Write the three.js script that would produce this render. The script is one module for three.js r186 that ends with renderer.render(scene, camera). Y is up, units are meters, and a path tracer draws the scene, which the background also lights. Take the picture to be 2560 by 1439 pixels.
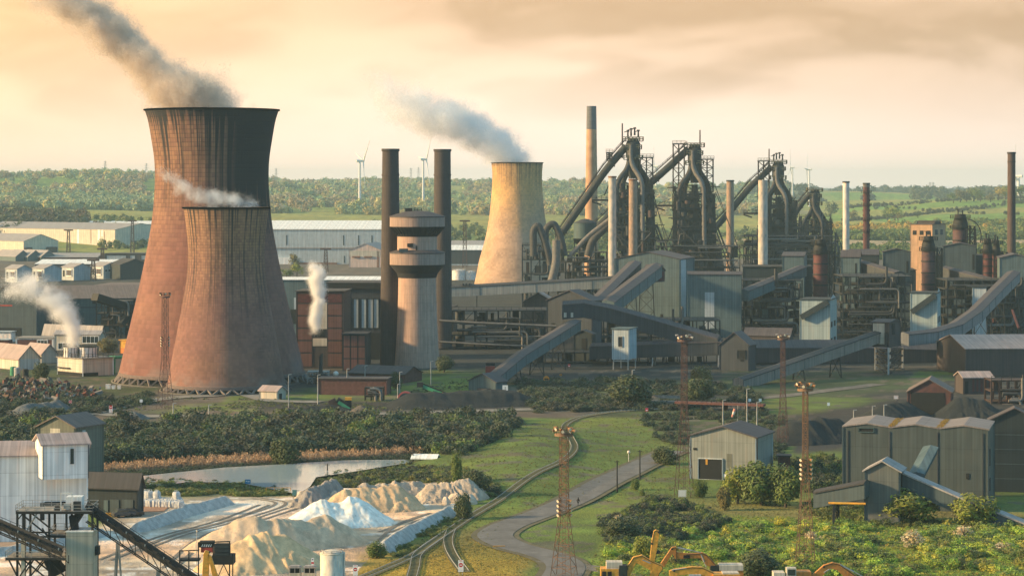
import * as THREE from 'three';

// ---------------------------------------------------------------- camera, sky, sun, exposure
const F = 6400, HZ = 470, EYE = 62, CX = 1280;                 // focal length and horizon in photo pixels, eye height in metres
const scene = new THREE.Scene();
const camera = new THREE.PerspectiveCamera(2 * Math.atan(969 / F) * 180 / Math.PI, 2560 / 1439, 5, 60000);
camera.position.set(0, EYE, 0);
camera.setViewOffset(2560, 1938, 0, 499, 2560, 1439);
const renderer = new THREE.WebGLRenderer();
renderer.toneMapping = THREE.LinearToneMapping;
renderer.toneMappingExposure = 1.6;
renderer.shadowMap.enabled = true;
const SUN = new THREE.Vector3(-0.94, 0.30, 0.10).normalize();
const sun = new THREE.DirectionalLight(new THREE.Color().setRGB(1, 0.70, 0.36), 5.0);
sun.position.copy(SUN).multiplyScalar(3000).add(new THREE.Vector3(0, 0, -900));
sun.target.position.set(0, 0, -900);
sun.castShadow = true; sun.shadow.radius = 8;
Object.assign(sun.shadow.camera, { left: -1500, right: 1500, top: 1500, bottom: -1500, far: 8000 });
scene.add(sun, sun.target);
scene.fog = new THREE.FogExp2(new THREE.Color().setRGB(0.62, 0.90, 1.0), 0.000066);

// ---------------------------------------------------------------- noise
const rng = (s) => () => { s |= 0; s = s + 0x6D2B79F5 | 0; let t = Math.imul(s ^ s >>> 15, 1 | s); t = t + Math.imul(t ^ t >>> 7, 61 | t) ^ t; return ((t ^ t >>> 14) >>> 0) / 4294967296; };
const R0 = rng(7), rnd = (a = 1, b) => b === undefined ? R0() * a : a + R0() * (b - a);
const lerp = (a, b, t) => a + (b - a) * t, cl = (x, a = 0, b = 1) => x < a ? a : x > b ? b : x, ss = (a, b, x) => { const t = cl((x - a) / (b - a)); return t * t * (3 - 2 * t); };
const hsh = (x, y, z) => { let h = Math.imul(x, 374761393) ^ Math.imul(y, 668265263) ^ Math.imul(z, 2147483647 - 61); h = Math.imul(h ^ h >>> 13, 1274126177); return ((h ^ h >>> 16) >>> 0) / 4294967296; };
function n3(x, y, z = 0, px = 0, py = 0) {                      // value noise, periodic in x and y when px, py are given
  const X = Math.floor(x), Y = Math.floor(y), Z = Math.floor(z), f = x - X, g = y - Y, h = z - Z;
  const u = f * f * (3 - 2 * f), v = g * g * (3 - 2 * g), w = h * h * (3 - 2 * h);
  const m = (a, p) => p ? ((a % p) + p) % p : a, x0 = m(X, px), x1 = m(X + 1, px), y0 = m(Y, py), y1 = m(Y + 1, py);
  const L = (z) => lerp(lerp(hsh(x0, y0, z), hsh(x1, y0, z), u), lerp(hsh(x0, y1, z), hsh(x1, y1, z), u), v);
  return h ? lerp(L(Z), L(Z + 1), w) : L(Z);
}
function fbm(x, y, z = 0, o = 5, px = 0, py = 0) { let s = 0, a = 0.5, t = 0; for (let i = 0; i < o; i++) { s += a * n3(x, y, z + (z || o > 1 ? i * 17 : 0), px, py); t += a; a *= 0.5; x *= 2; y *= 2; z *= 2; px *= 2; py *= 2; } return s / t; }

// ---------------------------------------------------------------- sky: warm haze low down, brown-grey cloud decks, blue-grey overhead
{
  const w = 4096, h = 2048, d = new Float32Array(w * h * 4);
  const px = (2560 / 2) / F;
  for (let j = 0; j < h; j++) {
    const el = ((j + 0.5) / h - 0.5) * Math.PI, y = Math.sin(el), c = Math.cos(el);
    for (let i = 0; i < w; i++) {
      const o = (j * w + i) * 4;
      if (el < -0.02) { d[o] = 0.55; d[o + 1] = 0.52; d[o + 2] = 0.46; d[o + 3] = 1; continue; }
      const az = ((i + 0.5) / w - 0.5) * 2 * Math.PI, x = Math.cos(az) * c, z = Math.sin(az) * c;
      const toSun = x * SUN.x + y * SUN.y + z * SUN.z, s01 = toSun * 0.5 + 0.5;
      // clear air
      const up = ss(0.02, 0.75, y), low = Math.exp(-Math.max(0, y) * 16);
      const front = ss(-0.25, 0.75, -z * 0.8 - x * 0.6);
      let r = lerp(lerp(0.15, 0.72, front), 0.09, up), g = lerp(lerp(0.36, 0.54, front), 0.29, up), b = lerp(lerp(0.50, 0.415, front), 0.46, up);
      const glow = Math.exp(-(1 - toSun) * 3.2) * 0.55;
      r += glow * 0.8; g += glow * 0.48; b += glow * 0.16;
      r += low * 0.11 * front; g += low * 0.115 * front; b += low * 0.12 * front;
      // cloud decks
      const sx = x * 15, sy = y * 64, sz = z * 15, wv = fbm(sx * 0.6 + 3, sy * 0.5, sz * 0.6, 3) * 2.2;
      const n = fbm(sx + wv + 11, sy + wv * 1.4 + 5, sz + 2, 6), n2 = fbm(sx * 3 + wv * 2 + 31, sy * 2.2 + wv, sz * 3 + 9, 5);
      const e = Math.max(0, el) * F, a = Math.atan2(x, -z) * F;      // photo pixels, for the placing of the main deck
      let deck = ss(0.40, 0.75, n + 0.10 * (n2 - 0.5)) * ss(60, 330, e);
      const main = Math.exp(-(((a - 900) / 1100) ** 2) - (((e - 430) / 120) ** 2)) + 0.8 * Math.exp(-(((a - 150) / 620) ** 2) - (((e - 455) / 55) ** 2)) + 0.55 * Math.exp(-(((a - 1250) / 700) ** 2) - (((e - 250) / 90) ** 2));
      deck = cl(deck * 0.55 + main * (0.4 + 0.75 * ss(0.25, 0.72, n2 * 0.35 + n * 0.65)));
      const k = 0.80 * deck * (1 - 0.6 * up);
      const kr = lerp(0.36, 0.40, front), kg = lerp(0.38, 0.285, front), kb = lerp(0.44, 0.185, front);
      r = lerp(r, kr, k); g = lerp(g, kg, k); b = lerp(b, kb, k);
      const br = 0.06 * (n2 - 0.5) * (0.4 + ss(30, 300, e)); r += br; g += br * 0.95; b += br * 0.85;
      // warmer towards the sun's side
      const rt = 1 - 0.12 * ss(0.02, 0.2, x) * front; r *= rt; g *= rt; b *= rt; const left = ss(0.05, -0.3, x) * front, top = ss(80, 470, e) * front * 0.75; r *= 1 + 0.02 * left; g *= 1 - 0.12 * left - 0.11 * top; b *= 1 - 0.30 * left - 0.30 * top;
      const fb = 1 + 0.09 * front; d[o] = r * fb; d[o + 1] = g * fb; d[o + 2] = b * fb; d[o + 3] = 1;
    }
  }
  const t = new THREE.DataTexture(d, w, h, THREE.RGBAFormat, THREE.FloatType);
  t.mapping = THREE.EquirectangularReflectionMapping; t.magFilter = THREE.LinearFilter; t.needsUpdate = true;
  scene.background = t; scene.environment = t;
}

// ---------------------------------------------------------------- textures and materials
const tex = (n, m, fn, srgb = false) => {                        // fn(u, v) -> grey or [r, g, b], 0..1
  const a = new Uint8Array(n * m * 4);
  for (let j = 0; j < m; j++) for (let i = 0; i < n; i++) { const v = fn((i + 0.5) / n, (j + 0.5) / m), o = (j * n + i) * 4; for (let c = 0; c < 3; c++) a[o + c] = cl(v.length ? v[c] : v) * 255; a[o + 3] = 255; }
  const t = new THREE.DataTexture(a, n, m); t.wrapS = t.wrapT = THREE.RepeatWrapping; t.magFilter = THREE.LinearFilter; t.minFilter = THREE.LinearMipmapLinearFilter; t.generateMipmaps = true;
  if (srgb) t.colorSpace = THREE.SRGBColorSpace; t.needsUpdate = true; return t;
};
const rep = (t, x, y = x) => { const c = t.clone(); c.repeat.set(1 / x, 1 / y); c.needsUpdate = true; return c; };
const T = {};
T.noise = tex(512, 512, (u, v) => 0.42 + 0.55 * fbm(u * 8, v * 8, 0, 6, 8, 8));
T.soil = tex(1024, 1024, (u, v) => { const a = fbm(u * 6, v * 6, 0, 6, 6, 6), b = n3(u * 220, v * 220, 3, 220, 220), c = n3(u * 90, v * 90, 5, 90, 90); return 0.30 + 0.5 * a + 0.16 * b + 0.14 * c; });
T.clad = tex(512, 512, (u, v) => {                               // sheet cladding: sheets, laps, vertical streaks; 16 m square
  const st = n3(u * 64, v * 1.0, 1, 64, 1) * 0.5 + n3(u * 190, v * 2, 2, 190, 2) * 0.3 + n3(u * 22, v * 2, 3, 22, 2) * 0.35, rib = 0.5 + 0.5 * Math.cos(u * 64 * Math.PI * 2), lap = (v * 4) % 1 < 0.035 ? -0.14 : 0, sh = hsh(Math.floor(u * 16), Math.floor(v * 4), 9) * 0.10;
  const g = fbm(u * 6, v * 6, 4, 4, 6, 6); const k = 0.30 + st * 0.58 + sh + lap + 0.05 * rib + 0.22 * g, ru = ss(0.60, 0.80, n3(u * 30, v * 3, 7, 30, 3) * 0.6 + g * 0.5); return [k - 0.02 + ru * 0.05, k - ru * 0.02, k + 0.01 - ru * 0.05];
});
T.cladb = tex(256, 16, (u) => 0.5 + 0.5 * Math.cos(u * 64 * Math.PI * 2));
T.rust = tex(512, 512, (u, v) => { const g = fbm(u * 10, v * 10, 1, 5, 10, 10), h = fbm(u * 24, v * 5, 7, 4, 24, 5); const k = 0.45 + 0.5 * g, ru = ss(0.42, 0.66, h * 0.6 + g * 0.4); return [k + 0.12 * ru, k - 0.03 * ru, k - 0.12 * ru]; });
const MATS = {};
// mat(name, [r,g,b] linear base colour, { t: texture, s: metres per repeat, rough, metal, bump, vc })
function mat(key, rgb, o = {}) {
  if (MATS[key]) return MATS[key];
  const m = new (o.phys ? THREE.MeshPhysicalMaterial : THREE.MeshStandardMaterial)({ color: new THREE.Color().setRGB(...rgb), roughness: o.rough ?? 0.85, metalness: o.metal ?? 0, vertexColors: !!o.vc });
  m.name = key;
  if (o.t) m.map = rep(T[o.t], o.s ?? 16, o.s2 ?? o.s ?? 16);
  if (o.bump) { m.bumpMap = rep(T[o.bt ?? o.t], o.s ?? 16, o.s2 ?? o.s ?? 16); m.bumpScale = o.bump; }
  if (o.trans) { m.transmission = o.trans; m.thickness = 0; }
  if (o.ds !== false) m.side = THREE.DoubleSide;
  return MATS[key] = m;
}
// colours are divided by the mean of the texture so that rgb is the mean base colour
const clad = (key, rgb) => mat('clad_' + key, rgb.map((x) => x / 0.72), { t: 'clad', s: 16, rough: 0.7 });
const steel = (key, rgb) => mat('steel_' + key, rgb.map((x) => x / 0.66), { t: 'rust', s: 9, rough: 0.75 });
const flat = (key, rgb, o) => mat(key, rgb.map((x) => x / 0.7), { t: 'noise', s: 5, rough: 0.9, ...o });

// ---------------------------------------------------------------- naming, things and parts
const used = {};
const numbered = (n) => { const k = used[n] = (used[n] ?? -1) + 1; return k ? n + '_' + String(k).padStart(3, '0') : n; };
function tag(o, label, category, group, kind) { if (label) o.userData.label = label; if (category) o.userData.category = category; if (group) o.userData.group = group; if (kind) o.userData.kind = kind; return o; }
function thing(name, label, category, at = [0, 0, 0], group) { const o = new THREE.Group(); o.name = numbered(name); o.position.set(...at); scene.add(o); return tag(o, label, category, group); }
function dup(src, at, label, o = {}) { const c = src.clone(); c.userData = { ...src.userData, label: label ?? src.userData.label }; c.name = numbered(src.name.replace(/_\d{3}$/, '')); c.position.set(...at); if (o.turn !== undefined) c.rotation.y = o.turn; if (o.scale) Array.isArray(o.scale) ? c.scale.set(...o.scale) : c.scale.setScalar(o.scale); if (o.group) c.userData.group = o.group; scene.add(c); return c; }
const shadow = (m) => { m.castShadow = m.receiveShadow = true; return m; };

// pixel <-> world. gnd(px, py): the point of the terrain seen at a photo pixel; at(px, py, d): the point at depth d
const at = (px, py, d) => [(px - CX) * d / F, EYE - (py - HZ) * d / F, -d];
const k_ = (d) => d / F;
const v3 = (a) => a.isVector3 ? a : new THREE.Vector3(...a);

// ---------------------------------------------------------------- mesh builder: collects faces in world metres, uv in metres
class B {
  constructor() { this.p = []; this.n = []; this.u = []; this.c = null; this.m = null; }
  tf(a) { const v = new THREE.Vector3(a[0] ?? a.x, a[1] ?? a.y, a[2] ?? a.z); return this.m ? v.applyMatrix4(this.m) : v; }
  tri(a, b, c) { const A = this.tf(a), Bq = this.tf(b), C = this.tf(c); this.#face([A, Bq, C]); return this; }
  #face(vs) {
    const e = new THREE.Vector3().subVectors(vs[1], vs[0]), f = new THREE.Vector3().subVectors(vs[2], vs[0]), n = e.cross(f).normalize();
    let t = Math.abs(n.y) > 0.999 ? new THREE.Vector3(1, 0, 0) : new THREE.Vector3(n.z, 0, -n.x).normalize(); const q = new THREE.Vector3().crossVectors(n, t);
    for (const v of vs) { this.p.push(v.x, v.y, v.z); this.n.push(n.x, n.y, n.z); this.u.push(v.dot(t), v.dot(q)); }
  }
  quad(a, b, c, d) { const [A, Q, C, D] = [a, b, c, d].map((x) => this.tf(x)); this.#face([A, Q, C]); this.#face([A, C, D]); return this; }
  poly(pts) { for (let i = 1; i < pts.length - 1; i++) this.tri(pts[0], pts[i], pts[i + 1]); return this; }
  box(x0, y0, z0, x1, y1, z1) {
    const a = [x0, y0, z0], b = [x1, y0, z0], c = [x1, y1, z0], d = [x0, y1, z0], e = [x0, y0, z1], f = [x1, y0, z1], g = [x1, y1, z1], h = [x0, y1, z1];
    return this.quad(b, a, d, c).quad(e, f, g, h).quad(a, e, h, d).quad(f, b, c, g).quad(h, g, c, d).quad(a, b, f, e);
  }
  beam(p, q, w, w2 = w) {                                        // square bar between two points
    const P = v3(p), Q = v3(q), d = new THREE.Vector3().subVectors(Q, P).normalize(), s = (Math.abs(d.y) > 0.95 ? new THREE.Vector3(1, 0, 0) : new THREE.Vector3(d.z, 0, -d.x).normalize()), t = new THREE.Vector3().crossVectors(d, s).normalize(); s.crossVectors(t, d);
    const k = (o, i, j) => o.clone().addScaledVector(s, i * w / 2).addScaledVector(t, j * w2 / 2), L = [[-1, -1], [1, -1], [1, 1], [-1, 1]], a = L.map((l) => k(P, ...l)), b = L.map((l) => k(Q, ...l));
    for (let i = 0; i < 4; i++) this.quad(a[i], a[(i + 1) % 4], b[(i + 1) % 4], b[i]);
    return this.quad(a[3], a[2], a[1], a[0]).quad(b[0], b[1], b[2], b[3]);
  }
  lines(pts, w, w2) { for (let i = 0; i < pts.length - 1; i++) this.beam(pts[i], pts[i + 1], w, w2); return this; }
  ring(rings, seg, closed) {                                     // rings: [{c, r, x, y}] circles joined smoothly
    const V = rings.map((g) => Array.from({ length: seg + 1 }, (_, i) => { const a = i / seg * Math.PI * 2; return g.c.clone().addScaledVector(g.x, Math.cos(a) * g.r).addScaledVector(g.y, Math.sin(a) * g.r); }));
    let len = 0;
    for (let j = 0; j < rings.length - 1; j++) {
      const l2 = len + rings[j].c.distanceTo(rings[j + 1].c) + Math.abs(rings[j].r - rings[j + 1].r), slope = (rings[j].r - rings[j + 1].r) / Math.max(1e-6, rings[j].c.distanceTo(rings[j + 1].c)), ax = new THREE.Vector3().subVectors(rings[j + 1].c, rings[j].c).normalize();
      for (let i = 0; i < seg; i++) {
        const q = [[j, i], [j, i + 1], [j + 1, i + 1], [j, i], [j + 1, i + 1], [j + 1, i]];
        for (const [a, b] of q) { const v = this.tf(V[a][b]), g = rings[a], th = b / seg * Math.PI * 2, nn = new THREE.Vector3().addScaledVector(g.x, Math.cos(th)).addScaledVector(g.y, Math.sin(th)).addScaledVector(ax, slope).normalize(); if (this.m) nn.transformDirection(this.m); this.p.push(v.x, v.y, v.z); this.n.push(nn.x, nn.y, nn.z); this.u.push(b / seg * Math.PI * 2 * rings[0].r, a === j ? len : l2); }
      }
      len = l2;
    }
    return this;
  }
  disc(c, r, x, y, seg) { const f = (i) => c.clone().addScaledVector(x, Math.cos(i / seg * 6.2831853) * r).addScaledVector(y, Math.sin(i / seg * 6.2831853) * r); for (let i = 0; i < seg; i++) this.tri(c, f(i), f(i + 1)); return this; }
  cyl(p, q, r0, r1 = r0, seg = 12, caps = true) {
    const P = v3(p), Q = v3(q), d = new THREE.Vector3().subVectors(Q, P).normalize(), x = Math.abs(d.y) > 0.95 ? new THREE.Vector3(0, 0, 1) : new THREE.Vector3(d.z, 0, -d.x).normalize(), y = new THREE.Vector3().crossVectors(d, x).normalize(); x.crossVectors(y, d);
    this.ring([{ c: P, r: r0, x, y }, { c: Q, r: r1, x, y }], seg);
    if (caps) { this.disc(P, r0, y, x, seg); this.disc(Q, r1, x, y, seg); }
    return this;
  }
  pipe(pts, r, seg = 10, sub = 6) {                              // round pipe through points with curved bends
    const V = pts.map(v3), c = new THREE.CurvePath(); let prev = V[0];
    for (let i = 1; i < V.length - 1; i++) {
      const a = new THREE.Vector3().subVectors(V[i - 1], V[i]), b = new THREE.Vector3().subVectors(V[i + 1], V[i]), k = Math.min(a.length() / 2, b.length() / 2, r * 4), s = V[i].clone().addScaledVector(a.normalize(), k), e = V[i].clone().addScaledVector(b.normalize(), k);
      if (prev.distanceTo(s) > 1e-3) c.add(new THREE.LineCurve3(prev, s)); c.add(new THREE.QuadraticBezierCurve3(s, V[i], e)); prev = e;
    }
    if (prev.distanceTo(V.at(-1)) > 1e-3) c.add(new THREE.LineCurve3(prev, V.at(-1)));
    const P = []; c.curves.forEach((q, i) => { const n = q.isLineCurve3 ? 1 : sub; for (let j = i ? 1 : 0; j <= n; j++) P.push(q.getPoint(j / n)); });
    let x = null; const rings = P.map((p, i) => { const d = new THREE.Vector3().subVectors(P[Math.min(i + 1, P.length - 1)], P[Math.max(0, i - 1)]).normalize(); x ??= Math.abs(d.y) > 0.9 ? new THREE.Vector3(1, 0, 0) : new THREE.Vector3(d.z, 0, -d.x).normalize(); const y = new THREE.Vector3().crossVectors(d, x).normalize(); x = new THREE.Vector3().crossVectors(y, d).normalize(); return { c: p, r, x: x.clone(), y }; });
    this.ring(rings, seg); this.disc(rings[0].c, r, rings[0].y, rings[0].x, seg); this.disc(rings.at(-1).c, r, rings.at(-1).x, rings.at(-1).y, seg); return this;
  }
  lathe(c, prof, seg = 24) { const C = v3(c), x = new THREE.Vector3(0, 0, 1), y = new THREE.Vector3(1, 0, 0); return this.ring(prof.map(([r, h]) => ({ c: new THREE.Vector3(C.x, C.y + h, C.z), r, x, y })), seg); }
  ball(c, r, seg = 10, sy = 1) { const pr = []; for (let i = 0; i <= seg / 2; i++) { const a = -Math.PI / 2 + i / (seg / 2) * Math.PI; pr.push([Math.max(0.001, Math.cos(a) * r), Math.sin(a) * r * sy]); } return this.lathe(c, pr, seg); }
  rail(pts, h = 1.1, w = 0.08, gap = 2) {                        // hand rail along a line
    for (let i = 0; i < pts.length - 1; i++) { const P = v3(pts[i]), Q = v3(pts[i + 1]), n = Math.max(1, Math.round(P.distanceTo(Q) / gap)), up = (v, k) => [v.x, v.y + k, v.z]; for (const k of [h, h * 0.5]) this.beam(up(P, k), up(Q, k), w); for (let j = 0; j <= n; j++) { const v = P.clone().lerp(Q, j / n); this.beam(up(v, 0), up(v, h), w); } }
    return this;
  }
  lattice(base, h, w0, w1, n, bar, thin = bar * 0.6, turn = 0) { // square lattice mast
    const C = v3(base), lv = (i) => { const f = i / n, w = lerp(w0, w1, f) / 2, y = C.y + h * f; return [0, 1, 2, 3].map((q) => { const a = turn + Math.PI / 4 + q * Math.PI / 2; return new THREE.Vector3(C.x + Math.cos(a) * w * 1.414, y, C.z + Math.sin(a) * w * 1.414); }); };
    for (let i = 0; i < n; i++) { const a = lv(i), b = lv(i + 1); for (let q = 0; q < 4; q++) { const r = (q + 1) % 4; this.beam(a[q], b[q], bar); this.beam(b[q], b[r], thin); i % 2 ? this.beam(a[q], b[r], thin) : this.beam(a[r], b[q], thin); } }
    return this;
  }
  geo(o) {
    const g = new THREE.BufferGeometry(), p = new Float32Array(this.p); if (o) for (let i = 0; i < p.length; i += 3) { p[i] -= o.x; p[i + 1] -= o.y; p[i + 2] -= o.z; }
    g.setAttribute('position', new THREE.BufferAttribute(p, 3)); g.setAttribute('normal', new THREE.BufferAttribute(new Float32Array(this.n), 3)); g.setAttribute('uv', new THREE.BufferAttribute(new Float32Array(this.u), 2));
    if (this.c) g.setAttribute('color', new THREE.BufferAttribute(new Float32Array(this.c), 3));
    return g;
  }
}
const base = (t) => { let o = t; while (o.parent && o.parent !== scene) o = o.parent; return o.position; };
// part(thing, 'wall', builder, material): a mesh of its own under the thing (or under a part of it)
function part(t, name, b, m, label) { const o = shadow(new THREE.Mesh(b.geo(base(t)), m)); o.name = name; if (label) o.userData.label = label; t.add(o); return o; }
const mk = (fn) => { const b = new B(); fn(b); return b; };
function put(name, label, category, b, m, o = {}) {              // a thing that is one mesh
  const pos = o.at ? v3(o.at) : new THREE.Vector3(), q = shadow(new THREE.Mesh(b.geo(pos), m)); q.position.copy(pos); q.name = numbered(name); scene.add(q); return tag(q, label, category, o.group, o.kind);
}

// ---------------------------------------------------------------- terrain
const KD = [1900, 2500, 3000, 3600, 4300, 5500, 7000, 10000, 20000];
const KP = [-1500, -300, 0, 200, 400, 700, 950, 1230, 1500, 1800, 2000, 2200, 2400, 2560, 2900, 4100];
const KY = [[679, 629, 552, 532, 505, 468, 448, 470, 472], [679, 629, 548, 527, 505, 468, 446, 470, 472], [679, 629, 548, 532, 507, 466, 450, 472, 473], [679, 629, 551, 535, 512, 468, 442, 472, 473], [679, 629, 562, 538, 516, 474, 450, 472, 473], [679, 629, 580, 543, 519, 486, 468, 472, 473], [679, 629, 582, 546, 522, 490, 470, 472, 473], [679, 629, 586, 552, 526, 494, 474, 473, 474],
  [679, 629, 590, 556, 526, 494, 472, 473, 474], [679, 629, 594, 558, 528, 494, 476, 474, 474], [679, 629, 594, 556, 525, 498, 482, 476, 475], [679, 629, 595, 551, 511, 496, 484, 477, 475], [679, 629, 593, 538, 500, 497, 486, 478, 475], [679, 629, 592, 534, 497, 495, 484, 478, 475], [679, 629, 592, 532, 495, 495, 484, 478, 475], [679, 629, 592, 532, 495, 495, 484, 478, 475]];
function farY(px, d) {
  if (d <= KD[0]) return 0;
  let i = 0; while (i < KD.length - 2 && d > KD[i + 1]) i++; let j = 0; while (j < KP.length - 2 && px > KP[j + 1]) j++;
  const u = cl((d - KD[i]) / (KD[i + 1] - KD[i])), us = u * u * (3 - 2 * u), w = cl((px - KP[j]) / (KP[j + 1] - KP[j])), wsm = w * w * (3 - 2 * w);
  const y = (a, b) => EYE - (KY[b][a] - HZ) * KD[a] / F, v = lerp(lerp(y(i, j), y(i + 1, j), us), lerp(y(i, j + 1), y(i + 1, j + 1), us), wsm);
  return v;
}
// areas of the near ground, as photo outlines of places on the plain
const inP = (p, x, y) => { let c = false; for (let i = 0, j = p.length - 1; i < p.length; j = i++) if ((p[i][1] > y) !== (p[j][1] > y) && x < (p[j][0] - p[i][0]) * (y - p[i][1]) / (p[j][1] - p[i][1]) + p[i][0]) c = !c; return c; };
const dP = (p, x, y) => { let m = 1e9; for (let i = 0, j = p.length - 1; i < p.length; j = i++) { const ex = p[i][0] - p[j][0], ey = p[i][1] - p[j][1], t = cl(((x - p[j][0]) * ex + (y - p[j][1]) * ey) / (ex * ex + ey * ey)); m = Math.min(m, Math.hypot(x - p[j][0] - ex * t, y - p[j][1] - ey * t)); } return m; };
const POND = [[325, 1192], [420, 1182], [560, 1168], [700, 1160], [860, 1150], [1010, 1148], [1030, 1155], [960, 1166], [860, 1182], [790, 1192], [775, 1215], [745, 1235], [690, 1224], [600, 1206], [470, 1204], [390, 1215], [330, 1205]];
const BASIN = [[240, 1160], [420, 1150], [640, 1140], [1040, 1120], [1090, 1140], [1010, 1165], [850, 1195], [800, 1240], [700, 1240], [420, 1225], [240, 1215]];
function relief(px, py) {                                        // small hills and hollows of the plain near the viewer
  let h = 0;
  if (py > 1040) {
    const i = inP(BASIN, px, py), e = dP(BASIN, px, py); h -= 1.0 * (i ? 0.35 + 0.65 * ss(0, 16, e) : 0.35 * ss(16, 0, e));
    // grassed bank that carries the railway, and the rough bank at the lower right
    h += 2.2 * Math.exp(-(((px - (1330 + (1120 - py) * 0.35)) / 170) ** 2)) * ss(1050, 1110, py) * ss(1290, 1200, py);
  }
  return h;
}
function terrain(x, z) {
  const d = Math.max(60, -z), px = CX + x * F / d;
  if (d > 1900) return farY(px, d) + (fbm(x / 300, z / 300, 2, 3) - 0.5) * Math.min(14, (d - 1900) / 120) + (fbm(x / 700 + 9, z / 900, 5, 3) - 0.5) * 62 * ss(3900, 5600, d) * (1 - 0.6 * ss(1900, 2100, px));
  const py = HZ + EYE * F / d;
  return relief(px, py) + (fbm(x / 40, z / 40, 1, 3) - 0.5) * 0.5 * ss(1100, 700, d);
}
function gnd(px, py) { let y = 0, p; for (let i = 0; i < 7; i++) { const d = F * (EYE - y) / (py - HZ); p = [(px - CX) * d / F, y, -d]; y = terrain(p[0], p[2]); } return [p[0], terrain(p[0], p[2]), p[2]]; }
const onG = (px, d) => { const x = (px - CX) * d / F; return [x, terrain(x, -d), -d]; };

// colours of the ground
const GR = { grass: [0.10, 0.155, 0.024], dry: [0.19, 0.165, 0.045], yellow: [0.30, 0.235, 0.03], dirt: [0.095, 0.085, 0.072], coal: [0.022, 0.024, 0.026], sand: [0.56, 0.44, 0.31], pale: [0.66, 0.60, 0.52], scrub: [0.035, 0.062, 0.022], asphalt: [0.075, 0.075, 0.078], field: [0.24, 0.25, 0.05], green: [0.13, 0.24, 0.03], wood: [0.06, 0.085, 0.026], tan: [0.36, 0.28, 0.17], yard: [0.018, 0.025, 0.027], lush: [0.20, 0.27, 0.03] };
const ZONES = [
  ['yard', [[-1400, 660], [4000, 660], [4000, 1040], [-1400, 1040]], 10],
  ['dirt', [[-1400, 640], [1000, 640], [1000, 700], [-1400, 700]], 10],
  ['scrub', [[-300, 900], [420, 930], [420, 1000], [240, 1040], [-300, 1040]], 14],
  ['grass', [[330, 985], [700, 985], [1100, 930], [1240, 930], [1180, 990], [980, 1010], [800, 1030], [560, 1040], [330, 1025]], 12],
  ['dirt', [[330, 985], [480, 975], [600, 985], [540, 1005], [420, 1020], [270, 1035], [250, 1020]], 6],
  ['scrub', [[1240, 955], [1760, 950], [1760, 1030], [1300, 1030]], 10],
  ['scrub', [[1800, 930], [2300, 935], [2300, 975], [2200, 980], [1900, 1000], [1800, 990]], 8], ['grass', [[2280, 930], [2420, 930], [2420, 945], [2280, 950]], 6],
  ['grass', [[1900, 1000], [2150, 990], [2240, 1000], [2060, 1030], [1900, 1050]], 6],
  ['coal', [[1900, 1052], [2200, 1000], [2300, 990], [2560, 1000], [2560, 1080], [1960, 1140], [1900, 1120]], 12],
  ['coal', [[1000, 985], [1300, 975], [1330, 1020], [960, 1030]], 8],
  ['coal', [[640, 1000], [1000, 1000], [1000, 1032], [640, 1032]], 8],
  ['dirt', [[-300, 1032], [1420, 1026], [1500, 1020], [1500, 1034], [1100, 1052], [-300, 1060]], 5],
  ['scrub', [[-300, 1064], [1050, 1050], [1300, 1050], [1180, 1140], [1050, 1150], [240, 1165], [-300, 1190]], 12],
  ['grass', [[1300, 1052], [1460, 1040], [1760, 1030], [1980, 1060], [1980, 1150], [1900, 1200], [4000, 1250], [4000, 1460], [900, 1460], [1000, 1290], [800, 1210], [1020, 1150]], 14],
  ['scrub', [[1640, 1040], [1960, 1040], [1960, 1150], [1720, 1130], [1640, 1080]], 22],
  ['scrub', [[240, 1150], [700, 1140], [1060, 1130], [1000, 1160], [640, 1200], [700, 1230], [560, 1240], [340, 1240], [240, 1240]], 16],
  ['sand', [[330, 1260], [560, 1235], [700, 1240], [860, 1215], [1000, 1200], [1220, 1215], [1120, 1300], [960, 1360], [860, 1460], [-400, 1460], [-400, 1330], [240, 1330]], 14],
  ['pale', [[380, 1290], [560, 1250], [700, 1250], [760, 1290], [560, 1330], [340, 1350], [240, 1370], [240, 1330]], 20],
  ['dry', [[900, 1390], [1150, 1330], [1220, 1330], [1330, 1390], [1300, 1460], [870, 1460]], 22],
  ['yellow', [[900, 1415], [1100, 1362], [1230, 1360], [1330, 1400], [1280, 1460], [880, 1460]], 30],
  ['lush', [[1480, 1400], [1520, 1340], [1640, 1290], [2600, 1300], [2600, 1460], [1480, 1460]], 20], ['grass', [[1340, 1330], [1500, 1270], [1560, 1300], [1480, 1390], [1420, 1385]], 8],
  ['dry', [[1700, 1255], [2560, 1270], [2560, 1300], [2300, 1320], [1700, 1290]], 26],
];
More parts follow.
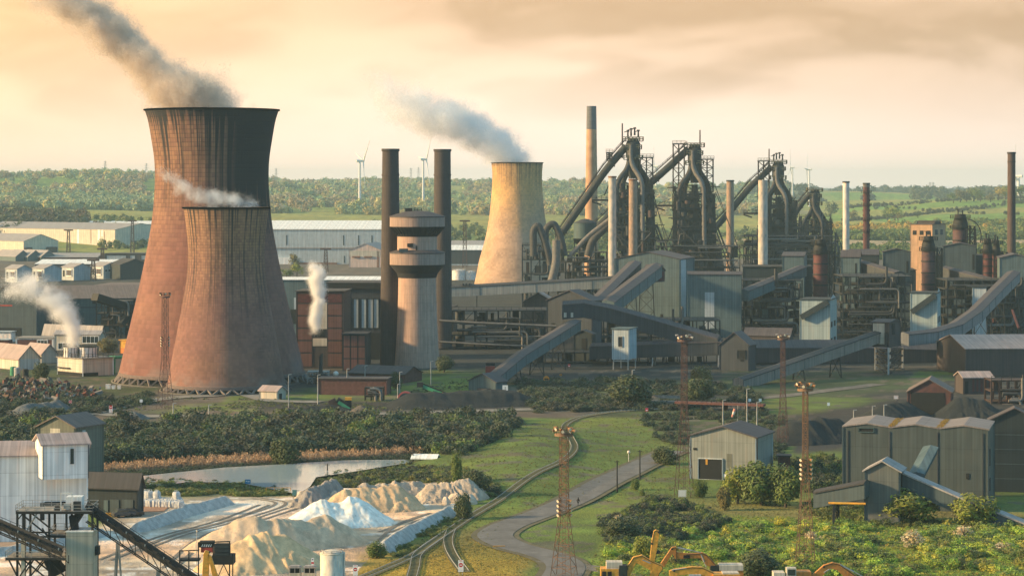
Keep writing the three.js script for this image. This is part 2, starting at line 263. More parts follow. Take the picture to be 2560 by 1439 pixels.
// centre lines of the roads and tracks, in the photo
const mixc = (a, b, t) => [lerp(a[0], b[0], t), lerp(a[1], b[1], t), lerp(a[2], b[2], t)];
function groundColor(x, z, y) {
  const d = Math.max(60, -z), px = CX + x * F / d; let c;
  if (d > 1900) {
    const n = fbm(x / 260, z / 260, 3, 4), right = ss(1980, 2120, px), py = HZ + (EYE - y) * F / d;
    c = mixc(mixc(GR.wood, GR.green, 0.5), GR.field, ss(0.40, 0.6, n)); { const q = hsh(Math.floor((x + z * 0.4) / 340), Math.floor((z - x * 0.25) / 420), 6); c = mixc(c, q < 0.35 ? GR.green : q < 0.7 ? GR.field : GR.tan, 0.6 * ss(3900, 4100, d)); }
    c = mixc(c, GR.field, ss(3300, 3450, d) * ss(4150, 3900, d) * (1 - right));
    const strip = Math.floor((x * 0.35 - z) / 260 + Math.floor(x / 520) * 1.7), pick = hsh(strip, Math.floor(x / 520), 4);
    c = mixc(c, pick < 0.35 ? GR.green : pick < 0.7 ? mixc(GR.green, GR.field, 0.6) : GR.field, right * ss(3250, 3400, d));
    c = mixc(c, GR.tan, ss(2560, 2620, d) * ss(2900, 2820, d) * ss(1700, 1800, px));
    c = mixc(c, GR.dirt, ss(2400, 2200, d)); c = mixc(c, GR.wood, ss(6400, 7600, d));
  } else {
    const py = HZ + EYE * F / d, jx = (fbm(x / 12, z / 12, 4, 4) - 0.5) * 46, jy = (fbm(x / 12 + 40, z / 12, 5, 4) - 0.5) * 22;
    c = d > 1450 ? GR.dirt : GR.grass;
    for (const [k, p, s] of ZONES) { const qx = px + jx, qy = py + jy, e = dP(p, qx, qy); const t = inP(p, qx, qy) ? ss(-s, s, e) : ss(-s, s, -e); if (t > 0) c = mixc(c, GR[k], t); }
  }
  if (d < 560) { const py = HZ + EYE * F / d; if (inP(ZONES[17][1], px, py)) { const wet = ss(0.40, 0.62, fbm(x / 5 + z / 16, z / 5 - x / 14, 14, 5)), pud = ss(0.60, 0.70, fbm(x / 4 - z / 9, z / 3, 15, 4)); c = mixc(c, [0.27, 0.235, 0.20], wet * 0.8); c = mixc(c, [0.78, 0.76, 0.72], pud * 0.8); } }
  const n = fbm(x / 7, z / 7, 6, 4), m = fbm(x / 55, z / 55, 8, 3), k = 0.42 + 0.75 * n + 0.42 * m;
  const dry = ss(0.45, 0.7, fbm(x / 22, z / 22, 9, 4)) * 0.55; if (d < 900 && c[1] > c[0] * 1.2) c = mixc(c, GR.dirt, 0.75 * ss(0.60, 0.68, fbm(x / 6 + 5, z / 6, 19, 4)));
  return [c[0] * k * (1 + dry * 0.6), c[1] * k * (1 + dry * 0.2), c[2] * k];
}
{
  const xs = [], ds = [];
  for (let p = -4200; p < -500; p += 60) xs.push(p); for (let p = -500; p < -60; p += 20) xs.push(p); for (let p = -60; p <= 2620; p += 4.5) xs.push(p); for (let p = 2620; p <= 3100; p += 20) xs.push(p); for (let p = 3120; p <= 6800; p += 60) xs.push(p);
  for (let q = 3000; q > 1480; q -= 60) ds.push(EYE * F / (q - HZ)); for (let q = 1480; q > 640; q -= 3.2) ds.push(EYE * F / (q - HZ)); for (let d = EYE * F / (640 - HZ) + 20; d < 7500; d *= 1.012) ds.push(d); for (let d = 7600; d < 15000; d *= 1.08) ds.push(d);
  const nx = xs.length, nd = ds.length, p = new Float32Array(nx * nd * 3), c = new Float32Array(nx * nd * 3), u = new Float32Array(nx * nd * 2), id = [];
  for (let j = 0; j < nd; j++) for (let i = 0; i < nx; i++) {
    const o = j * nx + i, x = (xs[i] - CX) * ds[j] / F, z = -ds[j], y = terrain(x, z), g = groundColor(x, z, y);
    p.set([x, y, z], o * 3); c.set(g, o * 3); u.set([x, -z], o * 2);
    if (i && j) id.push(o - nx - 1, o - nx, o, o - nx - 1, o, o - 1);
  }
  const g = new THREE.BufferGeometry(); g.setAttribute('position', new THREE.BufferAttribute(p, 3)); g.setAttribute('color', new THREE.BufferAttribute(c, 3)); g.setAttribute('uv', new THREE.BufferAttribute(u, 2)); g.setIndex(id); g.computeVertexNormals();
  const m = mat('ground', [1.5, 1.5, 1.5], { t: 'soil', s: 37, rough: 1, vc: true, bump: 0.5, ds: false }), o = new THREE.Mesh(g, m); o.receiveShadow = true; o.name = 'ground'; o.userData.kind = 'structure'; scene.add(o);
}
// pond
{
  const lvl = terrain(...((q) => [q[0], q[2]])(gnd(620, 1180))) + 0.62, s = new THREE.Shape(POND.map(([a, b]) => { const d = F * (EYE - lvl) / (b - HZ); return new THREE.Vector2((a - CX) * d / F, d); }));
  const g = new THREE.ShapeGeometry(s); g.rotateX(-Math.PI / 2); const m = mat('water', [0.38, 0.48, 0.53], { rough: 0.06, ds: false }); m.bumpMap = rep(T.noise, 6, 3); m.bumpScale = 0.02;  // pale base colour stands in for the silvery sky reflection
  const uv = g.attributes.uv, pp = g.attributes.position; for (let i = 0; i < uv.count; i++) uv.setXY(i, pp.getX(i), pp.getZ(i));
  const o = new THREE.Mesh(g, m); o.position.y = lvl; o.name = 'pond_water'; tag(o, 'calm grey pond water, pale sky reflected and painted in, below the reed bank', null, null, 'structure'); o.receiveShadow = true; scene.add(o);
}

// ---------------------------------------------------------------- cooling towers
function towerTex(seed, hue, soot, grid = 1) {                              // u round the shell (0 = towards the viewer), v upwards
  const cmap = tex(2048, 1024, (u, v) => {
    const ring = v * 62, col = u * 110, fr = ring % 1, fc = col % 1, line = Math.max(fr < 0.16 ? 1 : 0, fc < 0.12 ? 0.75 : 0), top = ss(0.30, 0.75, v);
    const cell = hsh(Math.floor(col), Math.floor(ring), seed), n = fbm(u * 24, v * 12, seed, 5, 24, 12), big = fbm(u * 6, v * 4, seed + 3, 3, 6, 4);
    const tan = cl(ss(0.45, 0.85, v) * 0.75 + (big - 0.5) * 0.9 + (cell - 0.5) * 0.5 * top * grid);
    let c = mixc(hue[0], hue[1], tan); const k = 0.72 + 0.5 * n + (cell - 0.5) * 0.22 - line * (0.04 + 0.30 * top * grid);
    c = c.map((x) => x * k);
    const st = n3(u * 210, v * 1.8, seed + 5, 210, 0) * 0.55 + n3(u * 560, v * 2.5, seed + 6, 560, 0) * 0.4 + big * 0.25;
    let s = soot(u, v, st, n); c = mixc(c, [0.018, 0.019, 0.022], cl(s));
    const foot = ss(0.10, 0.0, v) * ss(0.45, 0.65, n); c = mixc(c, [0.2, 0.17, 0.16], foot * 0.6);
    return c.map((x) => Math.pow(cl(x), 1 / 2.2));
  }, true);
  const bmap = tex(1024, 512, (u, v) => { const fr = (v * 62) % 1, fc = (u * 110) % 1; return 1 - Math.max(fr < 0.16 ? 1 : 0, fc < 0.12 ? 0.7 : 0) * 0.8; });
  const m = new THREE.MeshStandardMaterial({ map: cmap, bumpMap: bmap, bumpScale: 0.06, roughness: 0.95, side: THREE.DoubleSide }); m.name = 'tower_shell' + seed; return m;
}
const legMat = flat('concrete_leg', [0.19, 0.16, 0.145]), inside = flat('tower_inside', [0.05, 0.048, 0.05]), rimMat = flat('tower_rim', [0.07, 0.06, 0.06]);
function coolingTower(label, cx, d, gy, prof, m, legs, legH) {    // prof: [py, radius px] from the shell's foot up
  const k = k_(d), c = at(cx, gy, d); c[1] = 0; const t = thing('cooling_tower', label, 'cooling tower', c);
  const P = prof.map(([py, r]) => [r * k, EYE - (py - HZ) * k]), y0 = P[0][1], y1 = P.at(-1)[1], seg = 96, N = 60, curve = new THREE.CatmullRomCurve3(P.map(([r, y]) => new THREE.Vector3(r, y, 0)), false, 'centripetal');
  const pts = curve.getPoints(N), pos = [], uv = [], id = [];
  const shellOf = (off, flip) => { pos.length = uv.length = id.length = 0; pts.forEach((q, j) => { for (let i = 0; i <= seg; i++) { const a = i / seg * Math.PI * 2; pos.push(Math.sin(a) * (q.x - off), q.y, Math.cos(a) * (q.x - off)); uv.push(i / seg, (q.y - y0) / (y1 - y0)); if (j && i) { const o = j * (seg + 1) + i, s = seg + 1; flip ? id.push(o - s - 1, o, o - s, o - s - 1, o - 1, o) : id.push(o - s - 1, o - s, o, o - s - 1, o, o - 1); } } }); const g = new THREE.BufferGeometry(); g.setAttribute('position', new THREE.Float32BufferAttribute(pos, 3)); g.setAttribute('uv', new THREE.Float32BufferAttribute(uv, 2)); g.setIndex([...id]); g.computeVertexNormals(); return g; };
  const sh = shadow(new THREE.Mesh(shellOf(0), m)); sh.name = 'shell'; t.add(sh);
  const inn = shadow(new THREE.Mesh(shellOf(0.5, true), inside)); inn.name = 'inner_shell'; t.add(inn);
  const [rt, yt] = P.at(-1), [rb, yb] = P[0];
  part(t, 'rim', mk((b) => b.lathe([c[0], 0, c[2]], [[rt - 0.55, yt - 0.3], [rt - 0.55, yt + 0.1], [rt + 0.35, yt + 0.1], [rt + 0.4, yt - 0.3], [rt + 0.02, yt - 0.45]], seg)), rimMat);
  part(t, 'ring_beam', mk((b) => b.lathe([c[0], 0, c[2]], [[rb - 0.6, yb - 0.5], [rb + 0.25, yb - 0.5], [rb + 0.2, yb + 0.5], [rb, yb + 0.55]], seg)), flat('ring_beam', [0.16, 0.12, 0.11]));
  part(t, 'basin_wall', mk((b) => b.lathe([c[0], 0, c[2]], [[rb + 2.4, -1], [rb + 2.4, 0.3], [rb + 2.0, 0.3], [rb + 2.0, -1]], seg)), flat('basin', [0.12, 0.115, 0.105]));
  part(t, 'fill', mk((b) => b.lathe([c[0], 0, c[2]], [[rb - 3.2, -0.5], [rb - 3.2, yb + 1]], 48)), flat('tower_fill', [0.018, 0.022, 0.024]));
  for (let i = 0; i < legs; i++) for (const s of [-1, 1]) {
    const a = (i + 0.5) / legs * Math.PI * 2, a2 = a + s * Math.PI / legs * 0.92, p = [c[0] + Math.sin(a) * (rb + 1.3), 0, c[2] + Math.cos(a) * (rb + 1.3)], q = [c[0] + Math.sin(a2) * (rb - 0.1), yb - 0.3, c[2] + Math.cos(a2) * (rb - 0.1)];
    part(t, 'leg', mk((b) => b.beam(p, q, 0.55)), legMat);
  }
  return t;
}
const brick = [[0.235, 0.108, 0.085], [0.32, 0.175, 0.095]];
coolingTower('tallest brick cooling tower, soot-black at its upper right, rear of the left pair', 529, 825, 955, [[931, 231], [900, 224], [850, 212], [800, 200], [700, 177], [600, 157], [550, 149], [500, 144], [450, 141.5], [400, 143], [350, 150], [300, 159], [274, 167]],
  towerTex(11, brick, (u, v, st, n) => { const a = u > 0.5 ? u - 1 : u; const right = ss(0.0, 0.10, a + (st - 0.5) * 0.08) * ss(0.42, 0.30, a); return right * ss(0.52, 0.68, v + (st - 0.5) * 0.35) * 1.05 + (1 - right) * ss(0.50, 0.98, v) * ss(0.60 - 0.22 * ss(0.82, 0.97, v), 0.72, st) * 1.1 + ss(0.93, 1.0, v + (st - 0.5) * 0.05) * 0.9; }), 40);
coolingTower('shorter brick cooling tower standing in front of the tallest one', 565, 785, 975, [[961, 147], [930, 141], [900, 136], [850, 126.5], [800, 117], [750, 107.5], [700, 99.5], [650, 95.5], [610, 96], [560, 101], [518, 107]],
  towerTex(23, [[0.235, 0.115, 0.092], [0.33, 0.185, 0.10]], (u, v, st, n) => ss(0.66, 0.78, st) * ss(0.15, 0.9, v) * 0.95 + ss(0.975, 1, v) * 0.8 + ss(0.22, 0.05, v) * ss(0.05, 0.2, u) * ss(0.5, 0.3, u) * 0.35), 30);
coolingTower('sunlit pale cooling tower far behind the works', 1293, 1620, 715, [[712, 108], [680, 101], [650, 95], [600, 81], [550, 71], [500, 65.5], [460, 62.5], [430, 62.5], [406, 64.5]],
  towerTex(37, [[0.50, 0.33, 0.22], [0.70, 0.40, 0.14]], (u, v, st, n) => ss(0.74, 0.9, v) * ss(0.52, 0.72, st) * 0.45 + ss(0.96, 1, v) * 0.5, 0.35), 36);  // upper colour made orange-yellow to carry low sunlight on the shell

// ---------------------------------------------------------------- kit: buildings, galleries, chimneys, racks, plants
const M = {
  cream: clad('cream', [0.50, 0.44, 0.36]), white: clad('white', [0.62, 0.64, 0.64]), pale: clad('pale', [0.37, 0.41, 0.42]), grey: clad('grey', [0.080, 0.118, 0.124]), mid: clad('mid', [0.052, 0.074, 0.080]), dark: clad('dark', [0.018, 0.028, 0.032]), slate: clad('slate', [0.037, 0.043, 0.050]), teal: clad('teal', [0.042, 0.078, 0.082]), brown: clad('brown', [0.052, 0.042, 0.042]), olive: clad('olive', [0.115, 0.12, 0.095]), pink: clad('pink', [0.50, 0.38, 0.33]), lightblue: clad('lightblue', [0.34, 0.37, 0.38]), beige: clad('beige', [0.42, 0.38, 0.31]),  // grey, mid, slate and brown darkened to carry shade over the works
  rWhite: clad('roof_white', [0.74, 0.73, 0.70]), rGrey: clad('roof_grey', [0.30, 0.27, 0.26]), rBrown: clad('roof_brown', [0.13, 0.098, 0.088]), rDark: clad('roof_dark', [0.042, 0.040, 0.042]), rPink: clad('roof_pink', [0.34, 0.26, 0.24]), rMauve: clad('roof_mauve', [0.068, 0.058, 0.062]),  // mauve roof colour darkened for that same shade
  black: steel('black', [0.011, 0.014, 0.016]), iron: steel('iron', [0.022, 0.027, 0.030]), darkrust: steel('darkrust', [0.045, 0.028, 0.026]), rusty: steel('rusty', [0.17, 0.085, 0.055]), pipe: steel('pipe', [0.045, 0.047, 0.048]), palepipe: steel('palepipe', [0.13, 0.13, 0.125]), galv: steel('galv', [0.32, 0.34, 0.34]), yellow: steel('yellow', [0.52, 0.28, 0.03]), orange: steel('orange', [0.50, 0.17, 0.03]), red: steel('red', [0.30, 0.04, 0.03]), maroon: steel('maroon', [0.085, 0.027, 0.028]), green: steel('green', [0.04, 0.26, 0.14]), steelwhite: steel('steelwhite', [0.68, 0.68, 0.66]), rail: steel('rail', [0.30, 0.28, 0.26]), blue: steel('blue', [0.02, 0.22, 0.42]), mast: steel('mast', [0.13, 0.075, 0.045]), mastdark: steel('mastdark', [0.10, 0.055, 0.048]), hand: steel('hand', [0.20, 0.19, 0.12]),
  conc: flat('concrete', [0.27, 0.25, 0.225]), glass: mat('glass', [0.03, 0.045, 0.05], { rough: 0.08 }), hole: flat('opening', [0.010, 0.013, 0.015]), brickred: flat('redbrick', [0.13, 0.055, 0.047]), redpanel: clad('redpanel', [0.13, 0.056, 0.046]), tarmac: flat('tarmac', [0.085, 0.082, 0.082]),  // hole: near-black panels paint in the shade inside doorways and openings
};
// a building seen from its near corner: face A runs to the left, face B to the right; heights given as photo rows at the corner
function bld(name, label, category, o) {
  const d = o.d ?? F * EYE / (o.c[1] - HZ), k = k_(d), th = o.th * Math.PI / 180, A = new THREE.Vector3(-Math.cos(th), 0, -Math.sin(th)), Bd = new THREE.Vector3(Math.sin(th), 0, -Math.cos(th));
  const g = o.y0 ? at(o.c[0], o.y0, d) : o.d ? onG(o.c[0], d) : gnd(...o.c); if (!o.y0) g[1] -= 0.3;
  const a = o.aM ?? o.a * k / Math.max(0.15, Math.cos(th)), bb = o.bM ?? o.b * k / Math.max(0.15, Math.sin(th));
  const Y = (py) => EYE - (py - HZ) * k - g[1], he = Y(o.e), hr = o.r ? Y(o.r) : he, rd = o.rd ?? 'A';
  const S = (s, t, y) => [g[0] + A.x * s + Bd.x * t, g[1] + y, g[2] + A.z * s + Bd.z * t];
  const t = thing(name, label, category, g, o.group), wall = o.wall ?? M.grey, roof = o.roof ?? M.rGrey;
  const w = new B();
  w.quad(S(a, 0, 0), S(0, 0, 0), S(0, 0, he), S(a, 0, he)).quad(S(0, 0, 0), S(0, bb, 0), S(0, bb, he), S(0, 0, he)).quad(S(0, bb, 0), S(a, bb, 0), S(a, bb, he), S(0, bb, he)).quad(S(a, bb, 0), S(a, 0, 0), S(a, 0, he), S(a, bb, he));
  if (o.y0) w.quad(S(0, 0, 0), S(a, 0, 0), S(a, bb, 0), S(0, bb, 0));
  const n = o.bays ?? 1, rf = [], ov = o.ov ?? 0.5, tk = 0.25;
  for (let i = 0; i < n; i++) {
    const q = new B(), slab = (p0, p1, p2, p3) => { const dn = (p) => [p[0], p[1] - tk, p[2]]; q.quad(p0, p1, p2, p3).quad(dn(p3), dn(p2), dn(p1), dn(p0)); const L = [p0, p1, p2, p3]; for (let j = 0; j < 4; j++) q.quad(dn(L[j]), dn(L[(j + 1) % 4]), L[(j + 1) % 4], L[j]); };
    if (rd === 'flat') slab(S(-ov, -ov, he + 0.3), S(-ov, bb + ov, he + 0.3), S(a + ov, bb + ov, he + 0.3), S(a + ov, -ov, he + 0.3));
    else if (rd === 'A') {                                       // ridge along face A, gables on the B ends
      const t0 = bb / n * i, t1 = bb / n * (i + 1), tm = (t0 + t1) / 2, dy = ov * (hr - he) / ((t1 - t0) / 2);
      w.tri(S(0, t0, he), S(0, t1, he), S(0, tm, hr)).tri(S(a, t1, he), S(a, t0, he), S(a, tm, hr));
      slab(S(a + ov, t0 - ov, he - dy + tk), S(-ov, t0 - ov, he - dy + tk), S(-ov, tm, hr + tk), S(a + ov, tm, hr + tk)); slab(S(-ov, t1 + ov, he - dy + tk), S(a + ov, t1 + ov, he - dy + tk), S(a + ov, tm, hr + tk), S(-ov, tm, hr + tk));
    } else {                                                     // ridge along face B, gable on the A face
      const s0 = a / n * i, s1 = a / n * (i + 1), sm = (s0 + s1) / 2, dy = ov * (hr - he) / ((s1 - s0) / 2), o0 = i ? 0 : ov, o1 = i < n - 1 ? 0 : ov;
      w.tri(S(s1, 0, he), S(s0, 0, he), S(sm, 0, hr)).tri(S(s0, bb, he), S(s1, bb, he), S(sm, bb, hr));
      slab(S(s0 - o0, -ov, he + tk - dy * (o0 ? 1 : 0)), S(s0 - o0, bb + ov, he + tk - dy * (o0 ? 1 : 0)), S(sm, bb + ov, hr + tk), S(sm, -ov, hr + tk)); slab(S(sm, -ov, hr + tk), S(sm, bb + ov, hr + tk), S(s1 + o1, bb + ov, he + tk - dy * (o1 ? 1 : 0)), S(s1 + o1, -ov, he + tk - dy * (o1 ? 1 : 0)));
    }
    rf.push(q);
  }
  const W = part(t, 'wall', w, wall); rf.forEach((q) => part(t, 'roof', q, roof));
  if (o.trim !== false) for (const [s, u] of [[0, 0], [a, 0], [0, bb]]) part(t, 'corner_trim', mk((c) => c.beam(S(s, u, 0), S(s, u, he - 0.2), o.trimW ?? 0.35)), o.trimM ?? wall);
  // features: { n: name, on: 'A'|'B', s: [from, to], y: [from, to], m: material, out: metres proud }
  for (const f of o.f ?? []) {
    const out = f.out ?? 0.12, q = new B(), fy = f.y.map((v) => v * he), P = f.on === 'B' ? (s, e, y) => S(-e, s * bb, y) : (s, e, y) => S((1 - s) * a, -e, y), [s0, s1] = f.s;
    const c = [P(s0, out, fy[0]), P(s1, out, fy[0]), P(s1, out, fy[1]), P(s0, out, fy[1])], e = [P(s0, -0.05, fy[0]), P(s1, -0.05, fy[0]), P(s1, -0.05, fy[1]), P(s0, -0.05, fy[1])];
    q.quad(...c); for (let i = 0; i < 4; i++) q.quad(e[i], e[(i + 1) % 4], c[(i + 1) % 4], c[i]);
    const fm = part(t, f.n, q, f.m ?? M.hole, f.label);
    if (f.fr) { const r = new B(), w2 = f.frw ?? 0.22; const cc = [P(s0, out + 0.05, fy[0]), P(s1, out + 0.05, fy[0]), P(s1, out + 0.05, fy[1]), P(s0, out + 0.05, fy[1])]; for (let i = 0; i < 4; i++) r.beam(cc[i], cc[(i + 1) % 4], w2); if (f.mull) for (let i = 1; i < f.mull; i++) { const s = lerp(s0, s1, i / f.mull); r.beam(P(s, out + 0.05, fy[0]), P(s, out + 0.05, fy[1]), w2 * 0.7); } part(fm, 'frame', r, f.fr); }
  }
  t.userData.S = undefined; delete t.userData.S;
  return { t, S, a, b: bb, he, hr, k, d, g, W };
}
// an enclosed conveyor gallery through world points; legs: [[fraction along, spread]]
function gallery(name, label, pts, w, h, o = {}) {
  const V = pts.map(v3), t = thing(name, label, o.cat ?? 'conveyor gallery', [V[0].x, 0, V[0].z], o.group), side = new B(), roof = new B(), fl = new B(), seam = new B();
  const n = V.length, dir = V.map((_, i) => { const d = new THREE.Vector3().subVectors(V[Math.min(n - 1, i + 1)], V[Math.max(0, i - 1)]); d.y = 0; return d.normalize(); }), sd = dir.map((d) => new THREE.Vector3(-d.z, 0, d.x)), rise = o.rise ?? w * 0.14, ov = 0.25;
  const P = (i, s, y) => V[i].clone().addScaledVector(sd[i], s * w / 2).add(new THREE.Vector3(0, y, 0));
  for (let i = 0; i < n - 1; i++) {
    for (const s of [-1, 1]) { const q = [P(i, s, 0), P(i + 1, s, 0), P(i + 1, s, h), P(i, s, h)]; s > 0 ? side.quad(...q) : side.quad(...q.reverse()); }
    fl.quad(P(i, -1, -0.02), P(i + 1, -1, -0.02), P(i + 1, 1, -0.02), P(i, 1, -0.02));
    const e = 1 + 2 * ov / w; for (const s of [-1, 1]) { const q = [P(i, s * e, h), P(i + 1, s * e, h), P(i + 1, 0, h + rise), P(i, 0, h + rise)]; s > 0 ? roof.quad(...q) : roof.quad(...q.reverse()); for (const s2 of [s]) roof.quad(P(i, s2 * e, h - 0.3), P(i + 1, s2 * e, h - 0.3), P(i + 1, s2 * e, h), P(i, s2 * e, h)); }
    const L = V[i].distanceTo(V[i + 1]), m = Math.max(1, Math.round(L / (o.seam ?? 14))); for (let j = 0; j < m; j++) for (const s of [-1, 1]) { const f = j / m, a = P(i, s * 1.02, 0).lerp(P(i + 1, s * 1.02, 0), f), c = P(i, s * 1.02, h).lerp(P(i + 1, s * 1.02, h), f); seam.beam(a, c, 0.14); }
  }
  for (const i of [0, n - 1]) { side.quad(P(i, -1, 0), P(i, 1, 0), P(i, 1, h), P(i, -1, h)); side.tri(P(i, -1, h), P(i, 1, h), P(i, 0, h + rise)); }
  part(t, 'side_wall', side, o.wall ?? M.grey); part(t, 'roof', roof, o.roof ?? M.rDark); part(t, 'floor', fl, o.floor ?? M.dark); part(t, 'seam', seam, o.seamM ?? M.mid);
  const tot = V.slice(1).reduce((s, v, i) => s + v.distanceTo(V[i]), 0);
  for (const f of o.legs ?? []) {
    let l = f * tot, i = 0; while (i < n - 2 && l > V[i].distanceTo(V[i + 1])) { l -= V[i].distanceTo(V[i + 1]); i++; }
    const c = V[i].clone().lerp(V[i + 1], l / V[i].distanceTo(V[i + 1])), gy = terrain(c.x, c.z), hh = c.y - gy; if (hh < 1.5) continue;
    const b = new B(), tops = [-1, 1].map((s) => c.clone().addScaledVector(sd[i], s * w * 0.42)), ft = [-1, 1].map((s) => c.clone().addScaledVector(sd[i], s * w * (o.spread ?? 0.6))); ft.forEach((q) => q.y = gy - 0.2);
    for (const off of o.twin ? [-1.2, 1.2] : [0]) { const mv = (q) => q.clone().addScaledVector(dir[i], off); b.beam(mv(ft[0]), mv(tops[0]), 0.4).beam(mv(ft[1]), mv(tops[1]), 0.4); const nb = Math.max(1, Math.round(hh / 6)); for (let j = 0; j < nb; j++) { const e = (s, f) => mv(ft[s]).lerp(mv(tops[s]), f); b.beam(e(0, j / nb), e(1, (j + 1) / nb), 0.2).beam(e(1, j / nb), e(0, (j + 1) / nb), 0.2).beam(e(0, (j + 1) / nb), e(1, (j + 1) / nb), 0.2); } }
    part(t, 'trestle', b, o.legM ?? M.iron);
  }
  return t;
}
function chimney(label, cx, d, yTop, yBot, rT, rB, m, o = {}) {
  const k = k_(d), a = at(cx, yBot, d), y0 = Math.min(a[1], 0.5), y1 = EYE - (yTop - HZ) * k, t = thing('chimney', label, 'chimney', [a[0], Math.max(0, y0), a[2]]), r0 = rB * k, r1 = rT * k, rr = (f) => lerp(r0, r1, f), c = [a[0], 0, a[2]];
  const split = o.split ? (EYE - (o.split - HZ) * k - y0) / (y1 - y0) : 1;
  part(t, 'shaft', mk((b) => b.lathe(c, [[r0, y0], [rr(split), lerp(y0, y1, split)], ...(split === 1 ? [[r1 - 0.35, y1]] : [])], 28)), m);
  if (split < 1) part(t, 'upper_shaft', mk((b) => b.lathe(c, [[rr(split) + 0.02, lerp(y0, y1, split)], [r1, y1], [r1 - 0.3, y1]], 28)), o.top);
  part(t, 'flue', mk((b) => b.lathe(c, [[r1 - 0.3, y1], [r1 - 0.35, y1 - 4], [0.01, y1 - 4]], 20)), M.hole);
  if (o.cap) part(t, 'cap_ring', mk((b) => b.lathe(c, [[r1 + 0.02, y1 - 0.9], [r1 + 0.3, y1 - 0.8], [r1 + 0.3, y1 + 0.05], [r1 - 0.3, y1 + 0.05]], 28)), o.cap);
  for (const by of o.bands ?? []) { const y = EYE - (by - HZ) * k, r = rr((y - y0) / (y1 - y0)); part(t, 'band', mk((b) => b.lathe(c, [[r, y - 0.3], [r + 0.16, y - 0.3], [r + 0.16, y + 0.3], [r, y + 0.3]], 28)), o.bandM ?? M.iron); }
  for (const by of o.decks ?? []) { const y = EYE - (by - HZ) * k, r = rr((y - y0) / (y1 - y0)); const dk = part(t, 'platform', mk((b) => b.lathe(c, [[r, y], [r + 1.3, y], [r + 1.3, y + 0.2], [r, y + 0.2]], 16)), M.iron); const ring = Array.from({ length: 13 }, (_, i) => [c[0] + Math.cos(i / 12 * 6.283) * (r + 1.25), y + 0.2, c[2] + Math.sin(i / 12 * 6.283) * (r + 1.25)]); part(dk, 'railing', mk((b) => b.rail(ring, 1.2, 0.12, 3)), M.iron); }
  if (o.ladder) part(t, 'ladder', mk((b) => { for (const s of [-0.35, 0.35]) b.beam([c[0] + s - r0 * 0.5, y0, c[2] + r0 * 0.9], [c[0] + s - r1 * 0.5, y1, c[2] + r1 * 0.9], 0.12); }), M.iron);
  return t;
}
// an open steel frame full of plant: columns, decks, vessels and pipes, seen between two photo rows
function rack(name, label, category, x0, y0, x1, y1, d, depth, o = {}) {
  const r = rng(o.seed ?? Math.round(x0 * 7 + y0)), k = k_(d), p = at(x0, y1, d), q = at(x1, y0, d), gy = o.float ? p[1] : Math.min(0, p[1]), t = thing(name, label, category, [(p[0] + q[0]) / 2, gy, -d]), nx = o.nx ?? Math.max(2, Math.round((q[0] - p[0]) / 9)), ny = o.ny ?? Math.max(2, Math.round((q[1] - gy) / 8)), m = o.m ?? M.black, bar = o.bar ?? 0.5;
  const X = (i) => lerp(p[0], q[0], i / nx), Y = (j) => lerp(gy, q[1], j / ny), Z = [-d, -d - depth];
  for (let i = 0; i <= nx; i++) { const top = Y(Math.max(1, ny - (o.ragged ? Math.floor(r() * 2.3) : 0))); for (const z of Z) part(t, 'column', mk((b) => b.beam([X(i), gy, z], [X(i), top, z], bar)), m); }
  for (let j = 1; j <= ny; j++) { part(t, 'deck', mk((b) => { b.box(p[0], Y(j) - 0.4, Z[1], q[0], Y(j), Z[0]); }), o.deckM ?? m); if (o.rails !== false) part(t, 'railing', mk((b) => b.rail([[p[0], Y(j), Z[0] + 0.1], [q[0], Y(j), Z[0] + 0.1]], 1.2, 0.13, 3)), o.railM ?? M.iron); }
  part(t, 'bracing', mk((b) => { for (let i = 0; i < nx; i++) for (let j = 0; j < ny; j++) if (r() < 0.5) r() < 0.5 ? b.beam([X(i), Y(j), Z[0]], [X(i + 1), Y(j + 1), Z[0]], bar * 0.45) : b.beam([X(i + 1), Y(j), Z[0]], [X(i), Y(j + 1), Z[0]], bar * 0.45); }), m);
  const nv = Math.round(nx * ny * (o.fill ?? 0.6)), ms = o.fillM ?? [M.iron, M.black, M.pipe, M.darkrust, M.slate];
  for (let i = 0; i < nv; i++) { const c = Math.floor(r() * nx), l = Math.floor(r() * ny), xx = X(c + 0.15 + r() * 0.3), w = (q[0] - p[0]) / nx * (0.3 + r() * 0.5), y = Y(l), h = (Y(1) - Y(0)) * (0.45 + r() * 0.5), z = lerp(Z[0] - 1, Z[1] + 1, r()); const mm = ms[Math.floor(r() * ms.length)]; r() < 0.5 ? part(t, 'vessel', mk((b) => b.cyl([xx + w / 2, y, z], [xx + w / 2, y + h, z], w / 2.2, w / 2.2, 12)), mm) : part(t, 'housing', mk((b) => b.box(xx, y, z - w / 2, xx + w, y + h, z + w / 2)), mm); }
  for (let i = 0; i < (o.pipes ?? ny * 2); i++) { const y = lerp(gy + 2, q[1], r()), a = r() * 0.5, c = 0.5 + r() * 0.5, z = Z[0] + 0.6 + r(), s = r() < 0.5 ? 1 : -1; part(t, 'pipe', mk((b) => b.pipe([[lerp(p[0], q[0], a), y, z], [lerp(p[0], q[0], c), y, z], [lerp(p[0], q[0], c), Math.max(gy, y + s * (2 + r() * 6)), z]], 0.25 + r() * 0.35, 8, 3)), r() < 0.35 ? M.palepipe : M.pipe); }
  return t;
}
